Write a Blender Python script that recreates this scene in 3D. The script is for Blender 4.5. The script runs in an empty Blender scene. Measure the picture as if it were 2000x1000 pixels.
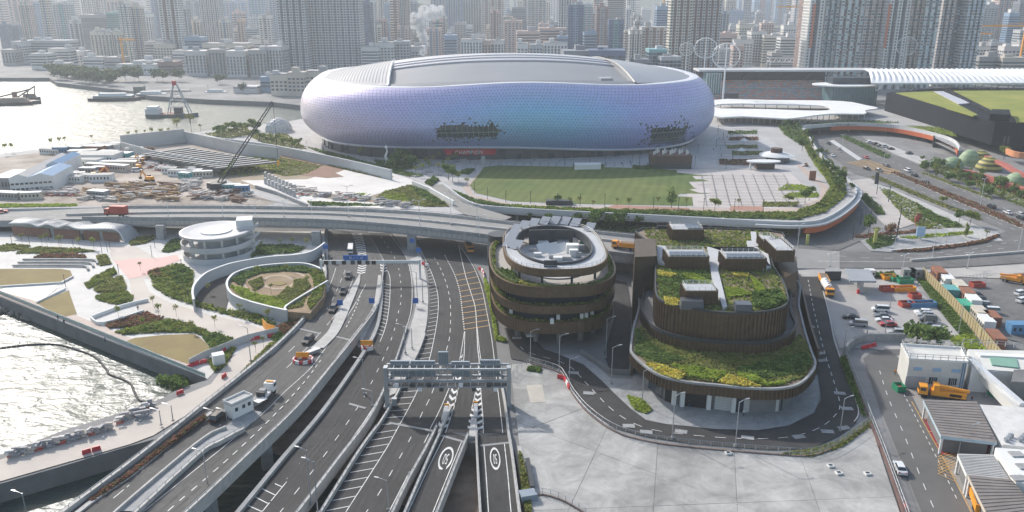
import bpy,bmesh,math,random
import numpy as np
from mathutils import Vector,Matrix
from math import sin,cos,pi,radians as R
S=bpy.context.scene
C=S.collection
random.seed(7);rng=np.random.default_rng(7)
F,PITCH,H=1580.0,R(17.72),88.0
cam=bpy.data.objects.new('camera',bpy.data.cameras.new('camera'))
cam.data.sensor_fit='HORIZONTAL';cam.data.sensor_width=36;cam.data.lens=36*F/2000
cam.data.clip_start=1;cam.data.clip_end=30000
cam.location=(0,0,H);cam.rotation_euler=(pi/2-PITCH,0,0)
C.objects.link(cam);S.camera=cam
SUN_EL,SUN_AZ=R(33),R(-38)
W=bpy.data.worlds.new('World');S.world=W;W.use_nodes=True
wn=W.node_tree.nodes;wl=W.node_tree.links
sky=wn.new('ShaderNodeTexSky');sky.sky_type='NISHITA';sky.sun_disc=False
sky.sun_elevation=SUN_EL;sky.sun_rotation=SUN_AZ;sky.air_density=1.2;sky.dust_density=2.2;sky.ozone_density=.6
wl.new(sky.outputs[0],wn['Background'].inputs[0]);wn['Background'].inputs[1].default_value=0.16
sd=bpy.data.lights.new('sun','SUN');sd.energy=3.7;sd.angle=R(1.2);sd.color=(1,.96,.91)
sun=bpy.data.objects.new('sun',sd);C.objects.link(sun)
sv=Vector((sin(SUN_AZ)*cos(SUN_EL),cos(SUN_AZ)*cos(SUN_EL),sin(SUN_EL)))
sun.rotation_euler=sv.to_track_quat('Z','Y').to_euler();sun.location=sv*400
vs=S.view_settings;vs.view_transform='Standard';vs.look='None';vs.exposure=0.28;vs.gamma=1;vs.use_curve_mapping=False
S.cycles.use_denoising=True
S.cycles.volume_step_rate=4;S.cycles.volume_max_steps=64;S.cycles.volume_bounces=1
S.cycles.max_bounces=6;S.cycles.diffuse_bounces=3;S.cycles.glossy_bounces=2;S.cycles.sample_clamp_indirect=6
def P(px,py,z=0.0):
 """the point of the place at height z that the photograph shows at (px, py)"""
 x=(px-1000)/F;y=(500-py)/F
 d=Vector((x,cos(PITCH)+y*sin(PITCH),-sin(PITCH)+y*cos(PITCH)))
 t=(z-H)/d.z
 return Vector((d.x*t,d.y*t,z))
def PP(pts,z=0.0):return[P(a,b,z)for a,b in pts]
def proj(v):
 y=v[1];zz=v[2]-H
 zc=y*cos(PITCH)-zz*sin(PITCH);yc=y*sin(PITCH)+zz*cos(PITCH)
 return(1000+F*v[0]/zc,500-F*yc/zc)
def at(px,Y,py=None,z=None):
 """point at forward distance Y on pixel column px; the height from pixel row py or given"""
 if py is not None:
  a=math.atan((500-py)/F)-PITCH
  z=H+Y*math.tan(a)
 zc=Y*cos(PITCH)-(z-H)*sin(PITCH)
 return Vector(((px-1000)/F*zc,Y,z))
def smooth(pts,n=6,closed=False):
 pts=[Vector(p)for p in pts];m=len(pts);out=[]
 for i in range(m if closed else m-1):
  g=lambda k:pts[k%m]if closed else pts[min(max(k,0),m-1)]
  a,b,c,d=g(i-1),g(i),g(i+1),g(i+2)
  for k in range(n):
   t=k/n
   out.append(0.5*((2*b)+(c-a)*t+(2*a-5*b+4*c-d)*t*t+(3*b-a-3*c+d)*t**3))
 if not closed:out.append(pts[-1])
 return out
def lens(pts):
 L=[0.0]
 for a,b in zip(pts,pts[1:]):L.append(L[-1]+(b-a).length)
 return L
def along(pts,s,L=None):
 L=L or lens(pts);s=min(max(s,0),L[-1])
 for i in range(len(pts)-1):
  if s<=L[i+1]or i==len(pts)-2:
   t=(s-L[i])/max(L[i+1]-L[i],1e-6)
   return pts[i].lerp(pts[i+1],t),(pts[i+1]-pts[i]).normalized()
def resample(pts,n):
 L=lens(pts);return[along(pts,L[-1]*i/(n-1),L)[0]for i in range(n)]
def offset(pts,d,closed=False):
 """polyline moved sideways by d (to the right of its direction)"""
 out=[];m=len(pts)
 for i,p in enumerate(pts):
  a=pts[(i-1)%m]if closed or i>0 else p;b=pts[(i+1)%m]if closed or i<m-1 else p
  t=(b-a);t.z=0;t.normalize()
  out.append(p+Vector((t.y,-t.x,0))*d)
 return out
def inside(poly,x,y):
 c=np.zeros(np.shape(x),bool);n=len(poly)
 for i in range(n):
  x1,y1=poly[i][0],poly[i][1];x2,y2=poly[i-1][0],poly[i-1][1]
  with np.errstate(divide='ignore',invalid='ignore'):
   c^=((y1>y)!=(y2>y))&(x<(x2-x1)*(y-y1)/(y2-y1+1e-12)+x1)
 return c
class MB:
 """collects faces for ONE mesh object"""
 def __init__(s):s.v=[];s.f=[];s.m=[]
 def add(s,vs,fs,mi=0):
  o=len(s.v);s.v+=[tuple(v)for v in vs];s.f+=[tuple(i+o for i in f)for f in fs];s.m+=[mi]*len(fs);return s
 def quad(s,a,b,c,d,mi=0):return s.add([a,b,c,d],[(0,1,2,3)],mi)
 def box(s,c,sx,sy,sz,rz=0.0,mi=0,tx=1.0,ty=1.0):
  """c = centre of the base; tx, ty taper the top"""
  cs,sn=cos(rz),sin(rz);v=[]
  for z,kx,ky in((0,1,1),(sz,tx,ty)):
   for a,b in((-1,-1),(1,-1),(1,1),(-1,1)):
    x,y=a*sx/2*kx,b*sy/2*ky
    v.append((c[0]+x*cs-y*sn,c[1]+x*sn+y*cs,c[2]+z))
  return s.add(v,[(0,3,2,1),(4,5,6,7),(0,1,5,4),(1,2,6,5),(2,3,7,6),(3,0,4,7)],mi)
 def prism(s,pts,z0,z1,mi=0,mside=None,bottom=True):
  """pts counter-clockwise or not; z0, z1 numbers (absolute) """
  n=len(pts);A=sum(pts[i-1][0]*pts[i][1]-pts[i][0]*pts[i-1][1]for i in range(n))
  if A<0:pts=list(reversed(pts))
  v=[(p[0],p[1],z0)for p in pts]+[(p[0],p[1],z1)for p in pts]
  s.add(v,[tuple(range(n,2*n))]+([tuple(reversed(range(n)))]if bottom else[]),mi)
  s.add(v,[(i,(i+1)%n,n+(i+1)%n,n+i)for i in range(n)],mi if mside is None else mside);return s
 def grid(s,rows,mi=0,closed=False):
  n=len(rows[0]);v=[p for r in rows for p in r];f=[]
  for i in range(len(rows)-1):
   for j in range(n if closed else n-1):
    k=(j+1)%n;f.append((i*n+j,i*n+k,(i+1)*n+k,(i+1)*n+j))
  return s.add(v,f,mi)
 def tube(s,pts,r,n=6,mi=0,r2=None):
  pts=[Vector(p)for p in pts];rows=[]
  for i,p in enumerate(pts):
   t=(pts[min(i+1,len(pts)-1)]-pts[max(i-1,0)]).normalized()
   u=t.cross(Vector((0,0,1))if abs(t.z)<.9 else Vector((1,0,0))).normalized();w=t.cross(u)
   rr=r if r2 is None else r+(r2-r)*i/(len(pts)-1)
   rows.append([p+(u*cos(2*pi*k/n)+w*sin(2*pi*k/n))*rr for k in range(n)])
  s.grid(rows,mi,True);o=len(rows)*n
  s.add(rows[0],[tuple(range(n))],mi);s.add(rows[-1],[tuple(reversed(range(n)))],mi);return s
 def cyl(s,c,r,h,n=16,mi=0,r2=None,ry=1.0):
  r2=r if r2 is None else r2
  a=[(c[0]+r*cos(2*pi*k/n),c[1]+r*ry*sin(2*pi*k/n),c[2])for k in range(n)]
  b=[(c[0]+r2*cos(2*pi*k/n),c[1]+r2*ry*sin(2*pi*k/n),c[2]+h)for k in range(n)]
  return s.add(a+b,[tuple(range(n,2*n)),tuple(reversed(range(n)))]+[(k,(k+1)%n,n+(k+1)%n,n+k)for k in range(n)],mi)
 def wall(s,pts,z0,h,t,mi=0,mtop=None,closed=False):
  """upright wall of thickness t along pts (z of pts + z0 .. + z0 + h); centred"""
  a=offset(pts,t/2,closed);b=offset(pts,-t/2,closed)
  up=lambda q,z:[(p[0],p[1],p[2]+z)for p in q]
  n=len(pts);v=up(a,z0)+up(b,z0)+up(a,z0+h)+up(b,z0+h);f=[];ft=[]
  for i in range(n if closed else n-1):
   j=(i+1)%n
   f+=[(i,j,2*n+j,2*n+i),(n+j,n+i,3*n+i,3*n+j),(j,i,n+i,n+j)]
   ft.append((2*n+i,2*n+j,3*n+j,3*n+i))
  if not closed:f+=[(n,0,2*n,3*n),(n-1,2*n-1,4*n-1,3*n-1)]
  s.add(v,f,mi);s.add(v,ft,mi if mtop is None else mtop);return s
 def bar(s,a,b,w,mi=0,h=None):
  """square bar from a to b"""
  a,b=Vector(a),Vector(b);t=(b-a).normalized();h=h or w
  u=t.cross(Vector((0,0,1))if abs(t.z)<.95 else Vector((0,1,0))).normalized()*w/2;k=u.cross(t).normalized()*h/2
  v=[a-u-k,a+u-k,a+u+k,a-u+k,b-u-k,b+u-k,b+u+k,b-u+k]
  return s.add(v,[(0,3,2,1),(4,5,6,7),(0,1,5,4),(1,2,6,5),(2,3,7,6),(3,0,4,7)],mi)
 def mesh(s,name,mats):
  me=bpy.data.meshes.new(name);me.from_pydata(s.v,[],s.f)
  for m in(mats if isinstance(mats,(list,tuple))else[mats]):me.materials.append(m)
  if any(s.m):me.polygons.foreach_set('material_index',s.m)
  me.update();return me
 def build(s,name,mats,parent=None,kind=None,fix=True,loc=None):
  me=s.mesh(name,mats)
  if fix and not any(len(f)<3 for f in s.f)and len(s.f)<6000:
   bm=bmesh.new();bm.from_mesh(me);bmesh.ops.recalc_face_normals(bm,faces=bm.faces);bm.to_mesh(me);bm.free()
  return link(name,me,parent,kind,loc)
def link(name,me,parent=None,kind=None,loc=None):
 o=bpy.data.objects.new(name,me);C.objects.link(o)
 if parent is not None:
  o.parent=parent
  if loc is None and me is not None and parent.get('world_parts'):
   o.matrix_parent_inverse=parent.matrix_basis.inverted()
 if loc is not None:o.location=loc
 if kind:o['kind']=kind
 return o
THINGS=[]
def tag(o,label,cat,group=None,shared=False):
 o['label']=label;o['category']=cat
 if group:o['group']=group
 THINGS.append((o,shared));return o
def thing(name,label,cat,loc=(0,0,0),rz=0.0,group=None,shared=False,world=False):
 """an Empty at the thing's base; world=True: its parts are built in world coordinates"""
 o=bpy.data.objects.new(name,None);C.objects.link(o);o.location=loc;o.rotation_euler=(0,0,rz);o.empty_display_size=.5
 if world:o['world_parts']=1;o.rotation_euler=(0,0,0)
 return tag(o,label,cat,group,shared)
KIDS={}
def dup(root,loc,rz=0.0,label=None,group=None,sc=None,shared=False,mats=None,cat=None):
 """a copy of a thing with copies of its parts and sub-parts"""
 r=root.copy();C.objects.link(r);r.location=loc;r.rotation_euler=(0,0,rz)
 if sc is not None:r.scale=(sc,sc,sc)if not isinstance(sc,(tuple,list))else sc
 if root.name not in KIDS:KIDS[root.name]=[(ch,list(ch.children))for ch in root.children]
 for ch,gs in KIDS[root.name]:
  c=ch.copy();C.objects.link(c);c.parent=r
  if mats and ch.name.split('.')[0]in mats:c.material_slots[0].link='OBJECT';c.material_slots[0].material=mats[ch.name.split('.')[0]]
  for g in gs:
   d=g.copy();C.objects.link(d);d.parent=c
 if mats and '' in mats and r.type=='MESH':r.material_slots[0].link='OBJECT';r.material_slots[0].material=mats['']
 return tag(r,label or root['label'],cat or root['category'],group or root.get('group'),shared)
def kill(root):
 """remove a prototype that has only served for copies"""
 for o in list(root.children_recursive)+[root]:
  for i,(t,_)in enumerate(THINGS):
   if t==o:THINGS.pop(i);break
  bpy.data.objects.remove(o)
def struct(o):o['kind']='structure';return o
ORD='first second third fourth fifth sixth seventh eighth ninth tenth eleventh twelfth thirteenth fourteenth fifteenth sixteenth seventeenth eighteenth nineteenth'.split()
TENS=['','','twent','thirt','fort','fift','sixt','sevent','eight','ninet']
def ordinal(n):
 if n<20:return ORD[n-1]
 if n<100:return TENS[n//10]+('ieth' if n%10==0 else 'y-'+ORD[n%10-1])
 return 'hundred-and-'+ordinal(n-100)if n>100 else 'hundredth'
def finish_labels():
 by={}
 for o,sh in THINGS:
  if not sh:by.setdefault(o['label'],[]).append(o)
 bpy.context.view_layer.update()
 def px(o):
  if o.type=='EMPTY' or any(o.location):return proj(o.matrix_world.translation)[0]
  return proj(sum((o.matrix_world@Vector(b)for b in o.bound_box),Vector())/8)[0]
 for lab,os in by.items():
  if len(os)>1:
   os.sort(key=px)
   for i,o in enumerate(os):
    k='leftmost' if i==0 else 'rightmost' if i==len(os)-1 else ordinal(i+1)+' from the left'
    if len(os)==3 and i==1:k='middle one'
    o['label']=lab+', '+k
    if 'group' not in o:o['group']=lab
MAT={}
def mat(name,col,rough=.8,var=.15,scale=.3,metal=0.0,bump=0.0,col2=None,detail=4,spec=.4,isl=0.0,rnd=0.0,stops=None,coord='Object'):
 """procedural: noise between col*(1-var) and col*(1+var) (or col2); isl = spread per mesh island; rnd = spread per object; stops = palette picked per island"""
 if name in MAT:return MAT[name]
 m=bpy.data.materials.new(name);m.use_nodes=True;N=m.node_tree.nodes;L=m.node_tree.links;b=N['Principled BSDF']
 b.inputs['Roughness'].default_value=rough;b.inputs['Metallic'].default_value=metal;b.inputs['Specular IOR Level'].default_value=spec
 c=(*col,1)
 tc=N.new('ShaderNodeTexCoord')
 no=N.new('ShaderNodeTexNoise');no.inputs['Scale'].default_value=scale;no.inputs['Detail'].default_value=detail;no.inputs['Roughness'].default_value=.65
 L.new(tc.outputs[coord],no.inputs['Vector'])
 rp=N.new('ShaderNodeValToRGB');rp.color_ramp.elements[0].position=.3;rp.color_ramp.elements[1].position=.7
 rp.color_ramp.elements[0].color=(*[x*(1-var)for x in col],1);rp.color_ramp.elements[1].color=(*(col2 or[min(1,x*(1+var))for x in col]),1)
 L.new(no.outputs['Fac'],rp.inputs[0]);out=rp.outputs[0]
 if stops:
  g=N.new('ShaderNodeNewGeometry');pr=N.new('ShaderNodeValToRGB');pr.color_ramp.interpolation='CONSTANT'
  e=pr.color_ramp.elements
  for i in range(len(stops)):
   q=e[0]if i==0 else e[1]if i==1 else e.new(i/len(stops));
  for i,k in enumerate(stops):e[i].position=i/len(stops);e[i].color=(*k,1)
  L.new(g.outputs['Random Per Island'],pr.inputs[0])
  mx=N.new('ShaderNodeMix');mx.data_type='RGBA';mx.blend_type='MULTIPLY';mx.inputs[0].default_value=1
  rp.color_ramp.elements[0].color=(1-var,)*3+(1,);rp.color_ramp.elements[1].color=(1,1,1,1)
  L.new(pr.outputs[0],mx.inputs[6]);L.new(out,mx.inputs[7]);out=mx.outputs[2]
 for amt,kind in((isl,'isl'),(rnd,'rnd')):
  if amt:
   g=N.new('ShaderNodeNewGeometry')if kind=='isl' else N.new('ShaderNodeObjectInfo')
   mr=N.new('ShaderNodeMapRange');mr.inputs[3].default_value=1-amt;mr.inputs[4].default_value=1+amt
   L.new(g.outputs['Random Per Island' if kind=='isl' else 'Random'],mr.inputs[0])
   hs=N.new('ShaderNodeHueSaturation');L.new(mr.outputs[0],hs.inputs['Value']);L.new(out,hs.inputs['Color']);out=hs.outputs[0]
 L.new(out,b.inputs['Base Color'])
 if bump:
  bp=N.new('ShaderNodeBump');bp.inputs['Strength'].default_value=bump;bp.inputs['Distance'].default_value=.3
  L.new(no.outputs['Fac'],bp.inputs['Height']);L.new(bp.outputs[0],b.inputs['Normal'])
 MAT[name]=m;return m
asphalt=mat('asphalt_dark',(.044,.043,.043),.85,.38,.07,detail=8)
def leafy(name,stops,tr=.4):
 m=mat(name,(1,1,1),.8,.4,.25,stops=[tuple(min(.9,x*2.5)for x in s)for s in stops]);N=m.node_tree.nodes;L=m.node_tree.links;b=N['Principled BSDF'];b.inputs['Specular IOR Level'].default_value=.15
 t=N.new('ShaderNodeBsdfTranslucent');x=N.new('ShaderNodeMixShader');x.inputs[0].default_value=tr
 L.new(b.inputs['Base Color'].links[0].from_socket,t.inputs[0]);L.new(b.outputs[0],x.inputs[1]);L.new(t.outputs[0],x.inputs[2]);L.new(x.outputs[0],N['Material Output'].inputs['Surface']);return m
def grime(m,scale,lo,hi=1.0,stretch=(1,1,1)):
 """blotchy stains of a second, rougher noise over a material's colour"""
 N=m.node_tree.nodes;L=m.node_tree.links;b=N['Principled BSDF'];src=b.inputs['Base Color'].links[0].from_socket
 tc=N.new('ShaderNodeTexCoord');mp=N.new('ShaderNodeMapping');mp.inputs['Scale'].default_value=stretch;no=N.new('ShaderNodeTexNoise');no.inputs['Scale'].default_value=scale;no.inputs['Detail'].default_value=9;no.inputs['Roughness'].default_value=.72;no.inputs['Distortion'].default_value=1.2
 mr=N.new('ShaderNodeMapRange');mr.inputs[1].default_value=.38;mr.inputs[2].default_value=.62;mr.inputs[3].default_value=lo;mr.inputs[4].default_value=hi
 mx=N.new('ShaderNodeMix');mx.data_type='RGBA';mx.blend_type='MULTIPLY';mx.inputs[0].default_value=1
 L.new(tc.outputs['Object'],mp.inputs[0]);L.new(mp.outputs[0],no.inputs['Vector']);L.new(no.outputs['Fac'],mr.inputs[0]);L.new(src,mx.inputs[6]);L.new(mr.outputs[0],mx.inputs[7]);L.new(mx.outputs[2],b.inputs['Base Color'])
asphalt_grey=mat('asphalt_worn',(.15,.147,.142),.85,.16,.07)
asphalt_mid=mat('asphalt_mid',(.094,.091,.087),.85,.26,.07,detail=8)
concrete=mat('concrete_pale',(.46,.45,.43),.8,.12,.12)
concrete_g=mat('concrete_grey',(.33,.335,.335),.8,.14,.1)
concrete_d=mat('concrete_dark',(.18,.18,.18),.85,.2,.15)
white_paint=mat('road_paint_white',(.66,.66,.64),.6,.3,.9,detail=6)
yellow_paint=mat('road_paint_yellow',(.62,.37,.12),.6,.25,.9)
steel=mat('galvanised_steel',(.42,.44,.46),.45,.1,.4,.6)
steel_w=mat('painted_steel_white',(.7,.71,.71),.5,.06,.4)
dark_metal=mat('dark_metal',(.05,.055,.06),.5,.15,.4)
black=mat('black_rubber',(.02,.02,.021),.7,.1,.5)
glass_d=mat('dark_glass',(.03,.045,.06),.12,.2,.05,0,0,None,2,.8)
white_w=mat('white_render',(.72,.72,.70),.75,.07,.08)
red_pl=mat('red_plastic',(.55,.04,.05),.5,.1,.5)
white_pl=mat('white_plastic',(.78,.76,.74),.5,.08,.5)
orange_pl=mat('orange_paint',(.8,.33,.03),.5,.1,.4)
for m_,a_,l_,h_ in((asphalt,.25,.8,1.12),(asphalt_mid,.25,.82,1.1),(asphalt_grey,.2,.82,1.08),(concrete,.5,.82,1.05),(concrete_g,.35,.78,1.06)):grime(m_,a_,l_,h_)
soil=mat('bare_soil',(.22,.17,.13),.95,.3,.08)
# water, land, terrace
WZ=-4.0
def water_mat():
 m=bpy.data.materials.new('harbour_water');m.use_nodes=True;N=m.node_tree.nodes;L=m.node_tree.links;b=N['Principled BSDF']
 b.inputs['Base Color'].default_value=(.03,.055,.05,1);b.inputs['Roughness'].default_value=.38;b.inputs['IOR'].default_value=1.33
 tc=N.new('ShaderNodeTexCoord');h=None
 for sc,st in((.06,.9),(.2,.5),(.65,.1)):
  mp=N.new('ShaderNodeMapping');mp.inputs['Rotation'].default_value=(0,0,.5);mp.inputs['Scale'].default_value=(sc,sc*1.7,sc)
  no=N.new('ShaderNodeTexNoise');no.inputs['Scale'].default_value=1;no.inputs['Detail'].default_value=3;no.inputs['Distortion'].default_value=.6
  L.new(tc.outputs['Object'],mp.inputs[0]);L.new(mp.outputs[0],no.inputs['Vector'])
  bp=N.new('ShaderNodeBump');bp.inputs['Strength'].default_value=1;bp.inputs['Distance'].default_value=st
  L.new(no.outputs['Fac'],bp.inputs['Height'])
  if h:L.new(h.outputs[0],bp.inputs['Normal'])
  h=bp
 L.new(h.outputs[0],b.inputs['Normal']);return m
wm=water_mat()
struct(MB().quad((-7000,-400,WZ),(7000,-400,WZ),(7000,7000,WZ),(-7000,7000,WZ)).build('water',wm))
SHEET=[0]
def sheet(name,pts,z,m,par=None,sm=0,world=False):
 SHEET[0]+=1;z+=.0045*(SHEET[0]%40)
 w=pts if world else PP(pts,z)
 if sm:w=smooth(w,sm,True)
 n=len(w);A=sum(w[i-1][0]*w[i][1]-w[i][0]*w[i-1][1]for i in range(n))
 if A<0:w=w[::-1]
 o=MB().add(w,[tuple(range(n))]).build(name,m,par,fix=False)
 if par is None:struct(o)
 return o
city_ground_m=mat('ground_mixed',(.25,.245,.24),.9,.25,.02)
quay_m=mat('quay_paving',(.42,.38,.34),.85,.12,.05)
G=PP([(-900,340),(-300,478),(0,580),(200,660),(405,742),(345,760),(330,772),(280,792),(200,817),(120,842),(0,888),(-200,960),(-200,1030),(0,945),(130,908),(250,872),(330,850),(480,785),(560,738),(690,668),(715,690),(740,740),(768,790),(800,805),(860,850),(918,864),(935,864),(990,872),(1005,880),(1028,1000),(1050,1150),(2900,1150),(2900,400)])
G+=[Vector((4500,900,0)),Vector((6500,6500,0)),Vector((-6500,6500,0))]
G+=PP([(-900,151),(0,152),(96,152),(110,161),(250,177),(290,187),(400,194),(530,199),(600,207),(655,215),(640,236),(480,254),(260,278),(0,308)])
gm=MB().prism(G,-7,0,0,1,bottom=False)
ground=struct(gm.build('ground',[city_ground_m,concrete_d],fix=False))
bank=struct(sheet('channel_bank',[(300,830),(330,868),(430,872),(520,882),(600,905),(680,948),(760,975),(850,1015),(900,1120),(1060,1130),(1030,840),(900,800),(700,640),(480,740)],WZ+.35,mat('bank_soil',(.2,.16,.125),.95,.45,.12,col2=(.3,.24,.19))))
TZ=6.0
T=PP([(-900,332),(0,300),(120,286),(260,270),(370,260),(480,246),(560,238),(640,222)],TZ)+[Vector((-150,720,TZ)),Vector((230,720,TZ)),Vector((430,640,TZ))]
T_right=[(1900,255),(1800,246),(1700,240),(1600,240),(1574,249),(1578,262),(1590,285),(1612,312),(1645,345),(1668,365),(1672,378),(1660,396),(1620,424),(1572,436),(1450,432),(1300,424),(1100,414),(1000,408),(935,402),(900,388),(872,366),(862,360)]
T+=PP(T_right,TZ)+PP([(905,418),(850,422),(700,410),(500,406),(190,405),(0,408),(-900,425)],TZ)
fascia_m=mat('fascia_concrete',(.52,.53,.53),.7,.08,.1)
deck=struct(MB().prism(T,3.6,TZ,0,1).build('raised_deck',[mat('deck_paving',(.40,.39,.38),.85,.12,.06),fascia_m],fix=False))
T2=T[:11]+PP([(1850,222),(1700,222),(1600,228),(1545,250),(1550,280),(1575,305),(1610,340),(1632,365),(1610,395),(1565,418),(1450,420),(1300,412),(1100,402),(935,392),(880,364),(866,360)],3.6)+PP([(905,422),(850,425),(700,413),(500,409),(190,408),(0,412),(-900,430)],3.6)
struct(MB().prism(T2,-.5,3.55,0,bottom=False).build('deck_basement_wall',concrete_d,fix=False))
D=TZ
site_m=mat('building_site_dirt',(.33,.27,.22),.95,.25,.06,bump=.5,col2=(.52,.45,.39))
plaza_m=mat('plaza_paving',(.47,.46,.45),.8,.1,.05)
sheet('building_site_ground',[(-300,392),(-300,325),(0,308),(120,293),(262,279),(375,268),(545,310),(430,350),(470,372),(540,396),(500,404),(190,403),(0,400)],D+.03,site_m)
grass_m=mat('lawn_grass',(.09,.145,.035),.95,.18,.05,col2=(.15,.16,.05),detail=6)
def lawn_mat():
 m=mat('event_lawn_grass',(.10,.16,.035),.95,.14,.02,col2=(.175,.185,.05),detail=5)
 N=m.node_tree.nodes;L=m.node_tree.links;b=N['Principled BSDF'];src=b.inputs['Base Color'].links[0].from_socket
 w=N.new('ShaderNodeTexWave');w.inputs['Scale'].default_value=.07;w.inputs['Distortion'].default_value=1.5;w.inputs['Detail'].default_value=2
 tc=N.new('ShaderNodeTexCoord');mp=N.new('ShaderNodeMapping');mp.inputs['Rotation'].default_value=(0,0,.25);L.new(tc.outputs['Object'],mp.inputs[0]);L.new(mp.outputs[0],w.inputs[0])
 mx=N.new('ShaderNodeMix');mx.data_type='RGBA';mx.blend_type='MULTIPLY';mx.inputs[7].default_value=(.8,.86,.75,1)
 L.new(w.outputs['Fac'],mx.inputs[0]);L.new(src,mx.inputs[6]);L.new(mx.outputs[2],b.inputs['Base Color']);return m
lawn_m=lawn_mat()
paver_m=mat('plaza_pavers_warm',(.50,.455,.43),.8,.1,.1)
brick_m=mat('brick_red_path',(.36,.2,.15),.85,.12,.1)
soil_red=mat('planting_soil_red',(.27,.165,.12),.95,.2,.08)
sheet('stadium_plaza',[(598,262),(610,278),(640,296),(680,306),(760,330),(830,360),(868,360),(905,352),(940,326),(1300,328),(1480,330),(1580,330),(1490,262),(1400,230),(1300,250),(640,240)],D+.03,plaza_m)
sheet('paved_square',[(1280,330),(1540,333),(1600,392),(1530,408),(1345,404),(1340,360)],D+.05,paver_m)
sheet('event_lawn',[(932,345),(945,326),(975,323),(1262,328),(1322,332),(1322,337),(1360,341),(1396,342),(1352,344),(1359,350),(1372,350),(1386,354),(1345,355),(1355,366),(1361,368),(1346,370),(1364,376),(1392,378),(1328,378),(1321,383),(1352,385),(1354,402),(1130,398),(1000,393),(930,377),(917,362)],D+.08,lawn_m)
sheet('lawn_edge_path',[(925,381),(1000,398),(1130,403),(1260,404),(1500,408),(1560,405),(1600,388),(1603,365),(1570,338),(1555,322),(1562,320),(1590,342),(1618,365),(1612,395),(1570,413),(1500,415),(1300,411),(1130,408),(1000,402),(918,384),(903,366),(935,338),(943,328),(947,327),(936,342),(918,362)],D+.06,mat('path_pavers_pink',(.46,.37,.32),.85,.12,.1))
sheet('brick_terrace',[(1200,400),(1345,406),(1348,410),(1180,407)],D+.1,brick_m)
sheet('brick_terrace',[(1428,402),(1490,403),(1492,412),(1424,410)],D+.1,brick_m)
sheet('planted_slope_soil',[(405,318),(520,300),(610,322),(700,332),(760,345),(810,352),(880,403),(800,400),(640,402),(560,384),(470,362),(430,345)],D+.06,mat('slope_soil',(.3,.24,.17),.95,.2,.08))
slope_pave=mat('unfinished_paving',(.66,.63,.59),.85,.12,.07)
sheet('unfinished_paving',[(470,352),(505,352),(600,350),(660,330),(700,333),(740,340),(760,336),(808,352),(805,360),(758,372),(720,384),(660,380),(600,372),(560,372),(640,388),(760,398),(840,408),(790,408),(640,404),(590,396),(540,378)],D+.1,slope_pave)
sheet('red_earth_patch',[(588,342),(638,322),(672,332),(655,338),(672,345),(640,348)],D+.12,soil_red)
sheet('red_earth_patch',[(500,302),(560,305),(690,330),(760,348),(740,350),(640,325),(560,318)],D+.09,soil_red)
park_pave=mat('park_paving_white',(.60,.58,.55),.8,.08,.06)
path_m=mat('park_path_beige',(.53,.475,.42),.85,.1,.06)
sheet('park_paving',[(-420,448),(-330,470),(-300,476),(0,578),(405,740),(445,700),(560,640),(640,520),(640,452),(450,452),(270,448),(0,452)],.03,park_pave)
sheet('park_path',[(212,480),(262,480),(300,500),(330,540),(280,545),(292,570),(330,590),(400,612),(470,628),(520,645),(525,665),(470,672),(405,655),(330,630),(268,604),(258,580),(252,545),(235,525),(218,505)],.06,path_m)
sheet('pink_crossing',[(222,510),(270,504),(300,505),(345,498),(352,508),(320,520),(292,536),(276,540),(252,545),(240,530)],.09,mat('pink_paving',(.64,.42,.38),.8,.06,.1))
sheet('promenade_deck',[(-300,470),(-300,462),(0,566),(40,570),(370,708),(362,718),(0,578)],.09,mat('promenade_pavers',(.5,.41,.36),.85,.08,.2))
dry=mat('dry_lawn',(.26,.19,.085),.95,.16,.1,col2=(.27,.22,.09))
for q in([(-200,535),(0,525),(120,525),(137,528),(143,542),(125,551),(0,560),(-200,575)],[(73,592),(134,567),(150,613),(128,618),(95,606)],[(243,668),(262,660),(320,654),(380,652),(396,664),(415,684),(408,698),(365,710)]):
 sheet('dry_lawn',q,.12,dry)
sheet('bare_garden_plot',[(445,560),(470,540),(540,522),(610,524),(640,540),(632,575),(600,612),(565,640),(560,596),(480,588)],.08,mat('garden_soil',(.29,.21,.13),.95,.25,.12))
wet=sheet('shallow_splash_pool',[(0,568),(10,560),(110,553),(112,562),(78,590)],.1,mat('pool_basin',(.32,.34,.34),.25,.1,.3))
quay=sheet('quay_path',[(-200,965),(0,898),(130,850),(280,804),(345,777),(412,750),(446,705),(482,674),(520,662),(560,650),(575,640),(480,727),(400,788),(300,850),(255,867),(130,903),(0,940),(-200,1010)],.06,path_m)
kerb_m=mat('kerbstone',(.5,.5,.49),.8,.08,.3)
sheet('street',[(1560,236),(1580,262),(1605,292),(1652,326),(1668,340),(1690,345),(1740,362),(1840,400),(1920,432),(2000,464),(2300,590),(2300,500),(2000,402),(1950,385),(1870,350),(1790,320),(1745,302),(1690,272),(1650,236)],.04,asphalt_grey)
sheet('pavement',[(1690,270),(1745,300),(1790,318),(1870,348),(2000,400),(2200,470),(2200,455),(2000,388),(1880,340),(1800,308),(1730,280)],.14,concrete)
sheet('paved_walk',[(1664,352),(1700,348),(1745,378),(1800,432),(1740,452),(1700,412),(1675,384)],.07,mat('walk_pavers',(.46,.42,.39),.85,.1,.15))
sheet('side_street',[(1625,392),(1672,392),(1700,440),(1700,462),(1640,488),(1560,490),(1560,450)],.05,asphalt_grey)
sheet('pavement',[(1680,348),(1740,368),(1840,410),(1930,450),(1960,470),(1890,470),(1880,462),(1780,420),(1730,380)],.12,concrete)
sheet('pavement',[(1680,470),(1750,450),(1890,445),(1950,452),(1945,465),(1860,476),(1740,492),(1700,490)],.1,concrete_g)
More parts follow.
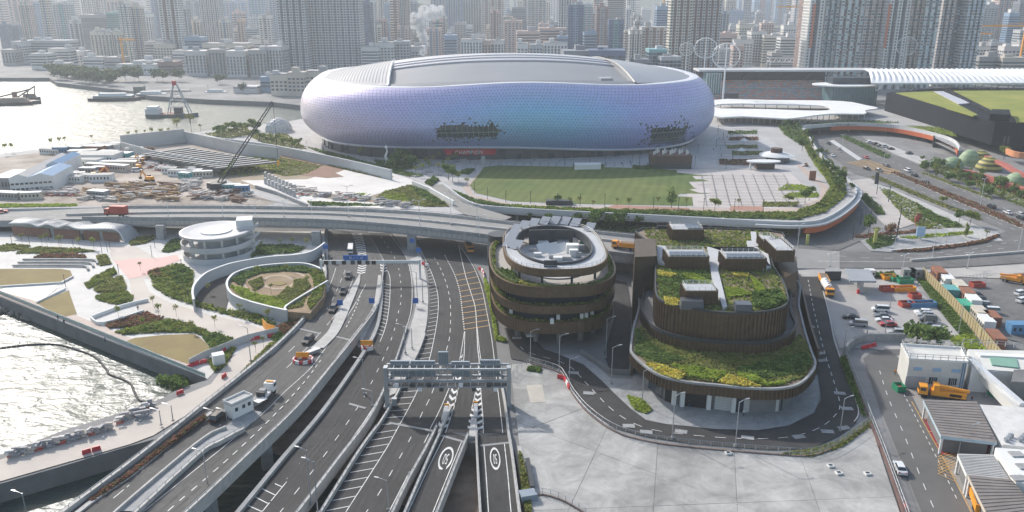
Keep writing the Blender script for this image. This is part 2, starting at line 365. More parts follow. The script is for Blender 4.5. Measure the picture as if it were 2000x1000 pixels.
sheet('street',[(1530,484),(1620,490),(1740,494),(1870,478),(1935,466),(1962,452),(2000,448),(2300,470),(2300,498),(2000,513),(1900,520),(1780,524),(1640,523),(1530,526)],.04,asphalt_grey)
sheet('car_park_ground',[(1545,526),(1640,526),(1800,528),(1790,560),(1880,660),(1860,700),(1690,680),(1640,680),(1600,560)],.05,mat('car_park_concrete',(.37,.355,.34),.85,.15,.08))
sheet('yard_road',[(1800,528),(2000,516),(2300,506),(2300,560),(2000,545),(1850,540)],.05,mat('yard_concrete',(.42,.40,.375),.85,.12,.08))
sheet('yard_asphalt',[(1868,566),(1960,555),(2000,556),(2200,575),(2200,720),(1960,660)],.07,asphalt_grey)
sheet('pier_road',[(1686,700),(1700,690),(1730,682),(1765,682),(1775,760),(1820,850),(1900,1010),(1950,1120),(1850,1120),(1800,1000),(1720,800)],.05,mat('pier_asphalt',(.13,.127,.122),.85,.15,.08))
sheet('pier_forecourt',[(1775,760),(1850,760),(2300,800),(2300,1150),(1950,1120),(1900,1010),(1820,850)],.03,mat('pier_concrete',(.3,.28,.26),.85,.15,.1))
sheet('perimeter_road',[(992,664),(985,640),(1044,640),(1050,668),(1062,682),(1106,696),(1140,712),(1174,742),(1200,768),(1232,798),(1262,820),(1300,829),(1400,839),(1480,841),(1540,832),(1590,806),(1604,780),(1600,740),(1580,640),(1565,575),(1555,540),(1600,540),(1615,600),(1628,666),(1650,730),(1676,800),(1672,826),(1640,852),(1580,876),(1500,878),(1350,866),(1260,852),(1200,836),(1150,800),(1122,766),(1108,738),(1090,723),(1036,708),(998,700)],.06,asphalt)
plaza_c=mat('yard_slab_concrete',(.30,.297,.285),.85,.25,.05,bump=.1,col2=(.50,.49,.465),detail=9,rnd=.1)
grime(plaza_c,.16,.8,1.12);grime(lawn_m,.06,.86,1.08);grime(park_pave,.2,.9,1.02);grime(plaza_m,.15,.84,1.04);grime(city_ground_m,.03,.7,1.05)
yard=sheet('concrete_yard',[(998,726),(1000,712),(1036,710),(1090,724),(1108,740),(1122,768),(1150,803),(1200,842),(1260,862),(1350,874),(1500,888),(1580,890),(1640,868),(1700,828),(1760,1010),(1800,1130),(1060,1130),(1030,1000),(1012,850)],.05,concrete_g)
ybox=[Vector(p.co)for p in yard.data.vertices]
ypoly=[(v.x,v.y)for v in ybox]
def clip(poly,a,b):
 """part of a convex/simple polygon on the left of the line a-b"""
 out=[]
 for i in range(len(poly)):
  p,q=poly[i-1],poly[i]
  dp=(b[0]-a[0])*(p[1]-a[1])-(b[1]-a[1])*(p[0]-a[0]);dq=(b[0]-a[0])*(q[1]-a[1])-(b[1]-a[1])*(q[0]-a[0])
  if dp*dq<0:t=dp/(dp-dq);out.append((p[0]+(q[0]-p[0])*t,p[1]+(q[1]-p[1])*t))
  if dq>=0:out.append(q)
 return out
xs=[P(1180,930).x,P(1284,930).x,P(1436,900).x,P(1580,900).x]
ya=P(1284,950).y
cells=[ypoly]
def cut(cells,a,b):
 out=[]
 for c in cells:
  for aa,bb in((a,b),(b,a)):
   k=clip(c,aa,bb)
   if len(k)>2:out.append(k)
 return out
for a,b in(((1284,872),(1276,1000)),((1434,882),(1440,1000)),((1100,880),(1290,960)),((1150,880),(1430,985)),((1185,840),(1110,1000)),((1440,985),(1700,975)),((1010,850),(1140,800)),((1560,885),(1600,1000))):
 A_,B_=P(*a),P(*b);cells=cut(cells,(A_.x,A_.y),(B_.x,B_.y))if(a,b)!=((1100,880),(1290,960))else cells
for i,c in enumerate(cells):
 cx=sum(p[0]for p in c)/len(c);cy=sum(p[1]for p in c)/len(c)
 c2=[(cx+(p[0]-cx)*.995,cy+(p[1]-cy)*.995)for p in c]
 if len(c2)>2:MB().prism(c2,.05,.33+.012*(i%3)).build('concrete_slab',plaza_c,yard,fix=False)
# highways
class Rib:
 def __init__(s,Lp,Rp,n=60):
  f=lambda q:resample(smooth([P(*p)if len(p)==3 else P(p[0],p[1],0)for p in q],5),n)
  s.L,s.R,s.n=f(Lp),f(Rp),n
  s.M=[(a+b)/2 for a,b in zip(s.L,s.R)]
  s.mx=np.array([(p.x,p.y)for p in s.M]);s.mz=[p.z for p in s.M]
 def z(s,x,y):
  d=(s.mx[:,0]-x)**2+(s.mx[:,1]-y)**2;i=int(d.argmin());return s.mz[i]
 def on(s,pts,dz=.075,n=4):
  out=[]
  for a,b in pts:
   z=0
   for _ in range(4):q=P(a,b,z);z=s.z(q.x,q.y)
   out.append(P(a,b,z))
  if n:out=smooth(out,n)
  return[Vector((p.x,p.y,s.z(p.x,p.y)+dz))for p in out]if n else[p+Vector((0,0,dz))for p in out]
 def uv(s,u,t):
  i=t*(s.n-1);k=min(int(i),s.n-2);w=i-k
  return s.L[k].lerp(s.L[k+1],w).lerp(s.R[k].lerp(s.R[k+1],w),u)
def road(name,rib,m,th=.0,under=concrete_g):
 b=MB();up=lambda q,z:[p+Vector((0,0,z))for p in q]
 b.grid([up(rib.L,.045),up(rib.M,.045),up(rib.R,.045)],0)
 if th:
  b.grid([up(offset(rib.L,-.5),-th),up(rib.L,.04)],1);b.grid([up(rib.R,.04),up(offset(rib.R,.5),-th)],1)
  b.grid([up(offset(rib.R,.5),-th),up(offset(rib.L,-.5),-th)],1)
 o=b.build(name,[m,under]);return struct(o)
unit_quad=MB().quad((-.5,-.5,0),(.5,-.5,0),(.5,.5,0),(-.5,.5,0)).mesh('paint_dash',white_paint)
unit_quad_y=MB().quad((-.5,-.5,0),(.5,-.5,0),(.5,.5,0),(-.5,.5,0)).mesh('paint_dash_yellow',yellow_paint)
def piece(name,me,par,c,t,ln,w):
 """a flat unit piece laid at c along t"""
 o=bpy.data.objects.new(name,me);C.objects.link(o);o.parent=par
 x=t.normalized();y=Vector((0,0,1)).cross(x).normalized();zz=x.cross(y)
 o.matrix_local=Matrix(((x.x*ln,y.x*w,zz.x,c.x),(x.y*ln,y.y*w,zz.y,c.y),(x.z*ln,y.z*w,zz.z,c.z),(0,0,0,1)))
 return o
def dashes(par,pts,on,off,w=.16,name='lane_dash',me=None):
 L=lens(pts);s=off/2
 while s+on<L[-1]:
  a,t=along(pts,s,L);b,_=along(pts,s+on,L)
  piece(name,me or unit_quad,par,(a+b)/2,b-a,on,w);s+=on+off
def line(par,pts,w=.16,m=None,name='lane_line'):
 a=offset(pts,w/2);b=offset(pts,-w/2)
 return MB().grid([a,b]).build(name,m or white_paint,par)
def edge_of(poly,q):
 best=None
 for a,b in zip(poly,poly[1:]):
  d=b-a;t=min(1,max(0,(q-a).dot(d)/max(d.length_squared,1e-9)));p=a+d*t
  if best is None or(p-q).length<best[0]:best=((p-q).length,p)
 return Vector((best[1].x,best[1].y,q.z))
def stripes(par,A,B,n,w=.18,skew=0.0,name='hatch_stripe',me=None,t0=0.0,t1=1.0):
 LA,LB=lens(A),lens(B)
 for i in range(n):
  t=t0+(t1-t0)*(i+.5)/n
  a=along(A,LA[-1]*t,LA)[0];b=along(B,LB[-1]*min(1,max(0,t+skew)),LB)[0]
  piece(name,me or unit_quad,par,(a+b)/2,b-a,(b-a).length*.94,w)
def parapet(par,pts,h=1.0,low=-.9,t=.42,rail=True,m=None,name='parapet'):
 o=MB().wall(pts,low,h-low,t).build(name,m or concrete,par)
 if rail:
  b=MB();up=[p+Vector((0,0,h+.42))for p in pts];b.tube(up,.07,5)
  L=lens(pts);s=0
  while s<L[-1]:
   a,_=along(pts,s,L);b.bar(a+Vector((0,0,h)),a+Vector((0,0,h+.42)),.1);s+=2.5
  r=b.build('railing',steel,o);r['kind']='stuff'
 return o
r1=Rib([(640,452,0),(634,480,0),(634,512,0),(637,535,0),(632,562,0),(617,592,.3),(590,630,1),(540,680,2),(480,730,3),(400,794,3.5),(270,898,4),(134,1000,4),(50,1066,4)],[(718,452,0),(738,490,0),(749,515,0),(747,545,0),(738,600,.3),(696,660,1.5),(642,728,2.5),(582,800,3),(492,888,3.5),(402,974,4),(330,1040,4)])
r2=Rib([(720,455,0),(740,490,0),(752,515,0),(747,550,0),(744,600,0),(736,644,0),(712,690,.3),(636,800,.6),(552,900,.8),(470,1000,1),(415,1065,1)],[(766,455,0),(793,500,0),(804,540,0),(808,575,0),(806,605,0),(798,632,0),(772,712,0),(728,812,.3),(660,905,.6),(588,1000,1),(540,1062,1)])
r3=Rib([(812,470,0),(828,508,0),(837,550,0),(839,600,0),(834,640,0),(822,680,0),(804,718,0),(770,785,0),(748,822,0),(736,840,0)],[(880,455,0),(902,488,0),(928,522,0),(947,562,0),(957,600,0),(968,664,0),(974,720,0),(986,790,0),(993,848,0)])
r3a=Rib([(736,840,0),(700,890,.3),(632,1000,.6),(596,1060,.6)],[(853,838,0),(830,884,.3),(800,938,.5),(770,1000,.6),(745,1060,.6)])
r3b=Rib([(864,840,0),(842,888,.2),(802,980,.4),(768,1060,.4)],[(914,854,0),(900,888,.2),(856,1000,.4),(832,1060,.4)])
r3c=Rib([(930,850,0),(934,930,.2),(938,1000,.3),(941,1060,.3)],[(993,848,0),(1000,890,.1),(1014,1000,.3),(1023,1060,.3)])
h1=road('highway_bridge',r1,asphalt_mid,1.6);h2=road('highway_road',r2,asphalt,1.6);h3=road('tunnel_road',r3,asphalt,1.4)
h3a=road('tunnel_road',r3a,asphalt,1.4);h3b=road('slip_road',r3b,asphalt,1.4);h3c=road('slip_road',r3c,asphalt,1.4)
wear=mat('asphalt_wheel_wear',(.035,.034,.034),.8,.4,.08,detail=8);wear_m=mat('asphalt_wheel_wear_mid',(.075,.073,.07),.8,.35,.08,detail=8)
for o_,rb_,us in((h1,r1,(.13,.19,.30,.36,.62,.74,.85,.93)),(h2,r2,(.36,.46,.64,.74)),(h3,r3,(.26,.32,.44,.5,.62,.68,.8,.86)),(h3a,r3a,(.42,.52,.7,.8)),(h3b,r3b,(.36,.64)),(h3c,r3c,(.36,.64))):
 for u_ in us:line(o_,[rb_.uv(u_,t_)+Vector((0,0,.058))for t_ in np.linspace(.01,.99,60)],.62,wear_m if rb_ is r1 else wear,'wheel_track')
line(h1,r1 .on([(656,524),(648,548),(636,574),(618,600),(580,644),(540,684),(460,752),(400,801),(300,888),(200,962),(146,1003)]))
dashes(h1,r1 .on([(676,524),(666,548),(654,576),(644,596),(632,614),(610,640),(580,672),(548,704),(512,738),(440,796),(396,834),(330,884),(250,950),(190,1000)]),4.2,4.2)
line(h1,r1 .on([(690,544),(666,600),(622,654),(584,696),(528,748),(490,783),(440,824),(400,852),(320,918),(232,1000)]))
line(h1,r1 .on([(714,556),(690,600),(658,648),(608,718),(560,762),(522,800),(460,854),(400,903),(280,1000)]))
dashes(h1,r1 .on([(706,570),(694,604),(670,650),(640,686),(600,740),(552,794),(500,846),(460,884),(412,926),(342,986),(300,1024)]),1.6,1.6,.2)
line(h1,r1 .on([(742,556),(730,600),(690,655),(634,728),(574,800),(482,888),(392,974)]),.12)
hl=r2 .on([(758,530),(762,548),(760,600),(750,648),(724,704),(690,760),(666,800),(596,896),(512,1000)])
line(h2,hl)
stripes(h2,[q+(edge_of(r2 .L,q)-q)*.9 for q in hl],hl,46,.2,.012,t0=.08)
dashes(h2,r2 .on([(778,520),(783,554),(783,588),(779,606),(768,652),(746,706),(714,770),(692,806),(638,884),(600,934),(540,1010)]),2.2,4.4)
line(h2,r2 .on([(762,458),(792,500),(803,540),(805,575),(803,605),(797,630),(771,712),(727,800),(650,908),(584,996)]))
dashes(h2,r2 .on([(742,460),(770,502),(778,520)]),2.2,4.4)
hl=r3 .on([(822,490),(830,506),(844,536),(854,570),(856,604),(850,650),(836,712),(814,766),(798,798),(775,840)])
line(h3,hl);stripes(h3,[q+(edge_of(r3 .L,q)-q)*.95 for q in hl],hl,38,.2,-.01,t0=.1)
hl=r3a.on([(775,840),(750,884),(676,1000),(640,1056)]);line(h3a,hl)
stripes(h3a,[q+(edge_of(r3a.L,q)-q)*.92 for q in hl],hl,12,.2,-.05)
dashes(h3,r3 .on([(846,500),(858,520),(870,548),(878,580),(880,606),(879,650),(872,684),(843,770),(826,804),(812,836)]),3,3)
dashes(h3a,r3a.on([(808,844),(790,878),(744,958),(716,1000),(690,1040)]),2.2,4.4)
db=r3 .on([(868,498),(880,520),(890,542),(898,570),(902,600),(907,646)]);dashes(h3,db,.9,.9,.3,'lane_dot')
dc=r3 .on([(896,480),(908,534),(919,570),(928,600),(931,640),(933,680),(936,712),(930,760),(921,800)])
line(h3,dc,.2);line(h3,r3 .on([(932,640),(936,680),(940,712),(939,760),(943,812),(944,846)]),.16)
line(h3,r3 .on([(907,648),(896,710),(874,766),(858,803),(840,838)]));line(h3,r3 .on([(908,648),(905,712),(894,764),(885,802),(870,846)]))
rs=r3 .on([(900,484),(924,520),(940,560),(950,606),(960,660),(966,708),(972,760),(977,800),(982,846)]);line(h3,rs)
for i in range(11):
 y=534+i*10.6
 a,b=r3 .on([(np.interp(y,[534,570,600,646],[889,898,902,906]),y+4),(np.interp(y,[534,560,606,660],[930,941,951,961]),y-4)],.085,0)
 piece('yellow_stripe',unit_quad_y,h3,(a+b)/2,b-a,(b-a).length,.3)
line(h3a,r3a.on([(840,843),(800,922),(760,1000)]));line(h3b,r3b.on([(868,852),(838,912),(804,985),(785,1030)]));line(h3b,r3b.on([(902,862),(846,1000),(826,1050)]))
line(h3c,r3c.on([(945,868),(950,935),(954,1000),(957,1050)]));line(h3c,r3c.on([(985,866),(992,930),(998,1000),(1004,1050)]))
def chevrons(par,rib,Lp,Rp,n,dip=.5):
 A,B=rib.on(Lp),rib.on(Rp);LA,LB=lens(A),lens(B);k=LA[-1]/n
 for i in range(n):
  s0=(i+.15)*k;w=.42*k
  g=lambda L_,LL,s:along(L_,LL[-1]*s/LA[-1],LL)[0]
  a0,b0,a1,b1=g(A,LA,s0),g(B,LB,s0),g(A,LA,s0+w),g(B,LB,s0+w)
  m0=(g(A,LA,s0+dip*k)+g(B,LB,s0+dip*k))/2;m1=(g(A,LA,s0+w+dip*k)+g(B,LB,s0+w+dip*k))/2
  MB().add([a0,m0,b0,b1,m1,a1],[(0,1,4,5),(1,2,3,4)]).build('chevron_stripe',white_paint,par,fix=False)
chevrons(h1,r1,[(687,456),(694,478),(698,500)],[(706,456),(713,478),(716,500)],13)
chevrons(h1,r1,[(700,517),(697,535)],[(716,517),(713,535)],4)
chevrons(h2,r2,[(741,510),(744,532)],[(754,510),(757,532)],4)
chevrons(h3,r3,[(900,690),(888,740),(866,806),(852,836)],[(904,690),(899,740),(889,790),(872,840)],12)
chevrons(h3,r3,[(936,716),(930,760),(917,815),(912,842)],[(940,716),(939,760),(942,815),(944,842)],12)
def text_mesh(txt,size,m,name='lettering',extrude=.02,font_scale_x=1.0,sp=1.0):
 c=bpy.data.curves.new('t','FONT');c.body=txt;c.size=size;c.extrude=extrude;c.align_x='CENTER';c.align_y='CENTER';c.space_character=sp
 o=bpy.data.objects.new('t',c);C.objects.link(o);bpy.context.view_layer.update()
 me=bpy.data.meshes.new_from_object(o.evaluated_get(bpy.context.evaluated_depsgraph_get()));bpy.data.objects.remove(o)
 me.materials.clear();me.materials.append(m);me.name=name;return me
tm=text_mesh('50',1.25,white_paint,'speed_figure',.005)
ring=MB();K=40
ring.grid([[(cos(2*pi*k/K)*r,sin(2*pi*k/K)*r,0)for k in range(K)]for r in(1.0,.8)],0,True);ring=ring.mesh('speed_ring',white_paint)
for par,rib,c,tip,side in((h3b,r3b,(871,896),(878,874),(884,898)),(h3c,r3c,(967,896),(965,875),(977,896))):
 c0,t0,s0=rib.on([c,tip,side],.08,0)
 y=c0-t0;x=s0-c0;y.z=x.z=0;x=x-y*(x.dot(y)/y.dot(y))
 for me,nm in((ring,'speed_ring'),(tm,'speed_figure')):
  o=bpy.data.objects.new(nm,me);C.objects.link(o);o.parent=par
  o.matrix_local=Matrix(((-x.x,y.x,0,c0 .x),(-x.y,y.y,0,c0 .y),(0,0,1,c0 .z+.02),(0,0,0,1)))@Matrix.Diagonal((1,1,1,1)if me is ring else(.62,1.0,1,1))
parapet(h1,r1 .R[12:],1.0,-1.7);parapet(h1,r1 .L[10:],.95,-.6,.6);parapet(h2,r2 .L[18:],.75,-1.0,.9,rail=False,m=concrete_g)
parapet(h2,r2 .R[30:],1.0,-1.5);parapet(h3,r3 .L[38:],.9,-1.2,rail=False);parapet(h3a,r3a.L,1.0,-1.3);parapet(h3a,r3a.R,.9,-1.2)
parapet(h3b,r3b.L,.8,-1.2);parapet(h3b,r3b.R,.9,-1.3);parapet(h3c,r3c.L,.9,-1.3);parapet(h3c,r3c.R,1.0,-1.3,.5)
parapet(h3,r3 .R[46:],.8,-.3,.5,rail=False)
def island(par,rib,Lp,Rp,h,m=concrete,name='traffic_island',sm=4):
 a,b=rib.on(Lp,0,sm),rib.on(Rp,0,sm);n=30;a,b=resample(a,n),resample(b,n);u=Vector((0,0,h))
 return MB().grid([a,[p+u for p in a],[p+u for p in b],b]).build(name,m,par)
island(h1,r1,[(702,537),(690,558),(662,604),(640,650),(606,682)],[(704,537),(702,555),(684,602),(662,650),(632,682)],.35)
island(h2,r2,[(739,540),(734,575),(728,604),(712,628),(696,658)],[(744,540),(744,575),(738,606),(722,640),(706,672)],.5)
isl23=island(h3,r3,[(800,508),(806,540),(811,575),(810,610),(797,655),(779,712),(762,752),(752,780)],[(822,500),(830,530),(836,570),(836,604),(832,642),(818,682),(800,716),(772,770)],.3)
island(h1,r1,[(470,800),(440,836),(400,858),(320,924),(232,1000)],[(512,806),(470,846),(400,884),(335,944),(274,1000)],.2,concrete_g)
parapet(h1,r1 .on([(442,838),(400,859),(320,924),(232,1000),(190,1040)],0),.8,0,.4,rail=False);parapet(h1,r1 .on([(478,842),(430,868),(400,884),(335,943),(274,1000),(230,1040)],0),.9,0,.5)
for par,rib,a,b in((h1,r1,(583,642),(626,652)),(h1,r1,(650,656),(690,666)),(h2,r2,(652,780),(714,798)),(h3a,r3a,(760,826),(845,842)),(h3b,r3b,(862,851),(908,864)),(h3c,r3c,(938,871),(994,865))):
 q=[p for p in rib.on([a,b],.09,0)];piece('expansion_joint',MB().quad((-.5,-.5,0),(.5,-.5,0),(.5,.5,0),(-.5,.5,0)).mesh('joint',concrete_g),par,(q[0]+q[1])/2,q[1]-q[0],(q[1]-q[0]).length,.7)
for par,q in((h1,(412,985)),(h1,(345,935)),(h1,(520,880)),(h1,(250,985)),(h2,(600,930)),(h3a,(720,960))):
 p=P(*q,0);MB().box((p.x,p.y,WZ-2),2.2,1.6,4.2+max(0,(r1 .z(p.x,p.y)if par is h1 else.3)),.5).build('bridge_pier',concrete_g,par)
pl=resample(r1 .on([(405,806),(330,862),(250,926),(180,972),(100,1035)],0),30)
pl=offset(pl,-1.1)
MB().wall(pl,-.5,.9,.9).build('planter_trough',concrete,h1)
MB().wall(resample(smooth(PP([(640,450),(633,478),(632,512)],0),5),16),0,2.2,.6).build('retaining_wall',concrete,h1)
rv=Rib([(-500,418,5),(0,413,5),(190,407,6),(350,406,7.2),(500,407,8),(700,412,8),(850,421,8),(1000,438,8),(1220,462,7.5),(1400,480,4),(1560,486,.6),(1640,491,.15)],[(-500,440,5),(0,431,5),(140,428,5.3),(270,429,6.5),(400,429,7.6),(500,430,8),(650,434,8),(800,446,8),(950,463,8),(1190,496,7.8),(1260,503,7),(1400,516,3.6),(1560,524,.6),(1640,525,.15)],90)
via_m=mat('viaduct_asphalt',(.27,.262,.25),.85,.1,.08)
hv=road('viaduct',rv,via_m,2.4,concrete_g)
vr=[i for i in range(rv.n)if proj(rv.R[i])[0]>150 and proj(rv.R[i])[0]<1500]
parapet(hv,[rv.R[i]for i in vr],1.1,-.35,.4,rail=False,m=concrete_g)
vl=[i for i in range(rv.n)if 185<proj(rv.L[i])[0]<1500]
parapet(hv,[rv.L[i]for i in vl],1.1,-.5,.4,rail=True)
med=resample(rv.on([(130,421),(270,418),(500,417),(650,420),(800,430),(950,446),(1100,462),(1240,478)],0),60)
parapet(hv,med,.8,0,.6,rail=False)
po=offset([rv.R[i]for i in vr],.62);L_=lens(po);s=0
pan=MB().box((0,0,0),1.85,.16,1.5).mesh('fascia_panel',concrete)
while s+2<L_[-1]:
 a,t=along(po,s+1,L_)
 o=bpy.data.objects.new('fascia_panel',pan);C.objects.link(o);o.parent=hv;o.location=a+Vector((0,0,-1.75));o.rotation_euler=(0,0,math.atan2(t.y,t.x));s+=2.0
for f in(.28,.72):
 dashes(hv,[rv.uv(f,t)+Vector((0,0,.08))for t in np.linspace(.2,.93,60)],3,6)
for t in(.03,.47,.97):
 line(hv,[rv.uv(t,k)+Vector((0,0,.08))for k in np.linspace(.1,.95,70)],.15)
for px_,py_ in((610,462),(800,470),(960,490),(450,452),(300,450)):
 p=P(px_,py_,5.2);MB().box((p.x,p.y+6,-.5),3.2,1.8,6.1).build('viaduct_pier',concrete_g,hv)
struct(MB().wall([P(250,432,0),P(430,434,0),P(640,438,0),P(800,446,0),P(980,460,0)],-.5,6,1).build('tunnel_wall',concrete_d))
struct(MB().wall(resample(PP([(1190,524),(1240,534),(1400,545),(1540,530)],0),20),-.2,3.6,.6).build('approach_wall',concrete_d))
# stadium
SA,SB,SN=124.5,98.0,2.7
scx,scy=at(990,512,z=20).x,513.0
SROT=R(6)
def s_world(lx,ly,z):
 return Vector((scx+lx*cos(SROT)-ly*sin(SROT),scy+lx*sin(SROT)+ly*cos(SROT),z))
def s_rad(th,a=SA,b=SB):
 return(abs(cos(th)/a)**SN+abs(sin(th)/b)**SN)**(-1/SN)
def frontness(th):return max(0,-sin(th))**3
def s_low(th):return 11.0+3.0*frontness(th)-3.6*max(0,cos(th+R(45)))**2
def s_high(th):
 d=((th+1.5*pi)%(2*pi))-pi
 return 43.2+(2.6*cos(d*2.1)**2 if abs(d)<.748 else 0)
def s_skin(th,v,out=0.0):
 off=10.5*max(0,1-v/.42)**2.0+9.5*max(0,(v-.42)/.58)**2.7
 r=s_rad(th,SA-off+out,SB-off+out);z=s_low(th)+(s_high(th)-s_low(th))*v
 return s_world(r*cos(th),r*sin(th),z)
stad=thing('stadium','huge rounded arena clad in pearly lilac and blue panels with a grey roof','stadium',s_world(0,0,TZ),world=True)
def th_of(j,n):return 2*pi*j/n
NU,NV=340,24
skin_m=mat('facade_backing',(.14,.17,.25),.5,.1,.2)
b=MB();b.grid([[s_skin(th_of(j,120),i/14,-.25)for j in range(120)]for i in range(15)],0,True)
b.build('facade_backing',skin_m,stad,fix=False)
pm=bpy.data.materials.new('pearl_panel');pm.use_nodes=True
_n=pm.node_tree.nodes;_b=_n['Principled BSDF'];_a=_n.new('ShaderNodeAttribute');_a.attribute_name='tint'
pm.node_tree.links.new(_a.outputs['Color'],_b.inputs['Base Color']);_b.inputs['Metallic'].default_value=.2;_b.inputs['Roughness'].default_value=.42
W1=(853,972,246,268);W2=(1272,1338,250,281)
pts=[[s_skin(th_of(j+.5*(i%2),NU),i/NV)for j in range(NU)]for i in range(NV+1)]
def lerp3(stops,t):
 for(t0,c0),(t1,c1)in zip(stops,stops[1:]):
  if t<=t1:k=min(max((t-t0)/(t1-t0),0),1);return[a+(c-a)*k for a,c in zip(c0,c1)]
 return stops[-1][1]
HX=[(0,(.82,.76,.80)),(.14,(.66,.59,.75)),(.28,(.50,.50,.80)),(.42,(.37,.53,.88)),(.54,(.28,.61,.88)),(.64,(.28,.59,.90)),(.80,(.41,.46,.86)),(1,(.55,.60,.84))]  # panel hues along the facade, with sheen and sun-bright left end painted in
verts,faces,cols=[],[],[]
R2=random.Random(3)
for i in range(NV):
 v=(i+.5)/NV
 for j in range(NU):
  j1=(j+1)%NU
  if i%2==0:tris=((pts[i][j],pts[i][j1],pts[i+1][j]),(pts[i+1][j],pts[i][j1],pts[i+1][j1]))
  else:tris=((pts[i][j],pts[i+1][j1],pts[i+1][j]),(pts[i][j],pts[i][j1],pts[i+1][j1]))
  for t in tris:
   c=(t[0]+t[1]+t[2])/3
   q=proj(c);front=c.y<scy
   if front:
    hole=False
    for(x0,x1,y0,y1),rr in((W1,9),(W2,16)):
     dx=max(x0-q[0],0,q[0]-x1);dy=max(y0-q[1],0,q[1]-y1)
     e=math.hypot(dx,dy)
     if rr==9 and e==0:cx_=min(max(q[0],x0+10),x1-10);e=0 if math.hypot(q[0]-cx_,q[1]-(y0+y1)/2)<12 else 3
     if e==0 or(e<rr*1.8 and R2 .random()<.3*(1-e/(rr*1.8))**1.2):hole=True
    if hole:continue
   k=.91
   o=len(verts);verts+=[tuple(c+(p-c)*k)for p in t];faces.append((o,o+1,o+2))
   lx=(c.x-scx)/SA;u=.5+.5*lx
   col=lerp3(HX,u)
   w=max(0,(v-.62)/.38);col=[a+(bb-a)*w*.75 for a,bb in zip(col,(.76,.66,.90))]
   w=max(0,(.35-v)/.35);col=[a+(bb-a)*w*.5 for a,bb in zip(col,(.34,.38,.70))]
   jt=R2 .uniform(.94,1.05);cols+=[[x*jt for x in col]+[1]]*3
me=bpy.data.meshes.new('facade_panel');me.from_pydata(verts,[],faces);me.materials.append(pm)
ca=me.color_attributes.new('tint','FLOAT_COLOR','POINT');ca.data.foreach_set('color',np.array(cols,np.float32).ravel());me.update()
link('facade_panel',me,stad,'stuff')
for(x0,x1,y0,y1)in(W1,W2):
 b=MB();g=MB()
 def th_px(px):
  best=None
  for k in range(400):
   th=pi+pi*k/400;c=s_skin(th,.3)
   e=abs(proj(c)[0]-px)
   if best is None or e<best[0]:best=(e,th)
  return best[1]
 t0,t1=th_px(x0-3),th_px(x1+3)
 rows=[[s_skin(t0+(t1-t0)*k/12,v,-.15)for k in range(13)]for v in(.14,.24,.34,.46)]
 b.grid(rows);o=b.build('strip_window',glass_d,stad)
 for k in range(0,13):g.tube([s_skin(t0+(t1-t0)*k/12,v,.05)for v in(.12,.24,.34,.46)],.14,4)
 for v in(.18,.29):g.tube([s_skin(t0+(t1-t0)*k/12,v,.05)for k in range(13)],.22,4)
 g.build('window_frame',mat('frame_green_grey',(.25,.29,.26),.5),o)
 lv=MB()
 for k in range(90):
  t=t0+(t1-t0)*R2 .random();v=R2 .choice((.19,.2,.3))+R2 .uniform(-.02,.05);c=s_skin(t,v,R2 .uniform(.1,.6));s=R2 .uniform(.25,.55)
  a=Vector((R2 .uniform(-1,1),R2 .uniform(-1,1),R2 .uniform(-1,1))).normalized()*s;d=Vector((R2 .uniform(-1,1),R2 .uniform(-1,1),R2 .uniform(-1,1))).normalized()*s
  lv.quad(c-a,c-d,c+a,c+d)
 lv.build('window_planting',mat('window_leaves',(.07,.10,.035),.8,.3,.5),o,'stuff',fix=False)
rim_m=mat('silver_rim',(.62,.63,.66),.35,.05,.1,.5)
b=MB();b.tube([s_skin(th_of(j,140),0,.3)for j in range(141)],.7,6);b.build('lower_rim',rim_m,stad)
b=MB();rows=[]
for k,(o_,dz)in enumerate(((.15,-.3),(-.7,.35),(-3.0,.5),(-5.5,.3),(-6.5,-.8))):
 rows.append([s_skin(th_of(j,140),1,o_)+Vector((0,0,dz))for j in range(140)])
b.grid(rows,0,True);b.build('upper_rim',mat('rim_white',(.66,.66,.70),.4,.05,.1,.2),stad)
def r_norm(lx,ly):return min(1.0,(abs(lx/(SA-15))**SN+abs(ly/(SB-15))**SN)**(1/SN))
def dome(lx,ly):return 43.0+11.6*(1-r_norm(lx,ly)**1.9)+(2.8*max(0,-ly/SB)*max(0,1-(lx/75)**2)if ly<0 else 0)
roof_m=mat('roof_zinc_grey',(.31,.315,.335),.4,.06,.04,.35);roof_d=mat('roof_membrane_grey',(.24,.25,.265),.55,.06,.04)
def clampy(lx):
 q=max(0.0,1-abs(lx/(SA-15))**SN)**(1/SN);return(SB-15)*q
XL,XR=-70.0,62.0
def slab(x0,x1,m):
 b=MB();nx,ny=22,26;rows=[]
 for i in range(nx+1):
  lx=x0+(x1-x0)*i/nx;yy=clampy(lx)
  rows.append([s_world(lx,-yy+2*yy*k/ny,dome(lx,-yy+2*yy*k/ny)+.5)for k in range(ny+1)])
 b.grid(rows)
 edge=rows[-1]if x1==XL else rows[0]
 b.grid([edge,[Vector((p.x,p.y,p.z-7))for p in edge]]);o=b.build('roof_slab',m,stad,fix=False)
 rb=MB()
 for i in range(1,nx,1):
  if x0<0:rb.tube([p+Vector((0,0,.1))for p in rows[i][1:-1]],.11,3)
 if x0<0:rb.build('roof_seam',roof_m,o)
 e=MB();e.tube([p+Vector((0,0,.1))for p in edge],.6,4);e.build('slab_edge',dark_metal if x0>0 else rim_m,o)
slab(-(SA-15.2),XL,roof_m);slab(XR,SA-15.2,roof_m)
b=MB();st=MB();rows=[]
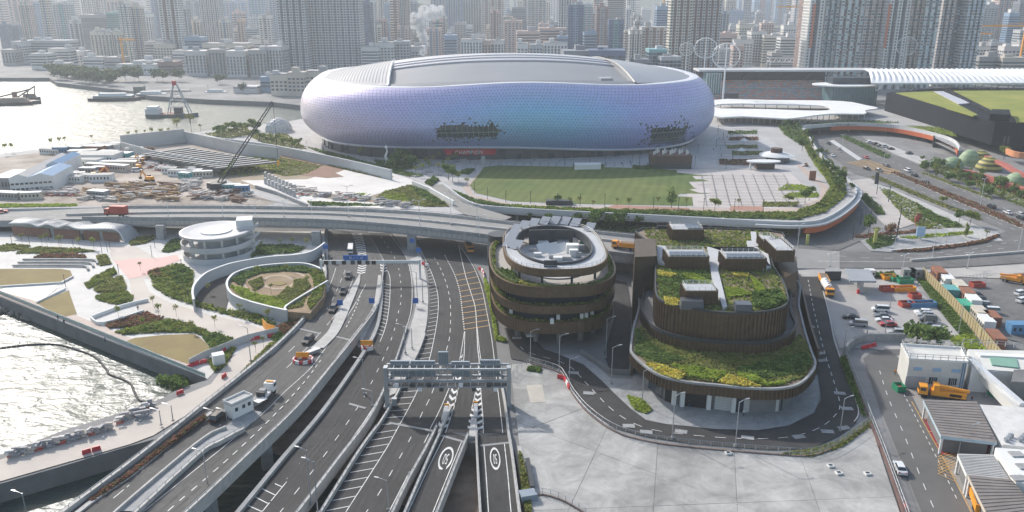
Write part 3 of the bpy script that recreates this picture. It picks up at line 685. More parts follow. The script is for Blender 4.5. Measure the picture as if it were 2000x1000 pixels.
for i in range(31):
 lx=XL+(XR-XL)*i/30;yy=clampy(lx);row=[]
 for ly,dz in[(-yy,-.2),(-yy*.94,-.1),(-yy*.935,-1.6),(-yy*.8,-2.4),(-yy*.6,-2.8),(-yy*.42,-2.4),(-yy*.30,-2.0)]:row.append(s_world(lx,ly,dome(lx,ly)+dz))
 rows.append(row)
b.grid(rows);b.build('arched_roof',roof_d,stad,fix=False)
b=MB();rows=[];stops_=[(-.30,-2.0),(-.299,-1.2),(-.20,-.9),(-.199,-.4),(-.08,-.2),(-.079,.3),(.05,.4),(.3,.4),(.7,.6),(1,0)]
for i in range(31):
 lx=XL+(XR-XL)*i/30;yy=clampy(lx)
 rows.append([s_world(lx,yy*f,dome(lx,yy*f)+dz)for f,dz in stops_])
b.grid(rows);rf=b.build('ridge_roof',mat('roof_pale_band',(.42,.42,.45),.45,.05,.05,.3),stad,fix=False)
for f,dz in((-.299,-.85),(-.199,-.1),(-.079,.5)):
 g=MB();g.tube([s_world(XL+(XR-XL)*i/30,clampy(XL+(XR-XL)*i/30)*(f+.012),dome(XL+(XR-XL)*i/30,clampy(XL+(XR-XL)*i/30)*f)+dz-.6)for i in range(31)],.4,4);g.build('ridge_gutter',dark_metal,rf)
for px_,py_,zz in((746,152,45.5),(1182,157,46)):
 p=at(px_,455,z=zz-2);MB().box((p.x,p.y,zz-3.5),6.5,9,3.4,SROT).build('track_housing',roof_m,stad)
base_m=mat('ground_floor_panels',(.07,.075,.085),.4,.2,.06)
b=MB();rows=[]
for z in(TZ-.2,9.5,14.5):rows.append([s_world(s_rad(th_of(j,140),SA-11.5,SB-11.5)*cos(th_of(j,140)),s_rad(th_of(j,140),SA-11.5,SB-11.5)*sin(th_of(j,140)),z)for j in range(140)])
b.grid(rows,0,True);base=b.build('ground_floor',base_m,stad,fix=False)
for k in range(64):
 th=pi+pi*(k+.5)/64;r=s_rad(th,SA-11.2,SB-11.2);p=s_world(r*cos(th),r*sin(th),TZ)
 wdt=R2 .choice((2.2,3.2,4.2));a=math.atan2((s_world(r*cos(th+.01),r*sin(th+.01),0)-p).y,(s_world(r*cos(th+.01),r*sin(th+.01),0)-p).x)
 if k%3:MB().box((0,0,0),wdt,.5,R2 .choice((2.8,4.5,5.2))).build('entrance_glazing',glass_d if k%2 else dark_metal,base).matrix_world=Matrix.Translation(p)@Matrix.Rotation(a,4,'Z')
def th_front(px):
 return min((pi+pi*k/600 for k in range(600)),key=lambda th:abs(proj(s_world(s_rad(th,SA-11.5,SB-11.5)*cos(th),s_rad(th,SA-11.5,SB-11.5)*sin(th),9))[0]-px))
t0,t1=th_front(868),th_front(970)
fr=lambda t,z,o=0:s_world(s_rad(t,SA-10.9+o,SB-10.9+o)*cos(t),s_rad(t,SA-10.9+o,SB-10.9+o)*sin(t),z)
b=MB();b.grid([[fr(t0+(t1-t0)*k/10,z)for k in range(11)]for z in(8.6,11.6)]);sg=b.build('store_sign',mat('sign_red',(.42,.02,.03),.5,.1,.2),stad)
tm2=text_mesh('CHAMPION',2.6,white_paint,'sign_lettering',.03,sp=1.12)
tc_=th_front(918);c_=fr(tc_,10.0,.35);d_=(fr(tc_+.01,10,.35)-c_).normalized()
o=link('sign_lettering',tm2,sg);o.matrix_world=Matrix.Translation(c_)@Matrix.Rotation(math.atan2(d_.y,d_.x),4,'Z')@Matrix.Rotation(pi/2,4,'X')
# city beyond the harbour
GRP_T='buildings of the hazy city beyond'
def window_grid(b,a,c,z0,z1,floor,col,mi=0,fw=.62,fh=.52,out=.12,sill=.25):
 """window panes on the wall from a to c"""
 a,c=Vector(a),Vector(c);L=(c-a).length;t=(c-a).normalized();nrm=Vector((t.y,-t.x,0))*out
 nc=max(1,int(L/col));nf=max(1,int((z1-z0)/floor));cw=L/nc
 for f in range(nf):
  zb=z0+f*floor+floor*sill
  for k in range(nc):
   p=a+t*(cw*(k+.5-fw/2))+nrm;q=p+t*cw*fw
   b.add([(p.x,p.y,zb),(q.x,q.y,zb),(q.x,q.y,zb+floor*fh),(p.x,p.y,zb+floor*fh)],[(0,1,2,3)],mi)
def band_grid(b,a,c,z0,z1,floor,mi=0,fh=.5,out=.12):
 window_grid(b,a,c,z0,z1,floor,(Vector(c)-Vector(a)).length+.01,mi,.96,fh,out)
glassy=mat('window_glass_city',(.06,.08,.105),.2,.3,.02,isl=.6)
glassy_b=mat('window_glass_blue',(.04,.08,.15),.15,.3,.02,isl=.4)
panel_col=mat('window_panels_coloured',(1,1,1),.5,.3,.05,stops=[(.10,.13,.17),(.35,.5,.5),(.12,.15,.18),(.3,.2,.17),(.55,.55,.53),(.13,.22,.33),(.12,.14,.17),(.42,.36,.3),(.2,.42,.45),(.14,.16,.2)])
WALLS=dict(white=(.62,.61,.58),beige=(.52,.47,.40),grey=(.40,.41,.42),dark=(.17,.19,.22),navy=(.08,.12,.21),pink=(.52,.40,.35),brown=(.26,.17,.15),pale=(.55,.53,.52),blue=(.22,.31,.42),green=(.22,.38,.36),teal=(.16,.34,.36),salmon=(.58,.38,.28),cream=(.60,.55,.46),concrete=(.36,.35,.34))
def wall_mat(c):return mat('render_'+c,[min(.8,x*1.03+.015)for x in WALLS[c]],.8,.08,.05)
def tower(xl,xr,Y,top,col,label,cat='tower',depth=None,rz=0.0,style='win',bays=0,floor=3.0,cw=3.2,z0=0.0,roofbox=True,name='tower_block',glz=None,h=None,fw=.62,notch=1.6):
 """building between photo columns xl, xr at distance Y; top = photo row of the roof (or h = height)"""
 p=at((xl+xr)/2,Y,z=z0+20);zc=Y*cos(PITCH)-(z0+20-H)*sin(PITCH)
 w=(xr-xl)/F*zc
 if h is None:h=at((xl+xr)/2,Y,py=top).z-z0
 depth=depth or min(max(w*.7,14),30)
 if rz:w=max(6,(w-abs(sin(rz))*depth)/cos(rz))
 t=thing(name,label,cat,(p.x,Y+depth/2,z0),rz,GRP_T)
 wb,gb=MB(),MB();hw,hd=w/2,depth/2
 front=[(-hw,-hd)]
 if bays:
  k=bays*2+1;seg=w/k
  for i in range(k):
   y=-hd if i%2==0 else-hd+notch
   if i:front.append((-hw+seg*i,y))
   front.append((-hw+seg*(i+1),y))
 else:front.append((hw,-hd))
 plan=front+[(hw,hd),(-hw,hd)]
 wb.prism(plan,-1,h)
 rq=random.Random(int(xl*3+Y));c2=rq.choice(('brown','blue','concrete','dark','grey','teal'))
 if bays:
  for a,c in zip(front,front[1:]):
   if a[1]==c[1]and a[1]>-hd:wb.quad((a[0],a[1]-.06,0),(c[0],c[1]-.06,0),(c[0],c[1]-.06,h),(a[0],a[1]-.06,h),1)
 edges=list(zip(front,front[1:]))+[((hw,-hd),(hw,hd)),((-hw,hd),(-hw,-hd))]
 for a,c in edges:
  L=math.hypot(a[0]-c[0],a[1]-c[1])
  if L<2.2:continue
  if style=='band':band_grid(gb,(*a,0),(*c,0),4,h-1.5,floor)
  elif style=='rib':window_grid(gb,(*a,0),(*c,0),3,h-2,floor*1,cw,0,.5,.8,.12,.1)
  elif style=='curtain':window_grid(gb,(*a,0),(*c,0),1,h-1,floor,cw,0,.9,.82,.12,.1)
  else:window_grid(gb,(*a,0),(*c,0),4,h-2,floor,cw,0,fw)
 wb.build('wall',[wall_mat(col),wall_mat(c2)],t,fix=False);gb.build('window',glz or glassy,t,'stuff',fix=False)
 if roofbox:
  rb=MB();rr=random.Random(int(xl*7+Y))
  rb.box((0,0,h-.05),w+.5,depth+.5,.9);o=rb.build('roof_parapet',wall_mat('concrete' if col in('white','cream')else col),t)
  for _ in range(1+(w>30)+(w>60)):
   q=MB();q.box((rr.uniform(-.3,.3)*w,rr.uniform(-.2,.2)*depth,h+.8),min(w*.35,rr.uniform(5,11)),min(depth*.5,rr.uniform(4,9)),rr.uniform(2,5.5));q.build('roof_plant',wall_mat(rr.choice(('pale','concrete',col))),o)
 return t
TW=[(0,18,1500,48,'navy','dark blue glass office block with white roof line at the far shore','curtain',0),(22,38,1520,50,'navy','slim dark blue block beside the blue glass offices','curtain',0),(57,81,1700,5,'blue','hazy grey-blue tower with stepped top above the far harbour','win',2),(82,104,1750,16,'grey','hazy grey slab joined to the stepped blue tower','win',2),(113,143,1450,7,'grey','grey tower with narrow crown over the far shore','win',1),(140,166,1350,40,'pale','pale mid-rise flats beside the construction tower','rib',1),(165,216,1300,30,'concrete','bare concrete tower under construction above the harbour','band',0),(215,246,1290,25,'green','tower wrapped in green netting on the far shore','band',0),(178,250,2000,-25,'cream','very tall hazy cream tower behind the building site','win',3),(180,194,1150,62,'cream','slender cream flats tower in a row of four by the harbour','rib',0),(195,208,1150,62,'cream','slender cream flats tower in a row of four by the harbour','rib',0),(209,222,1150,63,'cream','slender cream flats tower in a row of four by the harbour','rib',0),(224,237,1150,62,'cream','slender cream flats tower in a row of four by the harbour','rib',0),(241,260,1180,9,'white','white gridded residential tower with balconies on the far shore','win',2),(261,283,1190,14,'beige','beige gridded tower touching the white gridded one','win',2),(285,300,1400,27,'white','thin white tower slotted between darker ones','rib',0),(302,322,1600,-4,'blue','blue-grey hazy tower behind the tall white one','win',1),(320,358,1120,-40,'white','very tall white residential tower with long window strips by the harbour','win',2),(356,372,1300,37,'beige','beige tower behind the blue office block','rib',0),(374,394,1320,40,'cream','cream tower with ribbed front behind the blue office block','rib',1),(352,395,1800,2,'dark','dark hazy slab behind the beige towers','win',2),(396,434,1380,-30,'pale','tall ribbed white tower with deep vertical grooves','rib',4),(432,450,1300,38,'cream','cream tower leaning on the ribbed white one','rib',1),(438,458,1900,4,'blue','hazy blue twin tower with rounded top','win',1),(461,481,1900,3,'blue','hazy blue twin tower with rounded top','win',1),(466,479,1350,38,'salmon','narrow salmon tower near the industrial blocks','rib',0),(489,520,1800,-8,'blue','blue-grey tower left of the grey twin wall of flats','win',2),(482,504,1250,54,'grey','grey office block with white bands over the factories','band',0),(510,533,1150,30,'white','white tower squeezed beside the wall of flats','win',1),(531,548,1500,-10,'blue','dim blue tower in the gap by the wall of flats','win',1),(548,602,985,-60,'pale','pale end wing of the giant wall of flats behind the arena','win',4),(601,706,1010,-60,'pale','giant grid-fronted grey wall of flats rising behind the arena','win',8),(706,726,1200,6,'navy','dark navy office tower beside the giant wall of flats','curtain',0),(725,735,1250,0,'white','thin white fin tower next to the navy one','rib',0),(735,760,1900,-20,'beige','hazy beige tower above the white factories','win',1),(737,746,1250,48,'cream','small cream tower over the white factories','win',0),(745,756,1260,38,'pink','pale pink slim tower over the white factories','rib',0),(755,772,1500,6,'blue','blue glazed tower with sharp edges over the factories','curtain',0),(770,778,1350,38,'grey','thin grey tower near the smoke plume','rib',0),(777,798,1250,51,'pink','pink-grey flats with a flat top near the smoke plume','win',1),(772,812,2200,-15,'beige','far hazy beige pair of towers over the wooded hill','win',2),(834,862,1180,56,'pink','pinkish mid-rise right behind the smoke plume','win',2),(842,870,1700,-25,'grey','tall hazy grey tower just right of the smoke','win',2),(872,904,1650,-30,'blue','tall hazy blue-grey tower with ribbed face','rib',3),(888,910,1350,46,'concrete','plain brownish block below the hazy blue towers','win',0),(905,940,1720,-30,'grey','tall grey tower between two bluish ones','rib',3),(941,985,1680,-12,'beige','broad hazy beige tower with many bays','win',3),(950,968,1280,50,'cream','cream stepped flats above the arena roof','win',1),(958,975,1240,21,'pink','pink tower with narrow front above the arena roof','rib',1),(985,1020,1150,41,'pink','pink and grey flats with clustered bays above the arena roof','win',2),(1000,1028,1500,15,'dark','dark grey tower with banded floors behind pink flats','band',0),(1030,1066,1450,-8,'grey','grey gridded tower with crossing bays above the arena','win',2),(1010,1040,1900,0,'beige','faded beige tower far behind the arena','win',1),(1108,1138,1050,11,'navy','slim dark navy tower standing alone above the arena roof','win',1),(1116,1130,1500,-6,'brown','brown tower peeping over the navy one','win',0),(1140,1162,1500,22,'pale','pale low tower between the navy and the red-brown ones','rib',1),(1163,1186,1150,14,'brown','red-brown tower with a narrow raised core','win',1),(1184,1216,1300,-30,'concrete','tall brown-grey banded tower behind the red-brown one','band',0),(1187,1216,1000,40,'navy','navy block with white edge columns above the arena roof','win',1),(1222,1232,1700,17,'grey','thin grey chimney-like tower in the haze','rib',0),(1228,1252,960,60,'white','white flats with three tall window columns','rib',2),(1251,1300,965,54,'grey','grey flats with broad bays beside the white ribbed ones','win',3),(1279,1305,1100,13,'blue','blue and white striped tower with a yellow top','band',0),(1304,1346,900,-60,'cream','tall beige-grey residential tower with stacked bay windows','win',3),(1345,1402,920,-60,'pale','broad tall grey residential tower with rounded bays','win',5),(1402,1420,1200,22,'grey','grey tower beside the tall bay-window pair','rib',1),(1424,1450,1900,20,'blue','hazy blue block far beyond the low town','win',0),(1470,1502,2400,0,'blue','faint blue tower far beyond the low town','win',1),(1404,1436,2300,-18,'pale','faint pale towers at the edge of the haze','win',2),(1440,1462,2500,-10,'blue','very faint blue tower in the haze','win',1),(1512,1532,2300,-5,'blue','faint slim tower left of the coloured flats','win',1),(1534,1560,2000,28,'dark','dim dark block left of the coloured flats','win',1),(1906,1938,1250,10,'grey','grey tower right behind the coloured flats','win',2),(1938,1962,1300,-20,'pink','hazy pinkish tower beyond the coloured flats','win',2),(1960,1980,1150,26,'blue','blue banded office block at the edge of the town','band',0),(1978,2012,1250,4,'dark','dark gridded tower at the edge of the town','win',2),(1985,2020,1050,60,'grey','low grey block under the dark gridded tower','band',0),]
for(xl,xr,Y,top,col,lab,st,bays)in TW:
 tower(xl,xr,Y,top,col,lab,'tower',None,0,st,bays,cw=3.0 if Y<1100 else 4.2,floor=3.0 if Y<1400 else 3.6,glz=glassy_b if col in('navy','blue')else None)
gc=lambda n,st_:mat('window_panels_'+n,(1,1,1),.5,.3,.05,stops=st_)
g1_=gc('teal',[(0.14,0.19,0.24),(0.48,0.72,0.74),(0.16,0.21,0.26),(0.72,0.80,0.77),(0.19,0.24,0.29),(0.35,0.61,0.67)]);g2_=gc('brown',[(0.13,0.14,0.18),(0.51,0.35,0.30),(0.16,0.18,0.21),(0.67,0.56,0.48),(0.19,0.21,0.26),(0.42,0.27,0.24)]);g3_=gc('blue',[(0.13,0.18,0.24),(0.26,0.45,0.64),(0.16,0.21,0.27),(0.56,0.67,0.77),(0.16,0.29,0.45),(0.21,0.24,0.29)])
for xl,xr,Y,b,col,gz,fw_,lab in((1562,1574,856,1,'brown',g2_,.6,'narrow brown-grey flank of the coloured flats at their outer end'),(1570,1600,838,1,'white',glassy,.3,'white gable-ended flats tower with orange stripe behind the stand'),(1601,1628,852,2,'pale',g1_,.7,'flats tower of teal panels beside the white gable'),(1630,1676,846,3,'white',g1_,.72,'wide flats tower with teal and pale panels behind the stand'),(1677,1708,842,2,'pale',g2_,.7,'flats tower with brown panels behind the stand'),(1709,1724,862,1,'grey',g3_,.6,'recessed grey flats wing between two panelled towers'),(1722,1764,826,2,'white',glassy,.34,'white gable flats tower with red stripe before the ribbed canopy'),(1764,1790,842,2,'beige',g2_,.7,'flats tower with russet panels beside the white gable'),(1791,1822,838,2,'white',g1_,.74,'flats tower of dense teal and white panels above the ribbed canopy'),(1824,1850,856,2,'pale',g2_,.7,'grey flats tower with a red fin above the ribbed canopy'),(1852,1874,866,1,'dark',g3_,.7,'dark flats tower with blue windows above the ribbed canopy'),(1873,1906,850,3,'white',g3_,.74,'pale flats tower with blue panels at the end of the coloured row')):
 t=tower(xl,xr,Y,-70,col,lab,'tower',24,R(-3),'win',b,cw=2.5,floor=2.9,glz=gz,fw=fw_,notch=3.5)
 if 'stripe' in lab or 'fin' in lab:
  p0=at((xl+xr)/2+(3 if 'orange' in lab else-9),Y,z=60);MB().box((p0 .x-t.location.x,p0 .y-t.location.y-.6,40),2.2,.8,42).build('accent_strip',mat('accent_red',(.55,.17,.10),.6,.1,.1),t)
LW=[(24,46,1150,82,'pale','pale end block of the long grey shore building','win',30),(45,140,1170,80,'grey','long grey institutional building on the far shore','band',25),(0,26,1130,98,'concrete','low ribbed grey shed building on the far shore','rib',30),(56,94,1060,106,'white','white stepped apartment house by the far seawall','band',20),(94,134,1090,96,'white','white stepped building with terraces near the far seawall','band',20),(137,165,1120,101,'pale','pale box building behind the shore trees','win',20),(158,200,1080,112,'white','long low white school building behind the shore trees','band',16),(92,130,1010,125,'cream','low cream building among shore trees','band',14),(222,306,985,127,'white','white waterfront building with rows of windows and a stair tower','win',18),(306,342,990,122,'brown','brown framed shed beside the white waterfront building','band',20),(200,238,1060,113,'concrete','grey flat-roofed block with orange machine behind it','band',22),(258,306,1040,120,'grey','grey warehouse with a pale roof edge at the waterfront','band',24),(283,320,1120,82,'cream','cream flats with balconies over the waterfront sheds','band',18),(300,342,1110,86,'cream','cream tenement row over the waterfront sheds','win',18),(336,362,1040,100,'white','white block at the end of the factory estate','band',20),(362,398,1090,74,'blue','bright blue office block over the factory estate','band',20),(360,402,975,101,'pale','ribbed pale factory block, first of the long estate by the water','rib',26),(403,440,965,98,'concrete','ribbed grey factory block in the long estate by the water','rib',26),(441,480,955,101,'pale','pale factory block with dark stair slots by the water','rib',26),(396,485,1060,86,'cream','flat factory roof line behind the ribbed blocks','band',26),(482,520,950,99,'concrete','factory block nearest the wall of flats','rib',26),(520,556,960,92,'pale','ribbed factory block tucked behind the wall of flats','rib',26),(484,530,1150,78,'white','low white row of workshops behind the factories','band',20),(526,562,770,146,'cream','weathered cream tenement at the water beside the arena','win',14),(560,596,765,143,'beige','weathered beige tenement hiding behind the arena rim','win',14),(596,640,775,140,'cream','old tenement roofs just above the arena rim','win',14),(452,500,790,171,'pale','flat white pier shed at the water','band',16),(505,530,800,152,'blue','small blue-grey pump house at the water','band',10),(706,742,990,92,'white','white factory with grid of wide windows above the arena','band',22),(736,770,1000,84,'white','white factory with roof sign frame above the arena','win',22),(768,800,1010,82,'grey','grey blank-sided factory above the arena','win',22),(798,830,1030,92,'pale','pale factory left of the smoke plume base','win',22),(868,892,1050,70,'blue','grey-green glazed office above the arena','band',20),(900,944,1000,78,'white','white and green ribbed flats above the arena roof','rib',18),(928,962,1010,80,'pink','pink ribbed flats above the arena roof','rib',18),(960,986,1020,80,'white','white ribbed end flats above the arena roof','rib',18),(1008,1054,1050,62,'pink','long reddish housing slab with blue roof above the arena','band',16),(1052,1106,1080,56,'pink','second long reddish housing slab with blue roof','band',16),(1010,1032,980,86,'white','small white flats at the arena roof edge','win',16),(1034,1060,985,88,'grey','grey flats at the arena roof edge','win',16),(1062,1108,990,84,'white','white flats row at the arena roof edge','rib',16),(1088,1110,1000,72,'blue','blue-roofed flats left of the navy tower','band',16),(1138,1164,1020,64,'blue','pale blue school block right of the navy tower','band',16),(1098,1160,860,101,'dark','dark glass office with curved pale roof behind the arena','curtain',30),(1150,1224,850,100,'navy','dark blue glass office wing behind the arena','curtain',30),(1238,1272,840,118,'dark','dark glass office step at the arena shoulder','curtain',24),(1266,1302,845,98,'teal','green glazed office block behind the arena shoulder','curtain',24),(1286,1330,830,112,'grey','grey glazed office block behind the arena shoulder','curtain',24),(1402,1438,1100,66,'pink','low pink flats in the old town','band',16),(1432,1470,1080,78,'white','white stacked houses in the old town','win',16),(1462,1496,1120,62,'white','white flats on the rise in the old town','win',16),(1490,1530,1100,70,'cream','cream flats in the old town','band',16),(1522,1562,1050,74,'white','white office with dark window bands in the old town','band',18),(1440,1470,1250,48,'cream','cream terraces far in the old town','win',16),(1484,1510,1280,46,'pink','pink terraces far in the old town','win',16),(1528,1556,1300,50,'white','white terraces far in the old town','win',16),(1404,1428,980,96,'grey','grey depot behind the floodlights','band',16),(1430,1452,1000,90,'pink','pinkish block behind the floodlights','win',14),(1505,1528,960,104,'concrete','low grey terminal behind the footbridge','band',16),(1904,1930,960,92,'white','low white blocks beside the orange crane','win',14),(1928,1962,980,84,'grey','grey terraces beside the orange crane','band',16),(1958,1990,940,92,'pale','pale flats under the orange crane jib','win',14),(1984,2020,960,86,'white','white flats at the town edge','band',14),(1910,1950,880,112,'concrete','grey sheds near the ribbed canopy','band',14),(1956,2010,870,114,'beige','beige sheds near the ribbed canopy','band',14),]
for(xl,xr,Y,top,col,lab,st,dp)in LW:
 tower(xl,xr,Y,top,col,lab,'building',dp,random.uniform(-.12,.12),st,0,cw=3.6,floor=3.4,name='city_building')
rr=random.Random(11)
FAR=[('pale','grey','blue','beige','cream','dark','pink')[rr.randrange(7)]for _ in range(90)]
adj={'pale':'pale','grey':'grey','blue':'bluish','beige':'beige','cream':'cream','dark':'dark','pink':'pinkish'}
for i,col in enumerate(FAR):
 x=-40+2080*i/90+rr.uniform(-9,9);w=rr.uniform(16,34);Y=rr.uniform(1900,2900)
 top=rr.uniform(-40,22)if x<1000 else rr.uniform(-20,34)
 if 805<x<850 or 610<x<700:top=rr.uniform(10,38)
 tower(x,x+w,Y,top,col,f'faint {adj[col]} block far off in the haze','tower',None,0,'band' if i%3 else 'rib',rr.choice((0,1,2)),cw=6,floor=5.5,name='far_tower')
for i in range(60):
 col=rr.choice(('pale','grey','beige','cream','white','pink'));x=380+1640*i/60+rr.uniform(-9,9);Y=rr.uniform(1350,1800)
 tower(x,x+rr.uniform(18,40),Y,rr.uniform(46,76),col,f'hazy {adj.get(col, col)} low block in the middle distance','building',20,rr.uniform(-.2,.2),'band' if i%2 else 'win',0,cw=5,floor=4.2,name='hazy_building')
for i in range(76):
 col=rr.choice(('pale','grey','beige','cream','pink','white','blue'));x=rr.choice((rr.uniform(-20,560),rr.uniform(700,800),rr.uniform(830,1320),rr.uniform(700,1320),rr.uniform(1380,1580),rr.uniform(1890,2010)));far_=1380<x<1580;Y=rr.uniform(1900,2500)if far_ else rr.uniform(1250,1900)
 tower(x,x+rr.uniform(13,26),Y,rr.uniform(-20,40)if far_ else rr.uniform(-30,48),col,f'hazy slim {adj.get(col, col)} tower in the crowded skyline','tower',None,0,rr.choice(('win','rib','band')),rr.choice((1,2,2,3)),cw=4.4,floor=3.8,name='skyline_tower')
hb=MB();hx=np.linspace(-5200,5200,90);rows=[]
for k,(yy,f)in enumerate(((3300,0),(3700,.55),(4200,1),(4900,.4))):
 rows.append([Vector((x,yy+120*sin(x*.002),-2+f*(120+110*(sin(x*.0011+1)*.5+.5)+60*(sin(x*.0037)*.5+.5)+25*sin(x*.011))))for x in hx])
hb.grid(rows);struct(hb.build('hills',mat('hill_woods',(.06,.085,.05),.95,.3,.01),fix=False))
hb=MB();c0=at(812,1700,z=0);rows=[]
for i in range(9):
 r=1-i/8;rows.append([c0+Vector((cos(a)*95*r**.8,sin(a)*90*r**.8,78*(1-r**1.6)+5*sin(a*5)*r))for a in np.linspace(0,2*pi,25)[:-1]])
hb.grid(rows,0,True);struct(hb.build('wooded_hill',mat('near_hill_woods',(.05,.075,.04),.95,.45,.04,bump=1),fix=False))
# haze
hz=MB().prism([(-3600,-60),(3600,-60),(3600,3150),(-3600,3150)],-12,300).build('haze',[],None,'stuff',fix=True)
hm=bpy.data.materials.new('haze_air');hm.use_nodes=True;hn=hm.node_tree.nodes;hn.remove(hn['Principled BSDF'])
pv=hn.new('ShaderNodeVolumePrincipled');pv.inputs['Color'].default_value=(.88,.94,1,1);pv.inputs['Density'].default_value=.000175;pv.inputs['Anisotropy'].default_value=.25
hm.node_tree.links.new(pv.outputs[0],hn['Material Output'].inputs['Volume']);hz.data.materials.clear();hz.data.materials.append(hm)
# the two brown-clad buildings by the road
bronze=mat('bronze_cladding',(.15,.098,.055),.5,.2,.6,.25)
bronze_d=mat('bronze_cladding_dark',(.095,.066,.042),.5,.2,.6,.2)
roofpave=mat('roof_paving_grey',(.46,.47,.48),.8,.06,.2)
solar_m=mat('solar_panel_glass',(.03,.045,.08),.15,.15,.3,0,0,None,3,.7)
rail_m=mat('rail_grey',(.45,.47,.48),.5,.05,.4,.3)
leaf_mix=leafy('bed_leaves_mixed',[(.075,.115,.022),(.11,.14,.028),(.065,.10,.022),(.15,.17,.032),(.10,.11,.03),(.13,.125,.04)])
leaf_green=leafy('bed_leaves_green',[(.055,.09,.025),(.075,.115,.03),(.04,.065,.02),(.10,.14,.035)])
leaf_lime=leafy('bed_leaves_lime',[(.17,.21,.035),(.20,.23,.04),(.13,.18,.03)])
leaf_gold=leafy('bed_leaves_gold',[(.42,.29,.06),(.5,.34,.07),(.30,.24,.05),(.16,.16,.05)])
leaf_red=leafy('bed_leaves_russet',[(.13,.06,.045),(.17,.08,.05),(.10,.06,.045),(.09,.09,.035)])
leaf_olive=leafy('bed_leaves_olive',[(.13,.135,.042),(.11,.13,.04),(.16,.15,.05),(.09,.11,.03)])
def leaves(name,poly,z,m,n,h=.5,size=.45,parent=None,zf=None,up=.38):
 """n leaf tufts scattered over a polygon given in place coordinates"""
 xy=np.array([(p[0],p[1])for p in poly]);lo,hi=xy.min(0),xy.max(0);pts=np.empty((0,2))
 for _ in range(30):
  q=lo+rng.random((n*2,2))*(hi-lo);q=q[inside(xy,q[:,0],q[:,1])];pts=np.vstack([pts,q])
  if len(pts)>=n:break
 pts=pts[:n];n=len(pts)
 if n==0:return None
 hh=h*(.35+.65*(np.sin(pts[:,0]*.7+3)*np.cos(pts[:,1]*.9)*.5+.5))*rng.random(n)
 zz=np.full(n,z)if zf is None else np.array([zf(x,y)for x,y in pts])
 c=np.column_stack([pts,zz+hh])
 a=rng.normal(size=(n,3));a[:,2]*=up;a/=np.linalg.norm(a,axis=1)[:,None]
 b=rng.normal(size=(n,3));b[:,2]*=up;b-=a*(a*b).sum(1)[:,None];b/=np.linalg.norm(b,axis=1)[:,None]
 s=size*(.5+rng.random((n,1)));a*=s;b*=s*.7
 V=np.stack([c-a,c-b,c+a,c+b],1).reshape(-1,3)
 me=bpy.data.meshes.new(name);me.vertices.add(4*n);me.loops.add(4*n);me.polygons.add(n)
 me.vertices.foreach_set('co',V.ravel());me.loops.foreach_set('vertex_index',np.arange(4*n));me.polygons.foreach_set('loop_start',np.arange(0,4*n,4))
 me.update(calc_edges=True);me.materials.append(m)
 return link(name,me,parent,'stuff')
def bed(pts,z,m,n,h=.5,size=.45,name='shrub_bed',parent=None,world=False):
 return leaves(name,pts if world else PP(pts,z),z,m,n,h,size,parent)
def fins(par,path,z0,h,step=1.1,m=None,w=.28,d=.22,off=.15,name='cladding_fin'):
 b=MB();L=lens(path);s=step/2
 while s<L[-1]:
  a,t=along(path,s,L);b.box((a.x,a.y,z0),w,d,h,math.atan2(t.y,t.x));s+=step
 return b.build(name,m or bronze_d,par,'stuff',fix=False)
def railing(par,path,h=1.1,step=2.0,m=None,r=.045,name='railing',rails=2):
 b=MB();L=lens(path);s=0
 for k in range(rails):b.tube([p+Vector((0,0,h*(k+1)/rails))for p in path],r,4)
 while s<=L[-1]:
  a,_=along(path,s,L);b.bar(a,a+Vector((0,0,h)),r*2);s+=step
 return b.build(name,m or rail_m,par,'stuff',fix=False)
RN=2.9;rc=at(1074,219,z=12);RROT=R(3)
def r_pt(th,a,b,z,n=RN,dx=0,dy=0):
 r=(abs(cos(th)/a)**n+abs(sin(th)/b)**n)**(-1/n);x,y=r*cos(th)+dx,r*sin(th)+dy
 return Vector((rc.x+x*cos(RROT)-y*sin(RROT),rc.y+x*sin(RROT)+y*cos(RROT),z))
def r_ring(a,b,z,n=RN,k=72,dx=0,dy=0):return[r_pt(2*pi*i/k,a,b,z,n,dx,dy)for i in range(k)]
rt=thing('round_building','rounded bronze-banded building with planted ledges and a white ring roof beside the highway','building',(rc.x,rc.y,0),world=True)
for z0,z1,a in((4.8,8.0,17.0),(10.4,12.6,17.2),(15.0,17.9,17.4)):
 b=MB();o_,i_=(r_ring(a,a*1.47,z)for z in(z0,z1)),None
 lo,hi=r_ring(a,a*1.47,z0),r_ring(a,a*1.47,z1);li,ui=r_ring(a-.5,a*1.47-.5,z0),r_ring(a-.5,a*1.47-.5,z1)
 b.grid([li,lo,hi,ui,li],0,True);bd=b.build('facade_band',bronze,rt)
 fins(bd,r_ring(a+.05,a*1.47+.05,z0)+[r_pt(0,a+.05,a*1.47+.05,z0)],z0+.05,z1-z0-.1,.8,w=.1,d=.12)
 sl=MB();sl.add(r_ring(a-.4,a*1.47-.4,z0+.1),[tuple(range(72))]);sl.add(r_ring(a-.4,a*1.47-.4,z0+.3),[tuple(range(72))]);sl.build('floor_slab',concrete_d,rt,fix=False)
 ledge=r_ring(a-.6,a*1.47-.6,z1-.2);V=[]
 rg=ledge+r_ring(a-1.9,a*1.47-1.9,z1-.2)[::-1]
 for half in(range(0,36),range(36,72)):
  hp=[ledge[i%72]for i in list(half)+[half[-1]+1]]+[r_ring(a-1.6,a*1.47-1.6,z1)[i%72]for i in(list(half)+[half[-1]+1])[::-1]]
  leaves('ledge_planting',hp,z1-.35,leaf_mix,1500,.8,.4,rt)
core=MB();core.grid([r_ring(14.6,22,4.9),r_ring(14.6,22,16.4)],0,True);core.build('recessed_glazing',glass_d,rt,fix=False)
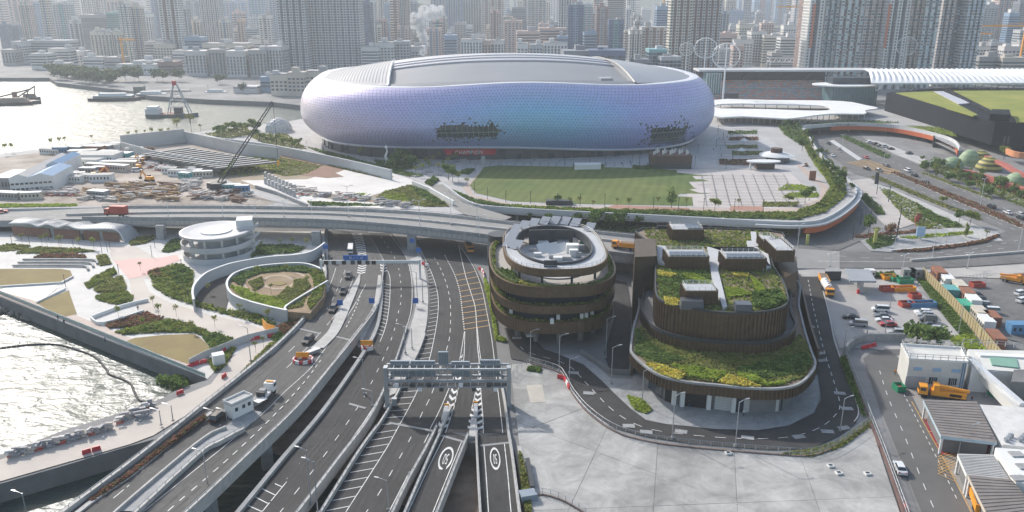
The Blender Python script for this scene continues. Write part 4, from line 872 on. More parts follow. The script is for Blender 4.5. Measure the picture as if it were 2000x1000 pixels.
fl=MB().add(r_ring(16.9,24.9,16.7),[tuple(range(72))]).build('roof_terrace',mat('terrace_paving',(.42,.40,.37),.8,.08,.2),rt,fix=False)
for th in[R(x)for x in range(200,350,18)]:
 p=r_pt(th,12.5,19.5,0);MB().cyl(p,.75,4.9,12).build('support_column',concrete_d,rt)
MB().add(r_ring(8,14,4.85),[tuple(range(72))]).build('soffit',concrete_d,rt,fix=False)
MB().prism(r_ring(7,14,0,dy=6),0,4.8).build('entrance_core',glass_d,rt,fix=False)
ra,rb_,rdx,rdy=14.0,22.3,.9,.2;oa,ob,ody=10.4,17.8,.6
RI=dict(n=2.5)
b=MB();b.grid([r_ring(ra,rb_,21.2,dx=rdx,dy=rdy),r_ring(oa,ob,21.2,2.2,dx=rdx,dy=ody)],0,True);ring_top=b.build('ring_roof_deck',roofpave,rt,fix=False)
b=MB();b.grid([r_ring(oa,ob,19.3,2.2,dx=rdx,dy=ody),r_ring(ra-.2,rb_-.2,19.3,dx=rdx,dy=rdy),r_ring(ra+.3,rb_+.3,19.8,dx=rdx,dy=rdy),r_ring(ra+.3,rb_+.3,21.6,dx=rdx,dy=rdy),r_ring(ra-.1,rb_-.1,21.6,dx=rdx,dy=rdy),r_ring(ra-.1,rb_-.1,21.2,dx=rdx,dy=rdy)],0,True);b.build('ring_fascia',bronze,rt,fix=False)
b=MB();b.grid([r_ring(oa,ob,19.3,2.2,dx=rdx,dy=ody),r_ring(oa,ob,21.9,2.2,dx=rdx,dy=ody),r_ring(oa+.5,ob+.5,21.9,2.2,dx=rdx,dy=ody),r_ring(oa+.5,ob+.5,21.2,2.2,dx=rdx,dy=ody)],0,True);b.build('opening_kerb',dark_metal,rt,fix=False)
railing(rt,r_ring(ra-.5,rb_-.5,21.2,dx=rdx,dy=rdy)+[r_pt(0,ra-.5,rb_-.5,21.2,dx=rdx,dy=rdy)],1.1,2)
railing(rt,r_ring(16.6,24.6,16.7)+[r_pt(0,16.6,24.6,16.7)],1.9,2,dark_metal)
for th in[R(x)for x in range(190,360,22)]+[R(x)for x in range(10,180,34)]:
 p=r_pt(th,12.4,20.2,16.7,dx=rdx,dy=rdy);MB().box(p,.6,.6,2.7).build('ring_column',dark_metal,rt)
for(x,y)in((1000,468),(1010,484),(1008,452),(1024,445),(1043,440),(1064,437),(1084,436),(1104,437),(1124,440),(1152,449),(994,480)):
 p=P(x,y,21.3);a=math.atan2(p.y-rc.y,p.x-rc.x)
 q=MB().add([(-1.7,-2,.3),(1.7,-2,.3),(1.7,2,2.2),(-1.7,2,2.2),(-1.7,-2,.2),(1.7,-2,.2),(1.7,2,2.1),(-1.7,2,2.1)],[(0,1,2,3),(7,6,5,4),(0,4,5,1),(1,5,6,2),(2,6,7,3),(3,7,4,0)])
 pn=q.build('solar_panel',mat('solar_panel_pale',(.30,.32,.35),.3,.08,.3,.2),rt);pn.matrix_basis=Matrix.Translation(p)@Matrix.Rotation(R(-25),4,'Z')@Matrix.Scale(.85,4)
 g=MB();[g.bar((sx*1.2,1.9,0),(sx*1.2,1.9,2.1),.12)for sx in(-1,1)];f_=g.build('panel_frame',steel,pn)
MB().add(r_ring(9.8,17,17.0,2.2,dx=rdx,dy=ody),[tuple(range(72))]).build('courtyard_floor',roofpave,rt,fix=False)
sw=[P(1033,478,17),P(1124,478,17)];MB().wall([sw[0],(sw[0]+sw[1])/2+Vector((0,.8,0)),sw[1]],0,4.6,.5).build('dark_screen',dark_metal,rt)
ps=PP([(1062,527),(1088,527)],20.4);MB().wall(ps,0,2.6,.4).build('dark_screen',dark_metal,rt)
for k,(x,y)in enumerate(((1062,487),(1078,487),(1094,488),(1066,496),(1082,497),(1098,492))):
 p=P(x,y,17.1);o=MB().add([(-2.2,-.8,.3),(2.2,-.8,.6),(2.2,.9,1.9),(-2.2,.9,1.6)],[(0,1,2,3)]).build('skylight_panel',white_w,rt);o.matrix_basis=Matrix.Translation(p)@Matrix.Rotation(.5,4,'Z')
for(x,y,sx,sz,m)in((1118,492,3.6,2.4,white_w),(1124,480,1.6,2.4,concrete),(1139,478,1.8,2.2,mat('tank_green',(.03,.3,.2),.5,.1,.3)),(1130,502,1.4,1.4,steel),(1076,504,1.2,1.0,steel),(1106,506,2.6,.9,concrete),(1150,486,2,1,concrete),(1050,500,2.2,1.0,white_w),(1060,476,3,1.2,white_w),(1100,480,3.4,1.6,steel),(1090,508,2.4,1.0,white_w),(1120,500,2.4,2.0,white_w),(1134,488,2.2,1.6,steel),(1040,490,2,.8,concrete),(1084,474,2.6,1,concrete)):
 p=P(x,y,17.05);MB().box(p,sx,sx*.7,sz).build('roof_plant_unit',m,rt)
p=P(975,470,17);MB().cyl(p,3.4,2.2,24).build('statue_plinth',dark_metal,rt)
bed([(972,528),(1000,530),(1020,552),(1060,556),(1056,562),(1000,550),(976,540)],16.8,leaf_green,1500,.9,.4,'terrace_planting',rt)
bed([(1005,543),(1020,552),(1060,562),(1050,566),(1008,552)],16.8,leaf_gold,600,.7,.4,'terrace_planting',rt)
for i,(x,y)in enumerate(((1078,632),(1090,624),(1136,622),(1145,620),(1156,614),(998,612))):
 p=P(x,y,8.0);MB().box(p,.9,.7,1.4).build('air_unit',white_w,rt)
vb=thing('green_roof_building','long low bronze-clad building with green roofs stepping down to garage doors','building',(P(1420,700,0).x,P(1420,700,0).y,0),world=True)
def tier(top_px,z1,z0,mw,mt,par,name='tier_wall',fin=True,par_h=.9,step=1.0,smo=5):
 w=smooth(PP(top_px,z1),smo);b=MB();b.prism([(p.x,p.y)for p in w],z0,z1,1,0,bottom=True)
 o=b.build(name,[mw,mt],par,fix=False)
 wl_=[Vector((p.x,p.y,z1))for p in w];MB().wall(wl_+[wl_[0]],0,par_h,.35).build('parapet',dark_metal,o)
 if fin:fins(o,[Vector((p.x,p.y,z0))for p in offset(w,.1 if sum(w[i-1].x*w[i].y-w[i].x*w[i-1].y for i in range(len(w)))>0 else-.1)],z0,z1-z0,step,w=.22,d=.35)
 return o,w
pod_px=[(1246,560),(1248,600),(1238,640),(1232,680),(1236,694),(1256,714),(1290,736),(1340,748),(1400,754),(1460,760),(1520,761),(1560,752),(1586,728),(1592,710),(1584,688),(1572,650),(1560,600),(1548,545),(1400,535),(1250,535)]
pod_w=smooth(PP(pod_px,7.5),5)
b=MB();b.prism([(p.x,p.y)for p in pod_w],5.1,7.5,1,0);po_=b.build('podium_fascia',[bronze,soil],vb,fix=False)
MB().wall(pod_w,7.5-7.5+0,.5,.5).build('parapet',concrete_g,po_)
fins(po_,offset(pod_w[:-12],.15),5.15,2.3,.9,w=.25,d=.35)
inn=offset(pod_w,-3.2);g=MB();g.grid([[Vector((p.x,p.y,-.2))for p in inn[5:]],[Vector((p.x,p.y,4.7))for p in inn[5:]]]);gw=g.build('ground_floor_wall',concrete_d,vb)
def front_x(px):return min(inn[20:75],key=lambda p:abs(proj((p.x,p.y,2))[0]-px))
for(x0,x1,nm,m)in((1268,1292,'glazed_wall',glass_d),(1298,1317,'bay_shade_panel',black),(1331,1384,'bay_shade_panel',black),(1394,1426,'roller_shutter',mat('shutter_white',(.55,.55,.54),.6,.05,.3)),(1428,1448,'glazed_wall',glass_d),(1450,1522,'roller_shutter',mat('shutter_white',(.55,.55,.54),.6,.05,.3)),(1526,1566,'glazed_wall',glass_d)):  # black panels stand in for the shade inside the open garage bays
 a,c=front_x(x0),front_x(x1);d=(c-a);d.z=0;n_=Vector((d.y,-d.x,0)).normalized()*.12
 q=MB().wall([Vector((a.x,a.y,0))+n_,Vector((c.x,c.y,0))+n_],.05,4.2,.2);o=q.build(nm,m,gw)
 if nm=='roller_shutter':
  k=MB()
  for zz in np.arange(.4,4.2,.4):k.bar(Vector((a.x,a.y,zz))+n_*2,Vector((c.x,c.y,zz))+n_*2,.05)
  k.build('shutter_rib',concrete_g,o,'stuff')
for x in(1318,1328,1388,1428):
 p=front_x(x);MB().box((p.x,p.y-.4,0),.9,.9,4.6).build('door_pier',white_w,gw)
t2,w2=tier([(1262,560),(1252,600),(1260,622),(1280,644),(1320,660),(1380,669),(1440,672),(1500,671),(1540,656),(1553,638),(1544,612),(1530,560),(1400,545)],10.0,7.2,bronze,concrete_d,vb)  # ledge top in dark concrete, painting in the shadow below the upper tier
top_px=[(1281,500),(1280,550),(1281,572),(1288,586),(1312,597),(1370,608),(1420,613),(1480,612),(1520,605),(1538,592),(1536,572),(1528,550),(1506,508),(1530,470),(1500,452),(1258,447),(1262,470)]
t3,w3=tier(top_px,17.2,9.5,bronze,soil,vb,smo=3,par_h=.5)
bed(top_px,17.2,leaf_mix,9000,.5,.42,'roof_planting',vb)
bed([(1284,530),(1300,527),(1340,530),(1385,528),(1392,590),(1402,604),(1320,596),(1290,582)],17.3,leaf_green,3000,.6,.4,'roof_planting',vb)
bed([(1330,535),(1350,533),(1390,550),(1392,558),(1370,556)],17.5,leaf_lime,1500,.35,.3,'roof_planting',vb)
bed([(1415,560),(1450,565),(1470,575),(1420,580)],17.5,leaf_lime,900,.4,.3,'roof_planting',vb);bed([(1464,535),(1492,560),(1500,575),(1480,572)],17.5,leaf_lime,900,.4,.3,'roof_planting',vb)
bed([(1284,528),(1310,532),(1322,536),(1310,542),(1286,538)],17.5,leaf_gold,700,.4,.3,'roof_planting',vb);bed([(1430,532),(1462,534),(1460,542),(1432,538)],17.5,leaf_gold,500,.4,.3,'roof_planting',vb)
bed([(1296,580),(1328,586),(1322,598),(1300,594)],17.5,leaf_gold,600,.5,.3,'roof_planting',vb)
bed([(1470,575),(1520,568),(1535,590),(1500,606),(1470,600)],17.3,leaf_green,2200,1.1,.5,'roof_planting',vb)
bed([(1254,700),(1262,650),(1280,676),(1330,696),(1400,707),(1460,710),(1520,702),(1560,688),(1580,690),(1586,712),(1570,738),(1520,754),(1460,753),(1400,748),(1340,741),(1290,727)],7.5,leaf_olive,9000,.5,.4,'podium_planting',vb)
bed([(1240,690),(1242,640),(1262,665),(1300,690),(1340,702),(1300,712),(1260,700)],7.6,leaf_green,3000,.6,.4,'podium_planting',vb)
bed([(1440,722),(1480,710),(1570,690),(1586,705),(1570,728),(1500,740),(1450,735)],7.6,leaf_green,4500,.7,.4,'podium_planting',vb)
bed([(1314,714),(1350,720),(1400,728),(1420,735),(1400,744),(1350,738)],7.6,leaf_lime,2500,1.0,.45,'podium_planting',vb);bed([(1440,730),(1470,735),(1500,752),(1540,748),(1500,756),(1450,745)],7.6,leaf_lime,1200,1,.45,'podium_planting',vb)
bed([(1262,712),(1290,717),(1330,730),(1338,736),(1325,744),(1290,733)],7.7,leaf_gold,2200,.9,.4,'podium_planting',vb);bed([(1404,746),(1420,736),(1445,742),(1485,757),(1450,757),(1420,753)],7.7,leaf_gold,2000,.9,.4,'podium_planting',vb)
rp=lambda pts,z=17.32:MB().prism([(p.x,p.y)for p in PP(pts,z)],17.1,17.95).build('roof_path',roofpave,vb,fix=False)
rp([(1381,486),(1411,486),(1402,530),(1420,603),(1412,606),(1390,545)]);rp([(1283,483),(1300,484),(1298,520),(1284,516)]);rp([(1466,456),(1476,456),(1481,484),(1462,488),(1458,474),(1468,474)]);rp([(1385,486),(1470,486),(1500,500),(1505,525),(1490,530),(1480,486)])
def penthouse(x0,x1,y0,y1,zt,roof,depth,zb=17.2,m=bronze,rail=True,nm='roof_house'):
 """box on the roof from its front foot line (x0..x1, y0) up to the front roof edge at row y1"""
 a,c=P(x0,y0,zb),P(x1,y0,zb);c.y=a.y;h=at((x0+x1)/2,a.y,py=y1).z-zb
 ctr=Vector(((a.x+c.x)/2,a.y+depth/2,zb));w=c.x-a.x
 o=MB().box(ctr,w,depth,h).build(nm,m,vb)
 k=Vector((ctr.x,ctr.y,zb+h));cs=[k+Vector((sx*w/2,sy*depth/2,0))for sx,sy in((-1,-1),(1,-1),(1,1),(-1,1),(-1,-1))]
 fins(o,[q-Vector((0,0,h))for q in offset(cs,.08)],zb,h+.15,.75,w=.16,d=.3)
 b=MB().box(k,w-.8,depth-.8,.12);b.build('house_roof',roofpave,o)
 railing(o,[q+(k-q).normalized()*.5 for q in cs],1.0,1.5,steel_w)
 if 'solar' in roof:
  f0,f1=(0,.5)if roof=='solar_front' else(0,1)
  nx,ny=max(2,int(w/1.6)),2 if roof=='solar_front' else 3
  x_lo=.5 if roof=='solar_right' else.06
  for i in range(nx):
   for j in range(ny):
    u=x_lo+(.94-x_lo)*(i+.5)/nx;v=.08+(.5 if roof=='solar_front' else.85)*(j+.5)/ny
    MB().box((k.x-w/2+u*w,k.y-depth/2+v*depth,k.z+.3),(.94-x_lo)*w/nx*.93,depth*(.5 if roof=='solar_front' else.85)/ny*.93,.08).build('solar_panel',solar_m,o)
 return o
penthouse(1311,1373,470,449,21,'solar_right',7);penthouse(1303,1383,527,502,21,'solar_front',7);penthouse(1414,1495,530,506,21,'solar_front',7);penthouse(1336,1400,597,569,21,'plain',5.5)
penthouse(1514,1550,512,490,22,'plain',12);penthouse(1489,1514,490,471,22,'plain',6)
for x0,x1,y in((1330,1376,606),(1437,1470,613)):
 a,c=P(x0,y,17.2),P(x1,y,17.2);MB().box(((a.x+c.x)/2,a.y+1.6,17.2),c.x-a.x,3,2.2,-.06,0,.92,.9).build('zinc_cowl',mat('zinc_dark',(.13,.14,.16),.4,.1,.3,.5),vb)
for i in range(12):
 p=P(1285+(i%6)*4.4,440+(i//6)*7,17.4);MB().box(p,.6,.5,1.1).build('condenser_unit',dark_metal,vb)
bed([(1250,636),(1262,646),(1280,662),(1320,678),(1380,688),(1440,692),(1500,690),(1545,676),(1562,655),(1576,670),(1584,692),(1560,702),(1460,714),(1380,711),(1320,700),(1280,682),(1256,700),(1244,690)],7.5,leaf_olive,7000,.5,.4,'podium_planting',vb)
lt=P(1260,500,9);MB().prism([(p.x,p.y)for p in PP([(1240,466),(1280,466),(1283,500),(1240,502)],20)],0,20).build('stair_tower',bronze_d,vb,fix=False)
MB().prism([(p.x,p.y)for p in PP([(1240,502),(1280,500),(1281,545),(1262,530),(1240,520)],14)],0,14.5).build('ramp_wall',bronze,vb,fix=False)
MB().prism([(p.x,p.y)for p in PP([(1512,505),(1555,502),(1558,530),(1530,545)],15)],0,15.2).build('stair_tower',bronze_d,vb,fix=False)
for pts in([(1245,540),(1250,600),(1238,660),(1236,690)],[(1556,535),(1568,580),(1582,640),(1598,690)]):
 MB().wall(smooth(PP(pts,6),4),-6,7.2,.5).build('flank_wall',bronze_d,vb)
sheet('building_forecourt',[(1094,693),(1140,712),(1174,742),(1200,768),(1232,798),(1262,820),(1300,828),(1400,838),(1480,840),(1540,831),(1590,806),(1602,770),(1588,690),(1240,690),(1236,740),(1192,738),(1162,712),(1132,692)],.1,concrete_g)
lane=sheet('service_lane',[(1196,545),(1224,552),(1232,600),(1230,700),(1226,728),(1192,728),(1180,690),(1200,620)],.16,asphalt)
for q in([(1234,555),(1238,600),(1234,700),(1230,732)],[(1192,730),(1230,732)],[(1135,690),(1160,706),(1192,730)]):
 struct(MB().wall(smooth(PP(q,0),4),0,1.3,.35).build('lane_wall',concrete_d))
line(lane,[p+Vector((0,0,.05))for p in smooth(PP([(1209,552),(1218,600),(1214,680),(1206,726)],.2),6)],.18)
# park buildings on the near left
def pos(t):return(t.location.x,t.location.y)
wb=thing('wavy_roof_pavilion','long low brick pavilion under a grey wavy roof that curls down at one end','pavilion',P(130,465,0),world=True)
fr_=smooth([P(17,436,5.2),P(40,436,5.6),P(60,437,5.4),P(74,442,4.8),P(92,438,5.5),P(112,444,4.8),P(130,440,5.5),P(152,447,4.9),P(190,447,5.2),P(222,448,5.2),P(234,456,3.6),P(244,475,.1)],5)
bk_=smooth([P(48,424,5.5),P(62,426,6),P(88,427,6),P(110,428,5.4),P(124,430,6),P(145,434,5.4),P(172,432,6),P(184,437,5.4),P(206,434,6),P(232,437,5.4),P(256,440,4.2),P(274,461,.1)],5)
md_=[(a+b)/2+Vector((0,0,.5 if i<len(fr_)-6 else.2))for i,(a,b)in enumerate(zip(fr_,bk_))]
b=MB();b.grid([fr_,md_,bk_]);b.grid([[p-Vector((0,0,.4))for p in fr_],fr_]);wr=b.build('roof',mat('roof_sheet_pale',(.40,.41,.42),.55,.06,.3),wb)
b=MB();b.tube([p+Vector((0,0,.05))for p in fr_],.22,5);b.build('roof_edge',white_w,wr)
b=MB();n=len(fr_)
for i in range(1,n-6,1):b.bar(fr_[i]+Vector((0,0,.06)),md_[i]+Vector((0,0,.06)),.06);b.bar(md_[i]+Vector((0,0,.06)),bk_[i]+Vector((0,0,.06)),.06)
b.build('roof_seam',concrete_g,wr,'stuff',fix=False)
a,c=P(27,460,0),P(233,473,0)
segs=[(0,.36),(.40,.64),(.68,.82),(.86,1)]
for s0,s1 in segs:MB().wall([a.lerp(c,s0),a.lerp(c,s1)],0,3.6,.4).build('brick_wall',mat('brick_wall',(.22,.115,.08),.85,.15,.8),wb)
MB().wall([a+Vector((0,.4,0)),c+Vector((0,.4,0))],0,4.9,.3).build('upper_wall',concrete_g,wb)
MB().wall([a.lerp(c,.655)-Vector((0,.3,0)),a.lerp(c,.675)-Vector((0,.3,0))],0,2.6,.2).build('door',dark_metal,wb)
cc=at(424,276,z=6);sp=thing('spiral_ramp_building','white round building with stacked open ring ramps and a shallow dish roof','building',(cc.x,cc.y,0),world=True)
wcon=mat('white_concrete',(.50,.51,.52),.7,.06,.15)
def disc(r,z,k=48):return[Vector((cc.x+r*cos(2*pi*i/k),cc.y+r*sin(2*pi*i/k),z))for i in range(k)]
for z0,z1,r in((0,2.2,11.8),(4.4,6.2,12.1)):
 b=MB();b.grid([disc(r-.4,z0),disc(r,z0),disc(r+.15,z1),disc(r-.25,z1),disc(r-.4,z0)],0,True);o=b.build('ramp_parapet',wcon,sp)
 MB().prism([(p.x,p.y)for p in disc(r-.3,0)],z0-.3,z0+.12).build('ramp_slab',wcon,o)
b=MB();b.grid([disc(11.2,8.4),disc(12.2,8.7),disc(12.3,9.6),disc(11.6,9.7),disc(9,9.3),disc(6.2,9.15)],0,True);b.add(disc(6.2,9.15),[tuple(range(48))]);b.add(disc(11.2,8.4),[tuple(range(48))]);rf=b.build('dish_roof',mat('dish_roof_grey',(.42,.43,.45),.5,.05,.1),sp)
MB().cyl((cc.x,cc.y,9.2),5.4,.3,32).build('roof_light',white_w,rf)
for i in range(10):
 a_=2*pi*i/10+.2;MB().cyl((cc.x+9.2*cos(a_),cc.y+9.2*sin(a_),0),.45,8.6,10).build('column',white_w,sp)
MB().cyl((cc.x,cc.y,0),6.5,8.4,32).build('core_wall',wcon,sp)
q=P(476,470,5);stw=MB().box((q.x,q.y+3,0),5.5,6,12.5,.25).build('stair_tower',white_w,sp)
for zz in(3,6.3,9.6):
 k=MB();k.wall([Vector((q.x-1,q.y-2.5,zz)),Vector((q.x+4.2,q.y-1.5,zz)),Vector((q.x+4.6,q.y+4,zz))],0,1.1,.25);k.build('landing',wcon,stw)
cw_m=mat('curved_wall_concrete',(.44,.465,.48),.7,.07,.12)
def cwall(pts,z,h,lab,t=.5,n=6):
 w=resample(smooth(PP(pts,z),n),40);o=MB().wall(w,-h,h,t).build('retaining_wall',[cw_m],None)
 MB().wall([p+Vector((0,0,.01))for p in w],0,.12,t+.15).build('coping',white_w,o)
 return tag(o,lab,'wall')
cwall([(378,585),(376,568),(382,552),(402,533),(430,521),(460,512),(520,502),(580,497),(610,490),(634,474)],4,4.2,'long sweeping pale retaining wall around the outside of the slip road')
gpath=[(560,606),(520,597),(480,586),(455,575),(445,563),(443,552),(448,542),(462,531),(500,520),(560,514),(600,515),(630,526)]
cwall(gpath,4,4.2,'curved pale wall holding up the round garden inside the loop')
cwall([(560,606),(563,594),(640,548)],3.6,3.8,'short straight wall closing the round garden beside the highway',.4)
sheet('slip_ramp',[(380,590),(378,570),(385,556),(404,538),(432,526),(462,517),(520,508),(580,503),(612,496),(634,480),(640,520),(600,516),(560,516),(500,523),(462,535),(446,548),(443,560),(447,580),(440,605),(400,600)],.2,asphalt)
gp=gpath+[(640,545),(634,575),(610,604),(575,640)]
gpw=[P(x,y,3)for x,y in[(557,608),(520,600),(480,589),(457,578),(448,566),(447,556),(452,547),(465,536),(502,525),(560,519),(600,520),(628,530),(638,548),(632,580),(606,612)]]
MB().prism([(p.x,p.y)for p in gpw],0,3).build('garden_soil',mat('garden_soil',(.29,.21,.13),.95,.25,.12),None,fix=False)['kind']='structure'
for r_,m in(((540,553,64,26),'ring'),((543,551,30,13),'ring')):
 cx_,cy_,rx_,ry_=r_;pth=[P(cx_+rx_*cos(a_),cy_+ry_*sin(a_),3.06)for a_ in np.linspace(.2,5.9,40)]
 struct(line(None,pth,1.1,mat('garden_path',(.42,.33,.24),.85,.1,.2),'garden_path'))
MB().prism([(p.x,p.y)for p in PP([(530,555),(540,549),(556,550),(560,554),(545,558)],3.1)],3,3.15).build('garden_lawn',dry)['kind']='structure'
for k,(x0,x1,y)in enumerate(((45,188,508),(35,180,514),(25,170,520))):
 w=smooth(PP([(x0,y),(x1-20,y),(x1,y+3),(x1+2,y+8)],.3),4);o=struct(MB().wall(w,0,.55,.7).build('seating_step',concrete_g))
for pts,lab in(([(0,561),(110,554),(124,551),(143,541)],'low white kerb wall edging the larger dry lawn'),([(72,592),(128,565)],'low white kerb wall beside the splash pool'),([(178,624),(203,634),(282,610)],'pale green-edged low wall of the sloping water feature'),([(180,622),(240,600),(290,588)],'upper pale low wall of the sloping water feature')):
 tag(MB().wall(smooth(PP(pts,.2),4),0,.9 if 'green' in lab or 'upper' in lab else.5,.4).build('low_wall',white_w),lab,'wall')
gr=thing('promenade_railing','long glass-panelled railing along the harbour promenade','railing',P(200,655,0),world=True)
rp_=resample(PP([(-250,455),(0,574),(200,655),(402,738)],0),70);b=MB()
for i in range(0,69):
 p,q=rp_[i],rp_[i+1];MB().wall([p.lerp(q,.04),p.lerp(q,.96)],.15,.95,.05).build('glass_panel',mat('rail_glass',(.36,.46,.42),.2,.05,.2),gr);b.bar(p,p+Vector((0,0,1.25)),.09)
b.tube([p+Vector((0,0,1.22))for p in rp_],.06,4);b.build('handrail',steel,gr,'stuff')
MB().wall(rp_,-4.6,4.6,.8).build('sea_wall_face',mat('sea_wall_stone',(.2,.165,.15),.9,.3,.4),None)['kind']='structure'
bm_=smooth(PP([(-60,690),(0,681),(60,674),(110,674),(150,684),(185,698),(208,722),(214,732),(252,748),(262,765),(272,782),(290,788),(306,786)],WZ),8)
b=MB();L_=lens(bm_);s=0
while s<L_[-1]:a_,t_=along(bm_,s,L_);e_=along(bm_,s+1.1,L_)[0];b.tube([a_+Vector((0,0,.12)),e_+Vector((0,0,.12))],.3,6);s+=1.25
tag(b.build('floating_boom',mat('boom_grey',(.09,.085,.08),.8,.2,.5)),'long dark floating boom curving across the bright water','boom')
rock=[]
for k in range(3):
 bmx=bmesh.new();bmesh.ops.create_icosphere(bmx,subdivisions=1,radius=1)
 for v in bmx.verts:v.co*=1+random.uniform(-.3,.25)
 me=bpy.data.meshes.new('boulder');bmx.to_mesh(me);bmx.free();me.materials.append(mat('rock_grey',(.2,.19,.175),.9,.35,.8));rock.append(me)
for i in range(60):
 x=random.uniform(-40,56);y=586+(x+40)*.35+random.uniform(-6,10);p=P(x,y,WZ);o=bpy.data.objects.new('boulder',rock[i%3]);C.objects.link(o);s_=random.uniform(.5,1.3);o.location=(p.x,p.y,WZ+random.uniform(-.2,.9));o.scale=(s_*1.3,s_,s_*.7);o.rotation_euler=(random.random(),random.random(),random.random()*6)
 tag(o,'rough grey boulder piled against the sea wall','boulder','boulders at the foot of the sea wall',shared=True)
# gantries
ga=thing('road_gantry','big grey steel gantry with walkways and sign boxes across the toll lanes','gantry',at(872,164,z=0),world=True)
gl,gr_=at(757,163.7,z=0),at(994,163.7,z=0)
for q in(gl,gr_):MB().box(q,.9,1.6,9.9).build('post',steel,ga);MB().box(q,1.5,2.2,.5).build('post_base',concrete_g,ga)
for z,y,w in((9.5,0,.45),(9.5,2.6,.45),(6.7,0,.5),(6.7,2.6,.4),(5.6,-.9,.25)):
 MB().bar((gl.x,gl.y+y-.6,z),(gr_.x,gl.y+y-.6,z),w).build('beam',steel,ga)
b=MB();n=16
for i in range(n):
 x0=gl.x+(gr_.x-gl.x)*i/n;x1=gl.x+(gr_.x-gl.x)*(i+1)/n
 b.bar((x0,gl.y-.6,6.7),(x0,gl.y-.6,9.5),.16);b.bar((x0,gl.y+2,6.7 if i%2 else 9.5),(x1,gl.y+2,9.5 if i%2 else 6.7),.16);b.bar((x0,gl.y-.6,9.5),(x0,gl.y+2,9.5),.14);b.bar((x0,gl.y-1.5,5.6),(x0,gl.y-1.5,6.7),.08);b.bar((x0,gl.y-1.4,5.5),(x0,gl.y+2,5.5),.12)
b.build('bracing',steel,ga,'stuff')
MB().box(((gl.x+gr_.x)/2,gl.y+.2,5.35),gr_.x-gl.x-1,2.6,.12).build('walkway_grating',dark_metal,ga)
sb_m=mat('sign_back_blue_grey',(.26,.32,.37),.5,.1,.4,.3)
for x0,x1,z0,z1 in((763,800,6.6,10.2),(803,850,6.6,10.2),(857,876,9.6,12.4),(882,917,6.6,10),(939,976,6.6,10.4)):
 p,q=at(x0,166,z=8),at(x1,166,z=8);o=MB().box(((p.x+q.x)/2,166.2,z0),q.x-p.x,.5,z1-z0).build('sign_box',sb_m,ga);k=MB()
 for i in range(7):xx=p.x+(q.x-p.x)*i/6;k.bar((xx,165.85,z0),(xx,165.85,z1),.14)
 for zz in(z0,(z0+z1)/2,z1):k.bar((p.x,165.85,zz),(q.x,165.85,zz),.12)
 k.build('sign_box_rib',steel,o,'stuff')
for i,x in enumerate((775,792,806,820,838,862,900,926,955,968)):
 p=at(x,162.4,z=6);MB().box((p.x,162.2,4.7 if i%2 else 5.7),.9,.7,.8).build('camera_housing',dark_metal if i%3 else white_pl,ga)
MB().box((gl.x+1.6,gl.y,.3),1.1,.9,1.8).build('control_cabinet',steel,ga)
gb=thing('sign_gantry','slim white gantry with a row of lane signs and a blue board near the viaduct','gantry',at(722,250,z=0),world=True)
g0,g1=at(629,250,z=0),at(821,250,z=0)
for q in(g0,g1):MB().box(q,.6,.8,7).build('post',steel_w,gb)
MB().bar((g0 .x,249.7,6.2),(g1 .x,249.7,6.2),.3,0,1.1).build('beam',steel_w,gb)
for i,x in enumerate((637,652,672,689,702,718,730)):
 p=at(x,249.3,z=6);MB().box((p.x,249.2,5.5),1.3,.35,1.3).build('lane_signal',black if i%2==0 else dark_metal,gb)
b=MB()
for i in range(14):
 p=at(755+i*4.6,249.5,z=6);b.box((p.x,249.3,5.3),.25,.3,.7)
b.build('lamp_bracket',steel,gb,'stuff')
blue_s=mat('sign_blue',(.03,.13,.42),.5,.06,.3)
p,q=at(670,250.2,z=7.4),at(718,250.2,z=7.4);sbd=MB().box(((p.x+q.x)/2,250.3,6.6),q.x-p.x,.25,1.7).build('direction_board',blue_s,gb)
b=MB();mx_=(p.x+q.x)/2
for dx in(-1.6,1.9):b.bar((mx_+dx-.4,250.1,7.1),(mx_+dx+.4,250.1,7.9),.14);b.bar((mx_+dx+.4,250.1,7.1),(mx_+dx+(-.4 if dx<0 else.4),250.1,7.9 if dx<0 else 7.5),.14)
for dx in(-.5,.5):b.box((mx_+dx,250.1,7.3),.35,.05,.2)
b.build('sign_symbol',white_paint,sbd,'stuff')
for x,y,zt,lab in((638,506,5.5,'small blue board on a post at the curved wall end'),(806,494,5.5,'blue sign on a pole by the island under the viaduct'),(818,505,4,'small blue sign low on the island beside the hatching'),(812,600,3,'small blue sign on the white island between the lanes'),(727,600,3,'blue sign at the tip of the narrow island'),(665,604,3,'blue sign on the first long island'),(588,606,3,'blue sign at the grass edge of the highway')):
 p=P(x,y,.2);t=thing('road_sign',lab,'road sign',p);MB().tube([(0,0,0),(0,0,zt)],.09,6).build('pole',steel,t);MB().box((0,-.15,zt-1.7),1.7,.12,1.7).build('sign_plate',blue_s,t)
